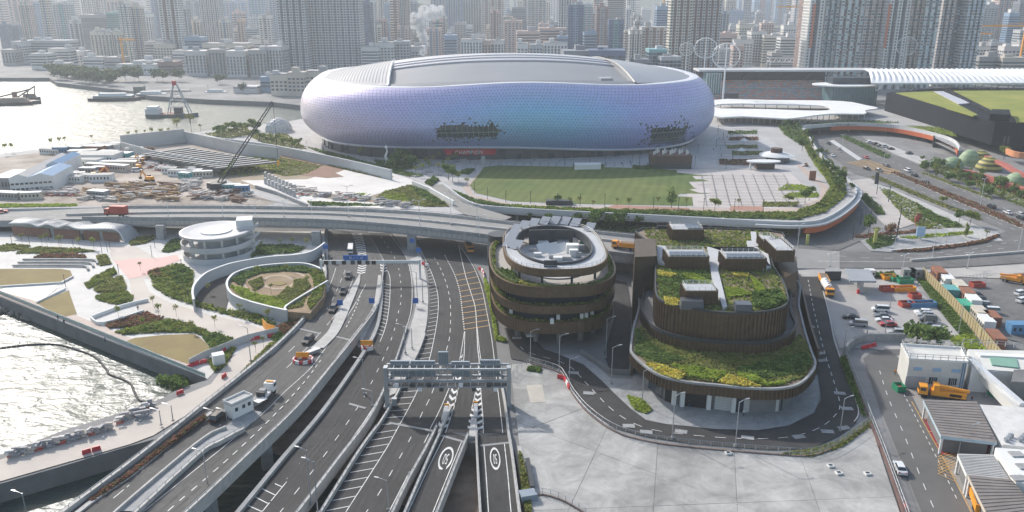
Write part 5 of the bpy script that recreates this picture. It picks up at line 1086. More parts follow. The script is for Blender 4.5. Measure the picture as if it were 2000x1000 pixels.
# building site on the raised ground
def cabin(x,y,w,d,h,m,lab,rz=0.0,z=TZ,cat='cabin',grp='cabins and containers on the building site',name='site_cabin'):
 t=thing(name,lab,cat,P(x,y,z),rz,grp);b=MB();b.box((0,d/2,0),w,d,h).build('body',m,t)
 MB().box((0,d/2,h-.02),w+.15,d+.15,.12).build('roof',m if name=='container' else white_w if m is not white_w else concrete,t)
 k=MB()
 for i in range(int(w/1.5)):k.box((-w/2+.9+i*1.5,-.03,h*.4),.7,.1,h*.32)
 k.build('window',glass_d,t,'stuff');return t
cream_m=mat('cabin_cream',(.55,.50,.42),.7,.08,.4);teal_m=mat('cabin_teal',(.12,.36,.36),.6,.1,.4);rust_m=mat('container_rust',(.28,.12,.07),.7,.2,.5);blue_c=mat('container_blue',(.10,.24,.42),.6,.1,.4);red_c=mat('container_red',(.42,.07,.05),.6,.12,.4);green_c=mat('container_green',(.03,.27,.14),.6,.1,.4)
adjm={white_w.name:'white',cream_m.name:'cream',teal_m.name:'teal',rust_m.name:'rusty',blue_c.name:'blue',red_c.name:'red',green_c.name:'green',concrete_g.name:'grey'}
for(x,y,w,d,h,m)in[(118,349,9,3,3,white_w),(128,355,9,3,3,cream_m),(134,347,8,3,3,white_w),(140,357,9,3,3,white_w),(148,350,8,3,3,cream_m),(165,327,14,9,4,white_w),(182,322,22,12,5,white_w),(205,334,24,4,3.2,cream_m),(228,328,20,4,3.2,cream_m),(246,323,14,4,3,white_w),(168,354,8,4,3,white_w),(197,356,10,5,3.4,white_w),(170,342,8,4,3.4,concrete_g),(138,332,4,3,3.4,green_c),(118,302,8,3,4,blue_c),(143,301,9,4,4,concrete_g),(160,305,14,5,3,cream_m),(180,300,12,4,4,rust_m),(195,296,12,4,3.4,concrete_g),(214,293,8,4,3,white_w),(235,290,12,4,3,concrete_g),(252,286,10,4,3,cream_m),(228,314,13,6,4,teal_m),(95,302,12,4,3,white_w),(340,340,13,3,3,white_w),(352,345,13,3,3,white_w),(364,340,9,3,3,white_w),(358,350,6,3,3,teal_m),(380,344,7,3,3,blue_c),(396,347,9,3,3,cream_m),(187,387,9,4,3,concrete_g),(452,374,8,3,3,teal_m),(472,376,6,3,3,blue_c),(60,390,8,3,3,cream_m),(10,390,12,4,3,concrete_g),(170,309,12,4,3,rust_m),(210,306,10,4,3,cream_m),(262,300,9,4,3,white_w),(272,318,9,4,3,rust_m),(190,338,6,3,3,red_c)]:
 a_=adjm[m.name];big='big ' if w>13 else 'small ' if w<7 else ''
 cabin(x,y,w,d,h,m,f'{big}{a_} site cabin on the dusty building ground',random.uniform(-.35,.25))
heap_ms=[mat('heap_timber',(.34,.24,.15),.9,.2,.5),mat('heap_rust',(.24,.15,.11),.9,.2,.5),mat('heap_steel',(.33,.33,.34),.7,.15,.5),mat('heap_pale',(.58,.53,.48),.9,.12,.5),mat('heap_redwhite',(1,1,1),.7,.1,.5,stops=[(.55,.09,.07),(.62,.55,.52),(.5,.2,.16),(.6,.58,.56)]),mat('heap_orange',(.36,.23,.12),.9,.2,.5)]
heap_n=['timber','rusty steel','grey pipe','pale board','red and white barrier','orange formwork']
def heap(x,y,k,w,d,n,z=TZ,rz=0.0,where='on the building ground'):
 b=MB();r_=random.Random(int(x*13+y))
 for i in range(n):
  L_=w*r_.uniform(.5,1);b.box((r_.uniform(-.2,.2)*w,r_.uniform(-.5,.5)*d,(i%4)*.45),L_,r_.uniform(.3,.8),r_.uniform(.25,.5),r_.uniform(-.12,.12)+(r_.random()<.2)*1.2)
 o=b.build('material_stack',heap_ms[k],None,fix=False);o.location=P(x,y,z);o.rotation_euler=(0,0,rz)
 return tag(o,f'loose {heap_n[k]} stack {where}','material stack','stacks of building material')
r_=random.Random(5)
for i in range(78):
 x=r_.uniform(165,345);y=360+r_.uniform(0,32);
 if x<210 and y<372:continue
 heap(x,y,r_.choice((0,1,5,1,3,2,5,0)),r_.uniform(4,9),r_.uniform(2,4),8,rz=r_.uniform(-.6,.3))
for i in range(30):heap(280+i*2.2+r_.uniform(-3,3),318+i*.4+r_.uniform(-3,9),4,4,3,10)
for i in range(24):heap(r_.uniform(340,480),r_.uniform(372,394),r_.choice((1,3,2,4)),6,3,8,rz=r_.uniform(-.5,.5))
for i in range(16):heap(r_.uniform(362,392),r_.uniform(354,368),r_.choice((2,3)),5,4,10)
for i in range(40):heap(r_.uniform(90,300),r_.uniform(292,320),r_.choice((1,3,2,4,0)),6,3,6)
for i in range(26):heap(r_.uniform(60,150),r_.uniform(372,382),r_.choice((4,3,4)),4,2,6)
for i in range(46):
 t_=r_.random();heap(560+t_*240+r_.uniform(-10,10),372+t_*32+r_.uniform(-5,5),r_.choice((3,2,3,2,4)),4,2.5,6,where='along the unfinished slope')
wh=thing('warehouse','white gabled warehouse with blue and grey roof sheets at the edge of the site','warehouse',P(65,376,TZ),world=True)
a0,a1=P(22,378,TZ),P(108,372,TZ);dv=Vector((-.15,1,0)).normalized();hz_=Vector((0,0,6.6))
for(s0,s1,d0,d1,m,hh)in((0,.42,0,52,mat('roof_sheet_grey',(.42,.41,.4),.6,.08,.2),6.8),(.42,1,0,24,blue_c,6.6),(.36,.72,24,50,blue_c,7.6)):
 p,q=a0 .lerp(a1,s0),a0 .lerp(a1,s1);rise=Vector((0,0,1.6));up=Vector((0,0,hh));A_,B_,D_,E_=p+dv*d0,q+dv*d0,q+dv*d1,p+dv*d1;M0,M1=(A_+B_)/2+rise,(D_+E_)/2+rise
 MB().add([A_+up,B_+up,D_+up,E_+up,M0+up,M1+up],[(0,4,5,3),(4,1,2,5)]).build('roof',m,wh)
 MB().add([A_,B_,D_,E_,A_+up,B_+up,D_+up,E_+up,M0+up,M1+up],[(0,1,5,8,4),(1,2,6,5),(2,3,7,9,6),(3,0,4,7)]).build('wall',white_w,wh)
b=MB()
for i in range(9):
 for j in range(2):p=a0 .lerp(a1,(i+.6)/9.4)-dv*.08;b.box((p.x,p.y,TZ+1.2+j*2.4),1.3,.1,.8,math.atan2((a1-a0).y,(a1-a0).x))
b.build('window',glass_d,wh,'stuff')
cabin(4,376,9,18,6.5,concrete_g,'grey shed with pale roof left of the blue-roofed warehouse',cat='shed',name='site_shed')
lv=thing('louvred_roof','large sloping louvred roof of dark and white slats with pale side walls','roof structure',P(390,320,TZ),world=True)
ca,cb,cc_,cd=P(272,302,10),P(362,288,10),P(548,318,10),P(428,330,10)
MB().add([ca,cb,cc_,cd],[(0,1,2,3)]).build('roof_slope',black,lv)
for i in range(13):
 t_=(i+.5)/13;p,q=ca.lerp(cd,t_),cb.lerp(cc_,t_);MB().bar(p+Vector((0,0,.35)),q+Vector((0,0,.35)),2.3,0,.14).build('louvre_slat',concrete_g,lv)
for pts,h_ in(((238,294),(300,312),(400,332),(430,336)),5),(((238,292),(362,278)),8),(((362,278),(470,302),(545,312)),6.5):
 MB().wall([P(x,y,TZ)for x,y in pts],0,h_,.6).build('side_wall',mat('deck_wall_pale',(.5,.5,.49),.8,.08,.1),lv)
sw_=tag(MB().wall(smooth([P(408,282,TZ),P(430,286,TZ),P(520,298,TZ),P(620,318,TZ),P(700,336,TZ),P(765,352,TZ)],6),0,5,1.0).build('slope_wall',[cw_m]),'long pale curved wall climbing beside the planted slope','wall')
tag(MB().wall([P(806,362,TZ),P(840,376,TZ),P(886,402,TZ)],0,2.2,.8).build('ramp_wall',white_w),'white wall beside the ramp road at the end of the slope','wall')
tag(MB().wall([P(500,368,TZ),P(540,380,TZ),P(588,400,TZ),P(600,406,TZ)],-3,4.5,.8).build('sheet_pile_wall',concrete_g),'bare grey pile wall below the unfinished slope','wall')
rd=sheet('ramp_road',[(838,360),(868,360),(880,378),(905,396),(1000,424),(980,432),(905,418),(870,395)],TZ+.1,mat('ramp_asphalt',(.25,.24,.225),.85,.1,.1))
for i in range(18):
 x=520+(i%9)*7;y=356+(i//9)*12+(i%9)*3.2;pl_=MB().box((0,0,0),1.1,1.1,5).build('scaffold_tower',steel);pl_.location=P(x,y,TZ-2);tag(pl_,'thin grey scaffold tower against the pile wall','scaffold','scaffold towers along the pile wall')
cr=thing('crawler_crane','black crawler crane with a long raised lattice boom on the building site','crane',P(428,374,TZ),world=True)
q=P(428,372,TZ)
for sx in(-2.2,2.2):MB().box((q.x+sx,q.y,TZ),1.3,8,1.4).build('track',black,cr)
MB().box((q.x,q.y,TZ+1.3),4.5,8.5,2.6).build('cab_body',dark_metal,cr);MB().box((q.x-3.2,q.y-2,TZ+1.6),1.8,2.4,2.4).build('cab',glass_d,cr)
b0=q+Vector((0,0,3));b1=at(533,q.y+6,py=199)
b=MB();ax=(b1-b0).normalized();sd_=ax.cross(Vector((0,1,0))).normalized();n_=26
for o1,o2 in((-1,-1),(1,-1),(1,1),(-1,1)):b.bar(b0+sd_*o1*.7+Vector((0,o2*.7,0)),b1+sd_*o1*.45+Vector((0,o2*.45,0)),.25)
for i in range(n_):
 p,r2_=b0 .lerp(b1,i/n_),b0 .lerp(b1,(i+1)/n_);s_=1 if i%2 else-1
 b.bar(p+sd_*s_*.65+Vector((0,-.6,0)),r2_-sd_*s_*.6+Vector((0,-.6,0)),.16);b.bar(p+sd_*.65+Vector((0,s_*.6,0)),r2_+sd_*.6-Vector((0,s_*.6,0)),.16)
b.build('boom',dark_metal,cr,fix=False)
MB().bar(b0+Vector((-1,0,0)),b0 .lerp(b1,.3),.5).build('boom_foot',mat('crane_green',(.30,.42,.08),.5,.1,.3),cr)
MB().tube([b1,b1+Vector((0,0,-26))],.08,4).build('hoist_rope',black,cr);MB().box(b1+Vector((0,0,-28)),.8,.6,2).build('hook_block',orange_pl,cr)
def excavator(x,y,lab,rz):
 t=thing('excavator',lab,'excavator',P(x,y,TZ),rz)
 for sy in(-1.1,1.1):MB().box((0,sy,0),4,.7,.9).build('track',black,t)
 MB().box((-.3,0,.9),3.4,2.5,1.5).build('body',orange_pl,t);MB().box((.8,-.7,1.2),1.4,1.1,1.8).build('cab',glass_d,t)
 MB().bar((1.2,.3,1.8),(4.2,.3,4.6),.5).build('boom',orange_pl,t);MB().bar((4.2,.3,4.6),(6.2,.3,1.6),.4).build('dipper_arm',orange_pl,t);MB().box((6.1,.3,.5),.9,1.2,1.1).build('bucket',dark_metal,t)
excavator(292,354,'orange excavator with raised arm in the middle of the site',2.6);excavator(188,346,'orange excavator beside the white cabins',.4);excavator(258,322,'brown-orange excavator near the louvred roof',1.2);excavator(272,330,'orange excavator beside the parked white van',2)
bmx=bmesh.new();bmesh.ops.create_icosphere(bmx,subdivisions=3,radius=8.5)
for v in list(bmx.verts):
 if v.co.z<-.6:bmx.verts.remove(v)
dm=thing('geodesic_dome','pale geodesic dome on the harbour garden beside the arena','dome',P(545,256,TZ));me=bpy.data.meshes.new('dome_skin');bmx.to_mesh(me);me.materials.append(mat('dome_skin',(.5,.52,.54),.4,.1,.3));link('dome_skin',me,dm)
b=MB();[b.bar(e.verts[0].co*1.01,e.verts[1].co*1.01,.22)for e in bmx.edges];b.build('dome_frame',white_w,dm,'stuff',fix=False);bmx.free()
t=thing('plaza_sculpture','tall white abstract sculpture among the shrubs before the arena','sculpture',P(756,324,TZ));MB().cyl((0,0,0),1.4,3,10,0,.8).build('plinth',concrete_g,t);b=MB();b.tube([(0,0,3),(-.6,0,5),(.4,0,7.5),(0,0,9.5)],.75,8,0,.3);b.build('shaft',white_w,t);bb=MB().cyl((0,0,9.3),.9,1.2,10,0,.4).build('head',white_w,t)
bmx=bmesh.new();pr_=random.Random(4);pc=at(822,990,py=108)
for i in range(54):
 f=i/53;y_=108-92*f;x_=822+8*sin(f*7)+(18*(f-.35)if f>.35 else 0)+pr_.uniform(-1,1)*(3+22*f*f);c_=at(x_,990,py=y_+pr_.uniform(-4,4));rad=2.0+6.0*f*pr_.uniform(.6,1.2)
 m4=Matrix.Translation(c_)@Matrix.Diagonal((rad,rad,rad,1));bmesh.ops.create_icosphere(bmx,subdivisions=2,radius=1,matrix=m4)
for v in bmx.verts:v.co+=Vector((pr_.uniform(-1,1),pr_.uniform(-1,1),pr_.uniform(-1,1)))*.5
me=bpy.data.meshes.new('steam_cloud');bmx.to_mesh(me);bmx.free();vm=bpy.data.materials.new('steam');vm.use_nodes=True;vn=vm.node_tree.nodes;vn.remove(vn['Principled BSDF'])
vv=vn.new('ShaderNodeVolumePrincipled');vv.inputs['Color'].default_value=(1,1,1,1);vt=vn.new('ShaderNodeTexCoord');vz=vn.new('ShaderNodeTexNoise');vz.inputs['Scale'].default_value=.16;vz.inputs['Detail'].default_value=5;vr=vn.new('ShaderNodeMapRange');vr.inputs[1].default_value=.38;vr.inputs[2].default_value=.66;vr.inputs[4].default_value=.32
for a_,b_ in((vt.outputs['Object'],vz.inputs['Vector']),(vz.outputs['Fac'],vr.inputs[0]),(vr.outputs[0],vv.inputs['Density'])):vm.node_tree.links.new(a_,b_)
vm.node_tree.links.new(vv.outputs[0],vn['Material Output'].inputs['Volume']);me.materials.append(vm)
link('steam_cloud',me,None,'stuff')
# boats
def hull(L_,B_,D_,m,t,name='hull',sheer=.5):
 rows=[]
 for u in np.linspace(0,1,9):
  w=B_/2*(1-max(0,(u-.6)/.4)**2*.98)*(1 if u>.05 else.85);z=D_+sheer*(abs(u-.4)*1.6)**2
  rows.append([(-L_/2+u*L_,-w*.75,-.6),(-L_/2+u*L_,-w,z),(-L_/2+u*L_,w,z),(-L_/2+u*L_,w*.75,-.6)])
 b=MB();b.grid(rows);b.add(rows[0],[(0,1,2,3)]);return b.build(name,m,t)
hull_dark=mat('hull_dark',(.04,.05,.055),.6,.2,.2);hull_green=mat('hull_green_grey',(.10,.14,.14),.6,.2,.2);deck_rust=mat('deck_rust',(.3,.13,.09),.8,.2,.3)
def barge(x,y,L_,rz,lab,kind):
 t=thing('harbour_vessel',lab,'boat',P(x,y,WZ),rz)
 hull(L_,L_*.3,2.6,hull_green if kind=='derrick' else hull_dark,t)
 MB().box((0,0,2.2),L_*.8,L_*.26,.5).build('deck',deck_rust,t)
 if kind=='derrick':
  MB().box((-L_*.36,0,2.6),L_*.26,L_*.26,4.4).build('wheelhouse',white_w,t);MB().box((-L_*.36,0,7),L_*.2,L_*.2,1.6).build('bridge_deck',white_w,t)
  b=MB();top=Vector((L_*.1,0,26))
  for sx,sy in((-.12,-.1),(-.12,.1),(.3,-.1),(.3,.1)):b.bar((L_*(.05+sx),L_*sy,2.6),top+Vector((sx*6,sy*6,0)),.7)
  for z in(8,13,18,23):
   f=(z-2.6)/23.4
   for sy in(-.1,.1):b.bar(Vector((L_*-.07,L_*sy,2.6)).lerp(top,f),Vector((L_*.35,L_*sy,2.6)).lerp(top,f),.35)
   b.bar(Vector((L_*-.07,-L_*.1,2.6)).lerp(top,f),Vector((L_*.35,L_*.1,2.6)).lerp(top,min(1,f+.2)),.3)
  b.build('derrick_frame',steel,t,fix=False);MB().box(top+Vector((0,0,-1)),3,2.4,3.5).build('derrick_head',red_pl,t);MB().box((L_*.12,0,2.6),6,5,5).build('winch_house',dark_metal,t)
 elif kind=='ferry':
  MB().box((-1,0,2.2),L_*.75,L_*.2,2.6).build('cabin',white_w,t);MB().box((-2,0,4.8),L_*.5,L_*.16,2).build('upper_cabin',white_w,t);MB().box((-1,0,3.2),L_*.76,L_*.205,.7).build('window_band',glass_d,t);MB().tube([(-L_*.3,0,2),(-L_*.3,0,11)],.2,5).build('mast',dark_metal,t)
 else:
  MB().box((L_*.12,0,2.4),L_*.5,L_*.22,3.5,0,0,.7,.6).build('cargo_heap',soil,t);b=MB();b.bar((-L_*.3,0,3),(L_*.38,0,13),1.2);b.bar((L_*.3,0,3),(L_*.36,0,12),.8);b.build('conveyor_boom',dark_metal,t);MB().box((-L_*.38,0,2.4),L_*.14,L_*.2,6).build('wheelhouse',deck_rust,t)
barge(338,228,40,.12,'derrick barge with a tall pale A-frame and rusty deck in the harbour','derrick');barge(226,196,46,.12,'white and grey ferry moored at the end of the pier','ferry');barge(5,205,62,.35,'dark rusty dredger with sloping conveyor at the edge of the harbour','dredger');barge(52,196,24,.3,'small dark barge close behind the dredger','cargo')
barge(425,188,28,.05,'small covered boat moored near the pier shed','ferry');barge(300,192,36,.12,'dark landing barge lying along the pier','ferry')
pr=thing('ferry_pier','long low harbour pier with grey roof sheds','pier',P(330,188,WZ),.12);MB().box((0,4,0),95,9,2.5).build('pier_deck',concrete_d,pr);MB().box((-8,4,5),55,7,.6).build('pier_roof',concrete_g,pr)
for i in range(10):MB().box((-34+i*6,4,2.5),.6,.6,2.6).build('pier_post',steel_w,pr)
MB().box((-28,4,2.5),9,8,7).build('pier_house',mat('pier_house_dark',(.15,.17,.16),.8,.2,.3),pr)
# sports ground, halls and bridge on the far right
def px_prism(name,pts,z0,z1,m,par,zpx=None,mside=None):
 w=PP(pts,z1 if zpx is None else zpx);b=MB();b.prism([(p.x,p.y)for p in w],z0,z1,0,None if mside is None else 1)
 return b.build(name,m if mside is None else[m,mside],par,fix=False)
st=thing('athletics_stand','open stand with orange and grey seats under a long white-edged roof','stand',at(1530,690,z=TZ),world=True)
seat_m=mat('seat_mix',(1,1,1),.6,.15,.3,stops=[(.72,.30,.2),(.62,.34,.26),(.48,.5,.53),(.75,.45,.34),(.36,.41,.47),(.7,.33,.22),(.58,.52,.5)])
s0,s1=at(1388,676,z=TZ),at(1632,676,z=TZ)
b=MB();sb_=MB()
for r in range(11):
 y=678+r*3.0;z=8+r*1.05+(1.5 if r>5 else 0)
 b.box(((s0 .x+s1 .x)/2,y,TZ-1),s1 .x-s0 .x,3.02,z-TZ+1-.5)
 for i in range(46):xx=s0 .x+(i+.5)*(s1 .x-s0 .x)/46;sb_.box((xx,y,z-.5),(s1 .x-s0 .x)/46*.96,1.5,.75)
b.build('seating_steps',concrete_g,st);sb_.build('seat',seat_m,st,'stuff',fix=False)
MB().box(((s0 .x+s1 .x)/2,676.2,TZ),s1 .x-s0 .x,.5,2.4).build('front_wall',mat('track_red',(.42,.14,.10),.7,.1,.2),st)
MB().box(((s0 .x+s1 .x)/2,714,TZ),s1 .x-s0 .x+6,2,23).build('back_wall',mat('stand_dark',(.035,.045,.06),.5,.2,.1),st)
r0,r1_=at(1367,690,z=29),at(1725,690,z=29);MB().box(((r0 .x+r1_.x)/2,705,28.6),r1_.x-r0 .x,22,1.5).build('roof',mat('stand_roof',(.55,.55,.55),.6,.06,.1),st)
for i in range(9):xx=r0 .x+6+i*(r1_.x-r0 .x-12)/8;MB().bar((xx,712,22),(xx,696,28.6),.6).build('roof_strut',dark_metal,st)
gb_=MB();p0,p1=at(1378,690,z=20),at(1406,690,z=20);MB().box(((p0 .x+p1 .x)/2,694,TZ),p1 .x-p0 .x,16,22).build('glass_stair',mat('teal_glass',(.12,.2,.21),.2,.2,.1),st)
for i in range(7):xx=p0 .x+i*(p1 .x-p0 .x)/6;gb_.bar((xx,685.8,TZ),(xx,685.8,28),.3)
gb_.build('glass_mullion',steel_w,st,'stuff')
p=at(1424,668,z=TZ);MB().box((p.x,668,TZ+1),14,1,6.5).build('scoreboard',dark_metal,st)
gk=thing('glass_pavilion','dark teal glass pavilion with a thin white disc roof beside the stand','pavilion',at(1665,655,z=TZ),world=True)
p0,p1=at(1626,650,z=12),at(1712,650,z=12);MB().box(((p0 .x+p1 .x)/2,662,TZ),p1 .x-p0 .x,24,14.5).build('glass_wall',mat('teal_glass',(.12,.2,.21),.2,.2,.1),gk)
b=MB()
for i in range(16):xx=p0 .x+i*(p1 .x-p0 .x)/15;b.bar((xx,649.8,TZ),(xx,649.8,20.5),.22)
b.build('mullion',dark_metal,gk,'stuff');MB().cyl(((p0 .x+p1 .x)/2-4,662,20.8),26,.9,40,0,26,.6).build('disc_roof',white_w,gk);MB().box((p1 .x-12,668,21.6),40,14,5).build('roof_house',mat('stand_dark',(.035,.045,.06),.5,.2,.1),gk)
cn=thing('ribbed_canopy','long white ribbed canopy on slanted struts over the dark sports hall','canopy',at(1850,660,z=TZ),world=True)
e0=at(1697,640,py=160).x;zE,zB=25.2,31;x_end=e0+200;n=44;rows=[]
for y,z,ins in((636,zE-1.2,0),(636,zE,0),(655,zE+2.6,7),(675,zB-1,14),(690,zB,16)):
 rows.append([Vector((e0+ins+(x_end-e0-ins)*i/(2*n),y,z+(.9 if i%2 else 0)*(1 if y>640 else 0)))for i in range(2*n+1)])
b=MB();b.grid(rows);b.build('canopy_roof',mat('canopy_membrane',(.68,.69,.70),.5,.05,.1),cn,fix=False)
for i in range(15):
 xx=e0+10+i*13
 for dx in(-4.5,4.5):MB().bar((xx,648,17.5),(xx+dx,641,zE),.55).build('canopy_strut',steel_w,cn)
hl_=thing('sports_hall','black sports hall with sloping grass roof and white louvred ground floor','hall',P(1900,270,TZ),world=True)
hw=mat('hall_black',(.012,.015,.02),.7,.2,.05,spec=.1)
zr=19.5;rp4=PP([(1732,181),(1944,237),(2350,262),(2350,172),(1845,171)],zr)
b=MB();b.prism([(p.x,p.y)for p in rp4],TZ-.3,zr);b.build('wall',hw,hl_,fix=False)
grr=lambda pts,m,dz,nm:MB().prism([(p.x,p.y)for p in PP(pts,zr+dz)],zr-.3,zr+dz,bottom=False).build(nm,m,hl_,fix=False)
gro=mat('hall_roof_grass',(.20,.26,.03),.95,.25,.03,col2=(.32,.30,.06),detail=7)
grr([(1750,181),(1822,178),(1910,224),(1900,226)],gro,.4,'grass_roof');grr([(1862,177),(2350,172),(2350,255),(1985,238),(1975,222),(1935,216)],gro,.45,'grass_roof')
grr([(1824,178),(1842,178),(1896,201),(1872,203)],mat('roof_vent_pale',(.5,.5,.54),.5,.08,.2),.7,'roof_vent');grr([(1845,173),(1852,173),(1950,222),(1940,222)],hw,1.6,'roof_kerb')
px_prism('roof_house',[(1934,222),(1974,224),(1972,214),(1938,213)],zr,zr+4,hw,hl_,zr+4)
for s in np.linspace(.02,.98,46):
 a=PP([(1732,181),(1944,237)],zr);q=a[0].lerp(a[1],s);d=(a[1]-a[0]).normalized();nrm=Vector((d.y,-d.x,0));nrm=nrm if nrm.y<0 else-nrm
 if s>.3:MB().box((q.x+nrm.x*.3,q.y+nrm.y*.3,TZ),1.7,.35,5.2,math.atan2(d.y,d.x)).build('louvre_panel',white_w,hl_)
tb=thing('green_glass_annex','pale green glass-clad annex at the corner of the black hall','annex',P(1975,290,TZ),world=True)
px_prism('wall',[(1944,243),(2100,246),(2100,236),(1952,234)],TZ-1,17,mat('annex_green_glass',(.22,.34,.27),.4,.12,.2),tb,17)
for x in(1950,1958):p=P(x,270,11);MB().box((p.x,p.y-6,9),.8,.4,4).build('window_slot',dark_metal,tb)
wc=thing('forked_walkway_roof','sweeping white forked canopy on slim columns linking the arena to the halls','canopy',at(1560,600,z=TZ),world=True)
outer=smooth(PP([(1395,195),(1500,195),(1640,197),(1690,205),(1715,211),(1690,215),(1688,222),(1620,222),(1545,231),(1510,230),(1450,227),(1395,226)],11.6),3,True)
hole=smooth(PP([(1400,204),(1450,202),(1560,204),(1610,207),(1622,212),(1600,216),(1500,213),(1440,212),(1400,211)],11.6),3,True)
bmx=bmesh.new();oe=[]
for lp in(outer,hole):
 vs_=[bmx.verts.new(p)for p in lp];oe+=[bmx.edges.new((vs_[i-1],vs_[i]))for i in range(len(vs_))]
bmesh.ops.triangle_fill(bmx,use_beauty=True,edges=oe);ex=bmesh.ops.extrude_face_region(bmx,geom=bmx.faces[:])
for v in[g for g in ex['geom']if isinstance(g,bmesh.types.BMVert)]:v.co.z-=.9
bmesh.ops.recalc_face_normals(bmx,faces=bmx.faces);me=bpy.data.meshes.new('canopy_roof');bmx.to_mesh(me);bmx.free();me.materials.append(white_w);link('canopy_roof',me,wc)
for i in range(26):
 x=1402+i*11.5;y=np.interp(x,[1395,1450,1510,1545,1620,1690],[224,225,228,229,220,219]);p=P(x,y,11);MB().cyl((p.x,p.y,TZ),.3,5,6).build('canopy_column',steel_w,wc)
for i in range(9):p=P(1408+i*22,200,11);MB().cyl((p.x,p.y,TZ),.3,5,6).build('canopy_column',steel_w,wc)
ob_=thing('orange_edged_bridge','curved deck over the street with white parapet and orange edge beam','bridge',P(1740,260,TZ),world=True)
arc=resample(smooth(PP([(1570,250),(1600,247),(1650,244),(1700,245),(1750,249),(1800,258),(1845,270),(1866,280),(1874,292)],TZ),5),40)
MB().wall(arc,0,1.6,.6).build('parapet',[fascia_m],ob_);orr=mat('orange_panel',(.52,.12,.035),.55,.08,.1)
MB().wall(offset(arc[6:],.7),-3.2,2.6,.5).build('edge_beam',orr,ob_);MB().wall(offset(arc,-.2),-.7,.9,1.4).build('parapet_base',[fascia_m],ob_)
bk2=[p+Vector((6,40,0))for p in arc];b=MB();b.grid([[p+Vector((0,0,-.05))for p in arc],[p+Vector((0,0,-.05))for p in bk2]]);b.grid([[p+Vector((0,0,-2.6))for p in bk2],[p+Vector((0,0,-2.6))for p in arc]]);b.build('deck_slab',concrete_g,ob_)
for i in range(4,40,6):p=arc[i]+Vector((2,7,0));MB().cyl((p.x,p.y,0),.6,4,8).build('pier',concrete_g,ob_)
MB().wall(bk2,-6,6,.5).build('rear_wall',hw,ob_)
lp_=resample(smooth(PP([(866,362),(874,368),(902,389),(935,403),(1000,409),(1100,415),(1300,425),(1450,433),(1570,437),(1620,425),(1660,397),(1672,379),(1668,366),(1646,346),(1612,313),(1590,286),(1578,263)],TZ),5),90)
lw=thing('lawn_deck_parapet','pale curved parapet edging the raised lawn above the street','parapet',P(1300,425,TZ),world=True)
MB().wall(lp_,-1.2,2.1,.7).build('parapet',[fascia_m],lw)
i0=next(i for i,p in enumerate(lp_)if proj(p)[0]>1555);MB().wall(offset(lp_[i0:i0+24],1.1),-3.4,2.4,1.2).build('orange_soffit',orr,lw);MB().wall(offset(lp_[i0-4:i0+26],1.5),-.9,.7,1.8).build('deck_lip',[fascia_m],lw)
for x,y in((1010,432),(1385,452),(1440,455),(1500,458),(1560,460),(1300,448)):p=P(x,y,0);MB().cyl(p,.7,4,10).build('column',concrete_g,lw)
t=thing('brick_service_block','brown service block with a row of white exhaust pipes on its roof','service building',P(1311,330,TZ),world=True);a,c=P(1274,330,TZ),P(1348,328,TZ);cx_=(a.x+c.x)/2
MB().box((cx_,a.y+6,TZ),c.x-a.x,12,2.7).build('base_wall',dark_metal,t);MB().box((cx_,a.y+6,TZ+2.7),c.x-a.x+.3,12.3,4).build('upper_wall',mat('brown_brick',(.11,.07,.055),.85,.2,.5),t)
for i in range(16):MB().cyl((a.x+1+i*(c.x-a.x-2)/15,a.y+3+(i*37%7),TZ+6.7),.35,1.6+(i*13%3)*.5,8).build('exhaust_pipe',white_w,t)
t=thing('shell_pavilion','white shell-roofed kiosk with a brown drum on top','kiosk',P(1522,322,TZ),world=True);q=P(1522,318,TZ)
b=MB();rows=[[Vector((q.x+9*r*cos(a),q.y+4+9*r*sin(a)*(1.4 if sin(a)>0 else.8),TZ+4.6-1.6*r**2.2))for a in np.linspace(0,2*pi,29)[:-1]]for r in(1,.8,.5,.02)]
b.grid(rows,0,True);b.build('shell_roof',white_w,t,fix=False);MB().cyl((q.x,q.y+6,TZ+4.2),3,2.4,14).build('roof_drum',mat('brown_brick',(.11,.07,.055),.85,.2,.5),t);MB().cyl((q.x,q.y+3,TZ),6,3.2,20).build('kiosk_wall',glass_d,t)
t=thing('canopy_kiosk','flat white oval canopy over a brick kiosk on the square','kiosk',P(1490,332,TZ),world=True);q=P(1490,330,TZ);b=MB();b.cyl((q.x,q.y,TZ+3.6),8.5,.6,28,0,None,.45);b.build('canopy_roof',white_w,t);MB().box((q.x+1,q.y+1,TZ),9,4,3).build('kiosk_wall',mat('brown_brick',(.11,.07,.055),.85,.2,.5),t);MB().box((q.x-6.5,q.y,TZ),.7,.7,3.6).build('canopy_post',steel_w,t)
for i,(x,y)in enumerate(((1447,302),(1452,282),(1300,312))):
 t=thing('event_tent','small white peaked event tent','tent',P(x,y,TZ));MB().cyl((0,0,2.3),2.6,1.6,4,0,.1).build('tent_roof',white_w,t);[MB().bar((sx*1.6,sy*1.6,0),(sx*1.6,sy*1.6,2.4),.1).build('tent_pole',steel_w,t)for sx in(-1,1)for sy in(-1,1)]
def dome_th(x,y,r,h,m1,m2,lab):
 t=thing('play_dome',lab,'play dome',P(x,y,0),world=True);q=P(x,y,0)
 for k in range(8):
  a0_,a1_=k/8*pi/2,(k+1)/8*pi/2;b=MB();b.grid([[Vector((q.x+r*cos(e)*cos(a),q.y+r*cos(e)*sin(a),h*sin(e)))for a in np.linspace(0,2*pi,25)[:-1]]for e in(a0_,(a0_+a1_)/2,a1_)],0,True);b.build('dome_ring',m1 if k%2 else m2,t,fix=False)
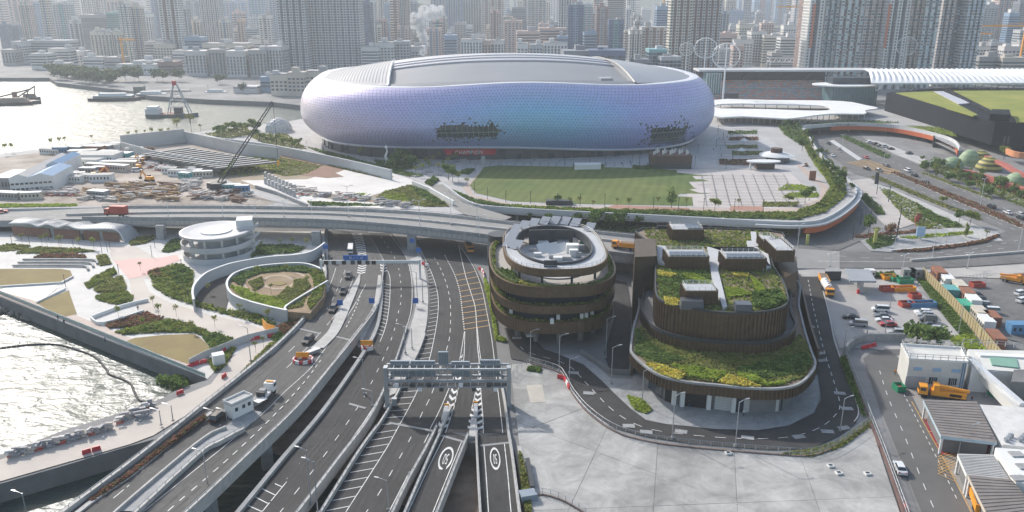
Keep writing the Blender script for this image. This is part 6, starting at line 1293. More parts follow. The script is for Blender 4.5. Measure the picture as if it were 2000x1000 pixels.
pg=mat('play_green',(.22,.30,.17),.6,.1,.3);pg2=mat('play_green_pale',(.27,.36,.22),.6,.1,.3);py_=mat('play_yellow',(.42,.37,.10),.6,.1,.3);pk=mat('play_olive',(.09,.09,.03),.6,.1,.3)
dome_th(1860,326,5.5,5.5,pg,pg2,'smooth pale green play dome');dome_th(1892,322,6,8.5,pg,pg2,'tall pale green play cone');dome_th(1912,322,6.5,8,py_,pk,'large yellow and black striped play dome');dome_th(1930,332,6.5,7,py_,pk,'small yellow and black striped play dome');dome_th(1986,360,6,6,pg,pg2,'low green play dome beside the red walkway')
pw=tag(MB().wall(smooth(PP([(1918,302),(1936,312),(1960,322),(1980,334),(2010,346),(2080,360)],5),5),-.5,1.5,3).build('play_walkway',mat('play_red',(.40,.12,.09),.7,.12,.3)),'raised red walkway winding past the striped play domes','walkway')
tag(MB().wall(smooth(PP([(1870,345),(1900,350),(1940,362),(1990,380),(2060,400)],0),5),0,4,2).build('play_wall',mat('play_red',(.40,.12,.09),.7,.12,.3)),'red curved wall under the play walkway','wall')
tag(MB().wall(smooth(PP([(1965,300),(1990,308),(2060,312)],4),5),0,3,1.5).build('play_wall',mat('play_orange',(.62,.26,.12),.7,.12,.3)),'orange curved wall beyond the striped domes','wall')
def flood(x,Y,h,lab,sc=1.0):
 p=at(x,Y,z=TZ);t=thing('floodlight',lab,'floodlight',p);MB().tube([(0,0,0),(0,0,h)],.9*sc,8,0,.5*sc).build('mast',steel_w,t)
 b=MB();c0=h+2*sc
 ring_=[(11*sc*cos(a),0,c0+9.5*sc*sin(a))for a in np.linspace(0,2*pi,25)];b.tube(ring_,.45*sc,5)
 for k in np.linspace(-.8,.8,7):w=11*sc*math.sqrt(1-k*k);b.bar((-w,0,c0+9.5*sc*k),(w,0,c0+9.5*sc*k),.28*sc)
 b.bar((0,0,c0-9*sc),(0,0,c0+9*sc),.6*sc);b.build('lamp_frame',steel_w,t,fix=False)
flood(1411,660,36,'tall floodlight with a ring-shaped lamp frame before the stand');flood(1372,730,38,'floodlight ring half hidden behind the stand roof',.9);flood(1336,760,36,'thin floodlight mast at the shoulder of the arena',.6);flood(1760,800,36,'faint ring floodlight in front of the coloured flats',.9);flood(1727,830,40,'faint floodlight ring before the coloured flats gable',.8)
def tcrane(x,Y,h,jl,lab,rz=0.0):
 t=thing('tower_crane',lab,'crane',at(x,Y,z=0),rz);MB().bar((0,0,0),(0,0,h),1.8).build('mast',orange_pl,t);MB().bar((-jl*.25,0,h-3),(jl,0,h-3),1.6).build('jib',orange_pl,t);MB().bar((0,0,h),(jl*.7,0,h-2.4),.4).build('tie_bar',orange_pl,t);MB().box((-jl*.22,0,h-6),4,3,3).build('counterweight',concrete_g,t)
tcrane(1984,900,62,-62,'orange tower crane with long jib over the town edge');tcrane(1900,1000,50,-70,'second orange tower crane in front of the coloured flats',.1);tcrane(1560,1250,78,-40,'thin orange crane far beyond the stand');tcrane(1290,1120,120,25,'yellow crane on top of the blue striped tower');tcrane(244,1060,40,18,'small orange crane among the far shore buildings')
fbm=thing('truss_footbridge','white truss footbridge beyond the stand','footbridge',at(1530,900,z=0),world=True);f0,f1=at(1500,900,py=122),at(1562,900,py=122);b=MB()
for dz in(0,5):b.bar(f0+Vector((0,0,dz)),f1+Vector((0,0,dz)),.8)
for i in range(12):p,q=f0 .lerp(f1,i/12),f0 .lerp(f1,(i+1)/12);b.bar(p+Vector((0,0,5*(i%2))),q+Vector((0,0,5*((i+1)%2))),.6)
b.build('truss',steel_w,fbm,fix=False);[MB().box((q.x,q.y,0),2,2,q.z).build('pier',concrete_g,fbm)for q in(f0,f1)]
sheet('bed_soil',[(1714,365),(1735,370),(1790,395),(1832,420),(1880,440),(1890,447),(1800,449),(1762,424)],.15,soil)
sheet('bed_soil',[(1685,470),(1702,458),(1760,462),(1890,452),(1898,458),(1800,474),(1750,482),(1706,488)],.16,soil)
for a in([(1738,337),(1750,336),(1905,396),(2000,438),(2150,500),(2150,506),(1990,444),(1895,404)],[(1799,339),(1806,338),(1940,387),(1934,389)],[(1620,275),(1628,273),(1684,310),(1676,313)]):
 w=PP(a,.25);struct(MB().prism([(p.x,p.y)for p in w],0,.25).build('median_kerb',kerb_m,fix=False))
jm=mat('paving_joint',(.22,.21,.2),.85,.1,.3);sq=bpy.data.objects['paved_square'];sp_=bpy.data.objects['stadium_plaza']
for i in range(11):line(sq,[P(1362+(i%3)*12,343+i*5.6,TZ+.33),P(1530+i*5,343.5+i*5.6,TZ+.33)],.45,jm,'paving_joint')
for i in range(9):line(sq,[P(1370+i*20,340,TZ+.34),P(1380+i*23,402,TZ+.34)],.3,jm,'paving_joint')
for i in range(15):line(sp_,[P(1400,246+i*5.4,TZ+.3),P(1482,246+i*5.4,TZ+.3)],.7,jm,'paving_joint')
for i in range(20):line(sp_,[P(960+i*16,317,TZ+.3),P(955+i*16.4,325,TZ+.3)],.35,jm,'paving_joint')
jn=[P(1650,318),P(1695,312),P(1762,336),P(1735,342)]
for i in range(13):
 t_=(i+.5)/13;a,c=jn[0].lerp(jn[3],t_),jn[1].lerp(jn[2],t_);m_=(a+c)/2;piece('yellow_stripe',unit_quad_y,bpy.data.objects['street'],m_+Vector((0,0,.25)),c-a,(c-a).length,.7)
stt=bpy.data.objects['street']
for pts in([(1690,300),(1745,318),(1900,382),(2000,424)],[(1720,345),(1800,375),(1900,415),(2000,458)],[(1700,352),(1780,382),(1900,432)]):dashes(stt,[p+Vector((0,0,.25))for p in smooth(PP(pts,0),5)],3,5,.2)
for pts in([(1620,500),(1740,506),(1880,496),(1990,482)],[(1780,500),(1900,488),(1990,470)]):dashes(stt,[p+Vector((0,0,.3))for p in smooth(PP(pts,0),5)],3,5,.2)
line(stt,[p+Vector((0,0,.3))for p in smooth(PP([(1560,511),(1640,512),(1780,513)],0),5)],.25)
cm=struct(MB().wall(smooth(PP([(1778,511),(1820,508),(1900,502),(2000,494),(2100,486)],0),5),0,.9,.9).build('median_barrier',concrete));hd=struct(MB().wall(smooth(PP([(1738,491),(1800,486),(1870,478),(1920,470),(1950,458)],0),5),0,.6,1).build('kerb_hedge_wall',kerb_m))
pr_o=bpy.data.objects['perimeter_road']
up=lambda pts,z=.32:[p+Vector((0,0,z))for p in smooth(PP(pts,0),5)]
dashes(pr_o,up([(1014,676),(1030,690),(1086,706),(1116,720),(1150,756),(1200,806),(1260,838),(1350,852),(1450,859),(1540,856),(1600,838),(1632,812),(1640,790),(1626,740),(1610,690),(1590,610),(1578,548)]),2.2,2.2)
line(pr_o,up([(1604,560),(1618,610),(1630,666),(1652,732),(1676,800),(1668,826)]),.18)
for(x,y)in((1228,834),(1262,846),(1330,845),(1460,857),(1560,855),(1616,845),(1648,838),(1150,770),(1120,730),(1010,662),(1640,770),(1654,800),(1600,692),(1606,706),(1582,640)):
 p=P(x,y,0);MB().box((p.x,p.y,.3),2.6,1.5,.02,random.uniform(-.3,.3)).build('manhole_patch',concrete_g,pr_o)
def mesh_fence(pts,z,h,lab,step=2.2,base=None,name='mesh_fence'):
 t=thing(name,lab,'fence',P(*pts[len(pts)//2],z),world=True);w=smooth(PP(pts,z),5);L_=lens(w);s=0
 while s<=L_[-1]:
  a,_=along(w,s,L_);MB().bar(a,a+Vector((0,0,h)),.09).build('fence_post',steel,t);s+=step
 b=MB()
 for f in(.05,.5,1):b.tube([p+Vector((0,0,h*f))for p in w],.045,4)
 s=0
 while s<L_[-1]:a,_=along(w,s,L_);b.bar(a,a+Vector((0,0,h)),.025);s+=.35
 b.build('fence_wire',steel,t,'stuff',fix=False)
 if base:MB().wall(w,-.1,base+.1,.35).build('fence_kerb',mat('kerb_brown',(.2,.15,.13),.9,.15,.3),t)
 return t
mesh_fence([(1036,712),(1088,728),(1104,745),(1120,775),(1150,810),(1200,845),(1262,864),(1350,876),(1500,889),(1585,892),(1642,868),(1702,826)],.1,2.1,'long curved wire fence between the concrete yard and the perimeter road',2.2,.5)
mesh_fence([(998,745),(1010,730),(1036,712)],.1,2.1,'short wire fence at the gantry corner of the yard')
mesh_fence([(1652,690),(1660,675),(1690,664),(1760,664)],.6,2.0,'wire fence on the curved wall above the pier road',2,.9)
mesh_fence([(1648,690),(1680,770),(1700,822),(1730,900),(1766,1000),(1790,1070)],.1,2.0,'straight wire fence beside the pier road',2.2,.4)
struct(MB().wall(smooth(PP([(1650,694),(1662,680),(1692,669),(1765,668)],0),5),0,2.4,.5).build('turn_wall',concrete_g));struct(MB().wall(PP([(1700,832),(1732,905),(1752,968),(1765,1010)],0),0,.8,.5).build('yard_kerb',mat('kerb_dark_red',(.16,.1,.09),.9,.2,.3)))
mesh_fence([(1045,972),(1060,968),(1100,980),(1150,1010)],.2,1.6,'low dark fence at the lower corner of the concrete yard',1.6,.4)
tag(MB().wall(PP([(1030,906),(1040,962)],.2),0,1.4,.8).build('fence_panel_box',dark_metal),'long dark box lying along the slip road edge','box');tag(MB().wall(PP([(1016,977),(1046,972)],.2),0,1.4,2.2).build('equipment_cabinet',mat('cabinet_blue_grey',(.25,.29,.34),.6,.1,.3)),'blue-grey flat cabinet beside the slip road','cabinet')
struct(MB().prism([(p.x,p.y)for p in PP([(1010,870),(1018,872),(1038,1000),(1046,1060),(1032,1060),(1020,940)],.4)],0,.4).build('verge_trough',concrete,fix=False))
for x,y in((1622,911),(1638,925),(1694,926),(1422,886)):
 p=P(x,y,.35);k=tag(MB().box(p,1.2,1.0,.35,.2).build('vent_kerb',white_w),'small white square vent kerb on the concrete yard','vent');MB().box((p.x,p.y,p.z+.33),.8,.6,.06,.2).build('vent_grille',dark_metal,k)
pad=struct(MB().prism([(p.x,p.y)for p in PP([(1028,753),(1059,751),(1066,785),(1036,787)],.38)],.2,.4).build('foundation_slab',mat('pad_concrete',(.46,.43,.37),.85,.12,.2),fix=False))
pd=bpy.data.objects['pier_road']
dashes(pd,up([(1716,720),(1735,780),(1765,850),(1800,940),(1830,1010)],.28),2.2,3.4,.16);dashes(pd,up([(1764,770),(1790,820),(1826,890),(1870,980)],.28),1.2,1.2,.16);line(pd,up([(1780,786),(1810,840),(1838,890),(1880,970),(1910,1030)],.3),.16,yellow_paint)
fc=bpy.data.objects['pier_forecourt'];MB().add([p for p in PP([(1803,818),(1840,818),(1935,868),(1930,888),(1838,888)],.2)],[(0,1,2,3,4)]).build('red_surfacing',mat('red_surface',(.27,.035,.05),.8,.15,.2),fc,fix=False)
for i in range(7):
 for d in(1,-1):a=P(1832,892+i*5.5,.32);c=P(1868,892+i*5.5+d*16,.32);piece('yellow_stripe',unit_quad_y,fc,(a+c)/2,c-a,(c-a).length,.12)
for y0 in(805,820,843,866,888):a,c=P(1785+(y0-790)*.55,y0,.3),P(1815+(y0-790)*.55,y0+1,.3);piece('yellow_stripe',unit_quad_y,fc,(a+c)/2,c-a,(c-a).length,.15)
wbld=thing('white_pier_building','white flat-roofed building with roof railing, roller door and blue windows','building',P(1830,758,0),world=True)
zt=7.2;A_,B_,C_,D_=PP([(1776,703),(1890,709),(1876,681),(1760,674)],zt);b=MB();b.prism([(p.x,p.y)for p in(A_,B_,C_,D_)],0,zt,0);b.build('wall',mat('pier_wall_cream',(.62,.61,.57),.8,.08,.2),wbld,fix=False)
q4=[A_,B_,C_,D_,A_];MB().wall(q4,0,.5,.3).build('parapet',white_w,wbld);railing(wbld,[p+Vector((0,0,.5))for p in q4],1.1,1.7,rail_m,.06)
d=(B_-A_);L0=d.length;d.normalize();nn=Vector((d.y,-d.x,0))*.08;aa=math.atan2(d.y,d.x)
def onw(s,z,w,h,m,nm,par=wbld,dep=.14):p=A_+d*s+nn;return MB().box((p.x,p.y,z),w,dep,h,aa).build(nm,m,par)
sh_=onw(L0*.16,.1,4.4,3.0,mat('shutter_grey',(.42,.43,.44),.5,.06,.3),'roller_door')
for s in(.46,.80):
 w_=onw(L0*s,1.4,1.7,1.7,glass_d,'window')
 for k in(-.4,0,.4):onw(L0*s+k,1.4,.08,1.7,white_w,'window_bar',w_,.2)
for s in(.17,.5,.83):onw(L0*s,4.6,1.9,.9,mat('painted_emblem_blue',(.30,.45,.62),.6,.1,.4),'wall_emblem',wbld,.05)
for s in(.93,.97):p=A_+d*L0*s+nn*2;MB().tube([(p.x,p.y,0),(p.x,p.y,zt)],.1,6).build('down_pipe',blue_c,wbld)
p=P(1757,722,0);MB().box((p.x,p.y,.05),.3,1.6,2.6).build('side_door',dark_metal,wbld);MB().box((p.x-.4,p.y-1,3.4),1.2,3,.25).build('door_canopy',concrete_g,wbld)
ly=thing('pier_annex','flat-roofed pier annex with green roof panels and pipe bridge','building',P(1960,745,0),world=True)
px_prism('wall',[(1898,720),(2200,740),(2200,690),(1890,682)],0,6,mat('pier_wall_cream',(.62,.61,.57),.8,.08,.2),ly,6,white_w)
px_prism('roof_panel',[(1938,712),(1990,718),(1985,700),(1932,697)],6,6.3,mat('roof_green',(.2,.36,.28),.6,.1,.2),ly,6.3);px_prism('roof_strip',[(1915,694),(2150,705),(2150,698),(1905,688)],6,6.4,white_w,ly,6.4)
MB().bar(P(1895,705,6.6),P(1996,792,3.8),1.3).build('pipe_bridge',steel_w,ly);MB().bar(P(1900,712,5.2),P(1990,812,2.4),1.2,0,2.2).build('conveyor_wall',mat('pier_wall_cream',(.62,.61,.57),.8,.08,.2),ly);px_prism('roof_house',[(1975,745),(2060,750),(2060,720),(1980,722)],3,7,concrete_d,ly,7)
railing(ly,PP([(1880,672),(1960,677),(2100,684)],4),1.4,2,rail_m,.07)
def flatroof(pts,z,m,lab,edge,post=True,name='shed'):
 t=thing(name,lab,'shed',P(*pts[0],0),world=True);px_prism('roof',pts,z-.7,z,m,t,z,edge);w=PP(pts,z);c_=sum(w,Vector())/len(w);k=MB()
 a_,b_,c2,d2=w[:4]
 for i in range(1,14):k.bar(a_.lerp(d2,i/14)+Vector((0,0,.04)),b_.lerp(c2,i/14)+Vector((0,0,.04)),.1)
 k.build('roof_seam',m,t,'stuff')
 for p in w:q=p.lerp(c_,.08);MB().box((q.x,q.y,0),.35,.35,z-.6).build('shed_post',steel_w,t)
 p2=[q.lerp(c_,.2)for q in w[:4]];MB().prism([(q.x,q.y)for q in p2],0,z-.75).build('inner_wall',concrete_d,t,fix=False)
 return t
rb_m=mat('shed_roof_brown',(.22,.195,.18),.8,.15,.3);flatroof([(1803,780),(1908,784),(1948,864),(1838,851)],4.6,rb_m,'flat brown-roofed shelter over the red parking bays',mat('shelter_blue_edge',(.42,.52,.58),.6,.08,.3));flatroof([(1870,886),(1940,888),(1972,936),(1888,927)],4.4,mat('shed_roof_pale',(.45,.44,.42),.8,.1,.3),'pale flat-roofed shed behind the yellow box marking',white_w);flatroof([(1890,927),(1975,936),(2040,1010),(1940,1030)],4.6,rb_m,'brown-roofed shed in the lower corner',cream_m)
rw=thing('white_pier_roof','broad white roof with stains and a low upstand beside the brown shelter','building',P(1975,850,0),world=True);px_prism('wall',[(1912,790),(2150,805),(2300,905),(1958,868)],0,4.2,mat('roof_white_stained',(.62,.60,.57),.8,.18,.25,col2=(.7,.69,.67)),rw,4.2,white_w);px_prism('lower_block',[(1944,874),(2150,890),(2250,1010),(1985,940)],0,5,white_w,rw,5)
for x,y in((1985,888),(2000,912),(1990,935)):p=P(x,y,5.02);MB().box(p,2.4,1.8,.25).build('roof_hatch',concrete_g,rw)
p=P(1985,862,4.2);b=MB()
for i in range(7):b.box((p.x+i*.9-2,p.y+(i%3)*.8,4.2),.8,.6,.8)
b.build('roof_machine',steel,rw,'stuff')
t=thing('station_canopy','grey flat canopy on a single pier in the car park','canopy',P(1678,575,0),world=True);px_prism('canopy_roof',[(1660,548),(1712,549),(1698,526),(1650,524)],4.2,4.8,mat('canopy_grey',(.30,.32,.34),.6,.1,.3),t,4.8);q=P(1678,572,0);MB().box(q,1.1,2.2,4.3).build('canopy_pier',steel,t);MB().box((q.x-.8,q.y-1,0),.7,.7,1.5).build('fuel_pump',red_pl,t)
t=thing('dark_hut','small black flat-roofed hut by the car park entrance','hut',P(1630,546,0),world=True);px_prism('wall',[(1612,530),(1644,530),(1640,523),(1612,523)],0,3.4,concrete_g,t,3.4,dark_metal);p=P(1632,545,0);MB().box(p,.9,.2,2.1).build('door',concrete_d,t)
hd=thing('corrugated_hoarding','long tan corrugated hoarding between the car park and the works yard','hoarding',P(1880,620,0),world=True);hw_=PP([(1800,540),(1850,590),(1900,645),(1945,700),(1975,735)],0);L_=lens(hw_);s=0;tan_m=mat('hoarding_tan',(.42,.36,.22),.7,.12,.3);tan_2=mat('hoarding_ochre',(.36,.29,.15),.7,.12,.3)
while s<L_[-1]:
 a,d_=along(hw_,s+.5,L_);MB().box((a.x,a.y,0),1.0,.2 if int(s)%2 else.4,3.2,math.atan2(d_.y,d_.x)).build('hoarding_panel',tan_m if int(s)%2 else tan_2,hd);s+=1.02
HA=math.atan2((hw_[-1]-hw_[0]).y,(hw_[-1]-hw_[0]).x)
for i,(x,y,w,d_,h,m,lab)in enumerate(((1822,545,7,3,3.4,rust_m,'rust-roofed container at the top of the hoarding row'),(1838,556,6,3,3,white_w,'white container behind the tan hoarding'),(1842,575,5,4,2.4,teal_m,'low teal container behind the hoarding'),(1862,570,7,3,3,cream_m,'cream container in the hoarding row'),(1876,584,7,3,3,rust_m,'rust-streaked container in the hoarding row'),(1866,602,6,4,2,mat('tarp_green',(.04,.36,.22),.6,.1,.4),'bright green tarpaulin-covered box behind the hoarding'),(1888,598,6,3,3,white_w,'white cabin near the parked cars of the yard'),(1900,622,6,3,3,cream_m,'weathered cream container in the lower hoarding row'),(1912,640,6,3,3,white_w,'white container roofed in rust in the lower hoarding row'),(1924,632,6,3,3,rust_m,'rusty container beside the works yard'),(1930,672,7,3,3,rust_m,'brown container at the end of the hoarding'),(1995,655,6,3,3,blue_c,'blue container at the edge of the works yard'),(1700,542,3,2,2.4,white_w,'white box cabinet at the hedge'),(1775,544,4,2,3,concrete_g,'grey utility box beside the hoarding'),(1790,544,4,2,3,concrete_g,'second grey utility box beside the hoarding'))):
 cabin(x,y,w,d_,h,m,lab,HA if 1810<x<1950 else 0,0,'container','containers around the works yard','container')
mesh_fence([(1864,556),(1900,552),(1926,549)],.1,2.6,'dark barred fence at the back of the works yard',1.4);mesh_fence([(1955,552),(1990,548),(2030,545)],.1,2.6,'dark barred fence at the far corner of the works yard',1.4)
# trees and planting
bark=mat('tree_bark',(.16,.12,.09),.9,.2,.8)
def crown_mesh(nm,m,n,blobs,size,seed,up=.8):
 g=np.random.default_rng(seed);c=[]
 for(x,y,z,r,rz)in blobs:
  k=max(8,int(n*r*r*rz/sum(b[3]**2*b[4]for b in blobs)));d=g.normal(size=(k,3));d/=np.linalg.norm(d,axis=1)[:,None]
  rad=g.random((k,1))**.45;c.append(np.array([x,y,z])+d*rad*np.array([r,r,rz]))
 c=np.vstack(c);n=len(c);a=g.normal(size=(n,3));a/=np.linalg.norm(a,axis=1)[:,None];b=g.normal(size=(n,3));b-=a*(a*b).sum(1)[:,None];b/=np.linalg.norm(b,axis=1)[:,None]
 s=size*(.5+g.random((n,1)));a*=s;b*=s*.75
 V=np.stack([c-a,c-b,c+a,c+b],1).reshape(-1,3);me=bpy.data.meshes.new(nm);me.from_pydata(V.tolist(),[],np.arange(4*n).reshape(-1,4).tolist());me.materials.append(m);return me
def tree_proto(nm,m,h,cr,blobs_n,n,size,seed,kind='round',stem=.12):
 q=random.Random(seed);t=thing(nm,'tree','tree');bl=[]
 for i in range(blobs_n):
  a=6.28*i/blobs_n+q.uniform(-.5,.5)
  if kind=='layer':z=h*(.3+.66*i/blobs_n);d=cr*.3*q.random();r=cr*(1.05-.8*i/blobs_n);bl.append((cos(a)*d,sin(a)*d,z,r,h*.05))
  elif kind=='column':z=h*(.25+.7*i/blobs_n);bl.append((cos(a)*.2*cr,sin(a)*.2*cr,z,cr*q.uniform(.5,.8)*(1.1-.5*i/blobs_n),h*.13))
  else:d=cr*q.uniform(.25,.7);z=h*q.uniform(.55,.85);r=cr*q.uniform(.38,.6);bl.append((cos(a)*d,sin(a)*d,z,r,r*q.uniform(.7,1)))
 b=MB();top=(q.uniform(-.2,.2),q.uniform(-.2,.2),h*.72);b.tube([(0,0,-.1),(top[0]*.4,top[1]*.3,h*.35),top],stem,6,0,stem*.4)
 for(x,y,z,r,rz)in bl[:5]:b.tube([(top[0]*.4,top[1]*.3,h*q.uniform(.3,.45)),(x*.5,y*.5,z-r*.4),(x,y,z)],stem*.5,4,0,stem*.15)
 b.build('trunk',bark,t,fix=False);link('crown',crown_mesh('crown',m,n,bl,size,seed),t);return t
TP={'round':[tree_proto('leafy_tree',leaf_green,6,2.6,8,420,.34,1),tree_proto('leafy_tree',leaf_mix,6,2.4,7,380,.34,2),tree_proto('leafy_tree',leaf_green,6,2.2,9,420,.3,3)],'thin':[tree_proto('young_tree',leaf_olive,6,1.5,7,130,.26,4,stem=.07),tree_proto('young_tree',leaf_mix,6,1.7,8,150,.26,5,stem=.07),tree_proto('young_tree',leaf_olive,6,1.2,6,90,.24,6,stem=.07)],'layer':[tree_proto('layered_tree',leaf_green,8,2.4,9,420,.28,7,'layer')],'column':[tree_proto('upright_tree',leaf_mix,6,1.1,8,260,.28,8,'column')],'red':[tree_proto('russet_tree',leaf_red,6,2.3,8,380,.32,9)],'bush':[tree_proto('bushy_tree',leaf_green,3.4,2.4,9,420,.32,10)],'dark':[tree_proto('dark_tree',leafy('tree_leaves_dark',[(.04,.06,.03),(.055,.075,.035),(.03,.05,.025),(.075,.085,.04)]),9,5,10,420,.75,11)]}
def tree(x,y,h,kind='round',z=0.0,label='leafy green tree',group='trees',shared=False,k=None):
 ps=TP[kind];p=ps[(int(x*7+y*3)if k is None else k)%len(ps)];base=8 if kind=='layer' else 3.4 if kind=='bush' else 9 if kind=='dark' else 6
 s=h/base;return dup(p,P(x,y,z),(x*1.7)%6.28,label,group,(s*(1+.12*sin(x)),s*(1+.12*cos(y)),s),shared)
D=TZ
for x,y,h,k in((1088,400,4.5,'round'),(1114,402,4,'thin'),(1131,402,4.5,'thin'),(1158,408,4,'thin'),(1205,404,4.5,'thin'),(1228,407,5,'thin'),(1284,405,5,'thin'),(1340,406,5,'thin'),(1396,412,6,'round'),(1442,408,5,'thin')):tree(x,y,h,k,D,'slender young tree along the front path of the lawn','young trees along the lawn path')
tree(1311,407,10,'layer',D,'tall layered green tree standing alone at the front of the lawn','lawn tree')
for x,y,h in((1540,400,5),(1572,398,6),(1580,392,6.5)):tree(x,y,h,'round',D,'round green tree at the curved corner of the square','trees at the corner of the square')
for x,y,h,k in((1036,440,6,'thin'),(1076,446,6.5,'round'),(1100,448,5,'round'),(1130,446,7,'round'),(1163,452,9,'round'),(1190,450,7,'round'),(1208,452,8,'round'),(1217,448,8,'round'),(1248,450,7,'round'),(1264,444,6,'column'),(1290,446,6,'column'),(1315,446,6,'thin'),(1424,452,6,'bush'),(1448,455,4,'red'),(1470,456,3.5,'thin')):tree(x,y,h,k,0,'tree in the shade between the lawn deck and the viaduct','trees below the lawn deck')
for x,y,h in((798,322,6),(812,345,6),(826,340,6),(838,336,6.5),(857,342,7),(866,336,7),(876,329,6.5),(884,322,6),(892,317,6),(832,328,6),(846,324,6),(818,331,6),(905,312,5),(858,316,5.5)):
 tree(x,y,h,'thin',D,'thin tree in a round planter on the arena forecourt','planter trees on the arena forecourt');q=P(x,y,D);tag(MB().cyl((q.x,q.y,D),1.9,.55,14).build('tree_planter',concrete_g),'low round planter under a thin forecourt tree','planter','round planters on the arena forecourt')
for x,y,h,k in((710,308,7,'thin'),(703,310,6,'thin'),(772,322,6,'bush'),(788,318,7,'bush'),(800,326,6,'bush'),(765,330,5,'bush'),(876,352,8,'round'),(884,356,7,'round'),(895,358,6,'thin'),(912,366,5,'thin')):tree(x,y,h,k,D,'bushy tree among shrubs by the arena wall','bushy trees by the arena')
for i in range(26):tree(500+i*3.6,270+i*.8+random.uniform(-6,6),random.uniform(3.5,6.5),('round','thin','column')[i%3],D,'tree in the grove behind the climbing wall beside the arena','grove beside the arena')
for i in range(22):tree(424+i*3.8,262-i*.4+random.uniform(-3,8),random.uniform(4,8),('round','round','thin')[i%3],D,'tree in the harbour-side clump behind the crane','harbour-side clump')
for x,y,h in((348,264,12),(374,258,13),(252,271,5),(268,268,5),(284,267,5),(298,266,6),(316,268,6),(128,284,6),(117,286,6),(100,288,6),(12,302,7),(25,298,6),(392,258,6),(330,264,5),(180,278,5)):tree(x,y,h,'thin',D,'wispy tree on the harbour edge of the building site','trees on the harbour edge of the site')
for i in range(34):tree(102+i*3.6+random.uniform(-3,3),150+i*.5+random.uniform(-7,4),random.uniform(9,14),'dark',0,'dark tree in the wooded strip on the far shore','wood on the far shore')
for x,y,h in((246,159,15),(262,158,16),(272,160,13),(308,159,13),(318,160,12),(350,159,13),(78,130,14),(430,165,10),(475,182,9)):tree(x,y,h,'dark',0,'dark waterfront tree before the white shore building','dark waterfront trees')
for i in range(46):
 x=random.uniform(1375,1570);y=random.uniform(100,128);tree(x,y,random.uniform(10,16),'dark',0,'dark tree between the low houses of the old town','trees of the old town')
for i in range(30):tree(random.uniform(1900,2010),random.uniform(116,136),random.uniform(9,14),'dark',0,'dark tree behind the ribbed canopy','trees behind the ribbed canopy')
rt_=random.Random(9)
for i in range(44):
 s_=i/43;x=np.interp(s_,[0,.2,.45,.7,1],[1512,1560,1598,1640,1654]);y=np.interp(s_,[0,.2,.45,.7,1],[238,268,312,352,376]);tree(x+rt_.uniform(-20,10),y+rt_.uniform(-8,8),rt_.uniform(3.5,7.5),('round','thin','column','round')[i%4],D,'tree in the planted belt along the curved edge of the square','planted belt of the square')
for i in range(40):
 s_=i/39;tree(1800+s_*210+rt_.uniform(-12,12),322+s_*70+rt_.uniform(-10,16),rt_.uniform(3,6.5),('round','thin','bush','column')[i%4],0,'tree in the green strip around the play domes','trees around the play domes')
for x,y,h,k,lab in((1695,460,8,'round','green tree beside the russet one at the street corner'),(1738,466,7,'red','round russet tree at the street corner'),(1710,470,6,'thin','thin tree in the hedge by the street corner'),(1872,438,6,'round','green tree by the paved walk beside the avenue'),(1894,440,7,'round','second green tree by the paved walk beside the avenue'),(1886,463,6,'column','upright tree at the tip of the green island'),(1840,402,5,'round','tree leaning over the avenue pavement'),(1790,672,6,'bush','big dark bush between the car park and the white pier building'),(1832,675,5,'bush','smaller bush beside the big dark one at the pier building'),(1960,312,9,'round','large tree beside the green glass annex'),(1925,470,5,'thin','small tree at the bend of the street'),(330,760,3.5,'bush','bush in the corner of the harbour basin'),(352,765,3,'bush','lower bush in the corner of the harbour basin')):tree(x,y,h,k,0 if y<740 or y>800 else-1.5,lab,None)
for x,y,h in((44,478,5),(83,482,5),(92,480,5.5),(116,484,5),(120,482,5),(156,486,5),(184,486,5)):tree(x,y,h,'thin',0,'thin young tree before the wavy-roofed pavilion','young trees before the pavilion')
for x,y,h in((548,486,4.5),(572,486,5),(600,488,5),(510,490,4)):tree(x,y,h,'thin',0,'small tree behind the sweeping slip-road wall','small trees behind the slip-road wall')
for x,y,h in((300,600,4),(345,618,4),(232,620,4),(280,640,3.5),(375,650,4),(420,640,4),(310,615,4),(470,620,5),(525,632,5),(418,690,3.5),(428,705,3),(408,575,4),(475,590,4),(500,585,4),(530,575,4),(600,560,4),(618,548,4),(505,540,4),(560,535,4),(500,690,4),(515,680,4),(275,530,4),(340,575,4)):tree(x,y,h,'thin',3 if(440<x<625 and 520<y<600)else 0,'wispy sapling in the harbour park','saplings of the harbour park')
for ps in TP.values():
 for p in ps:kill(p)
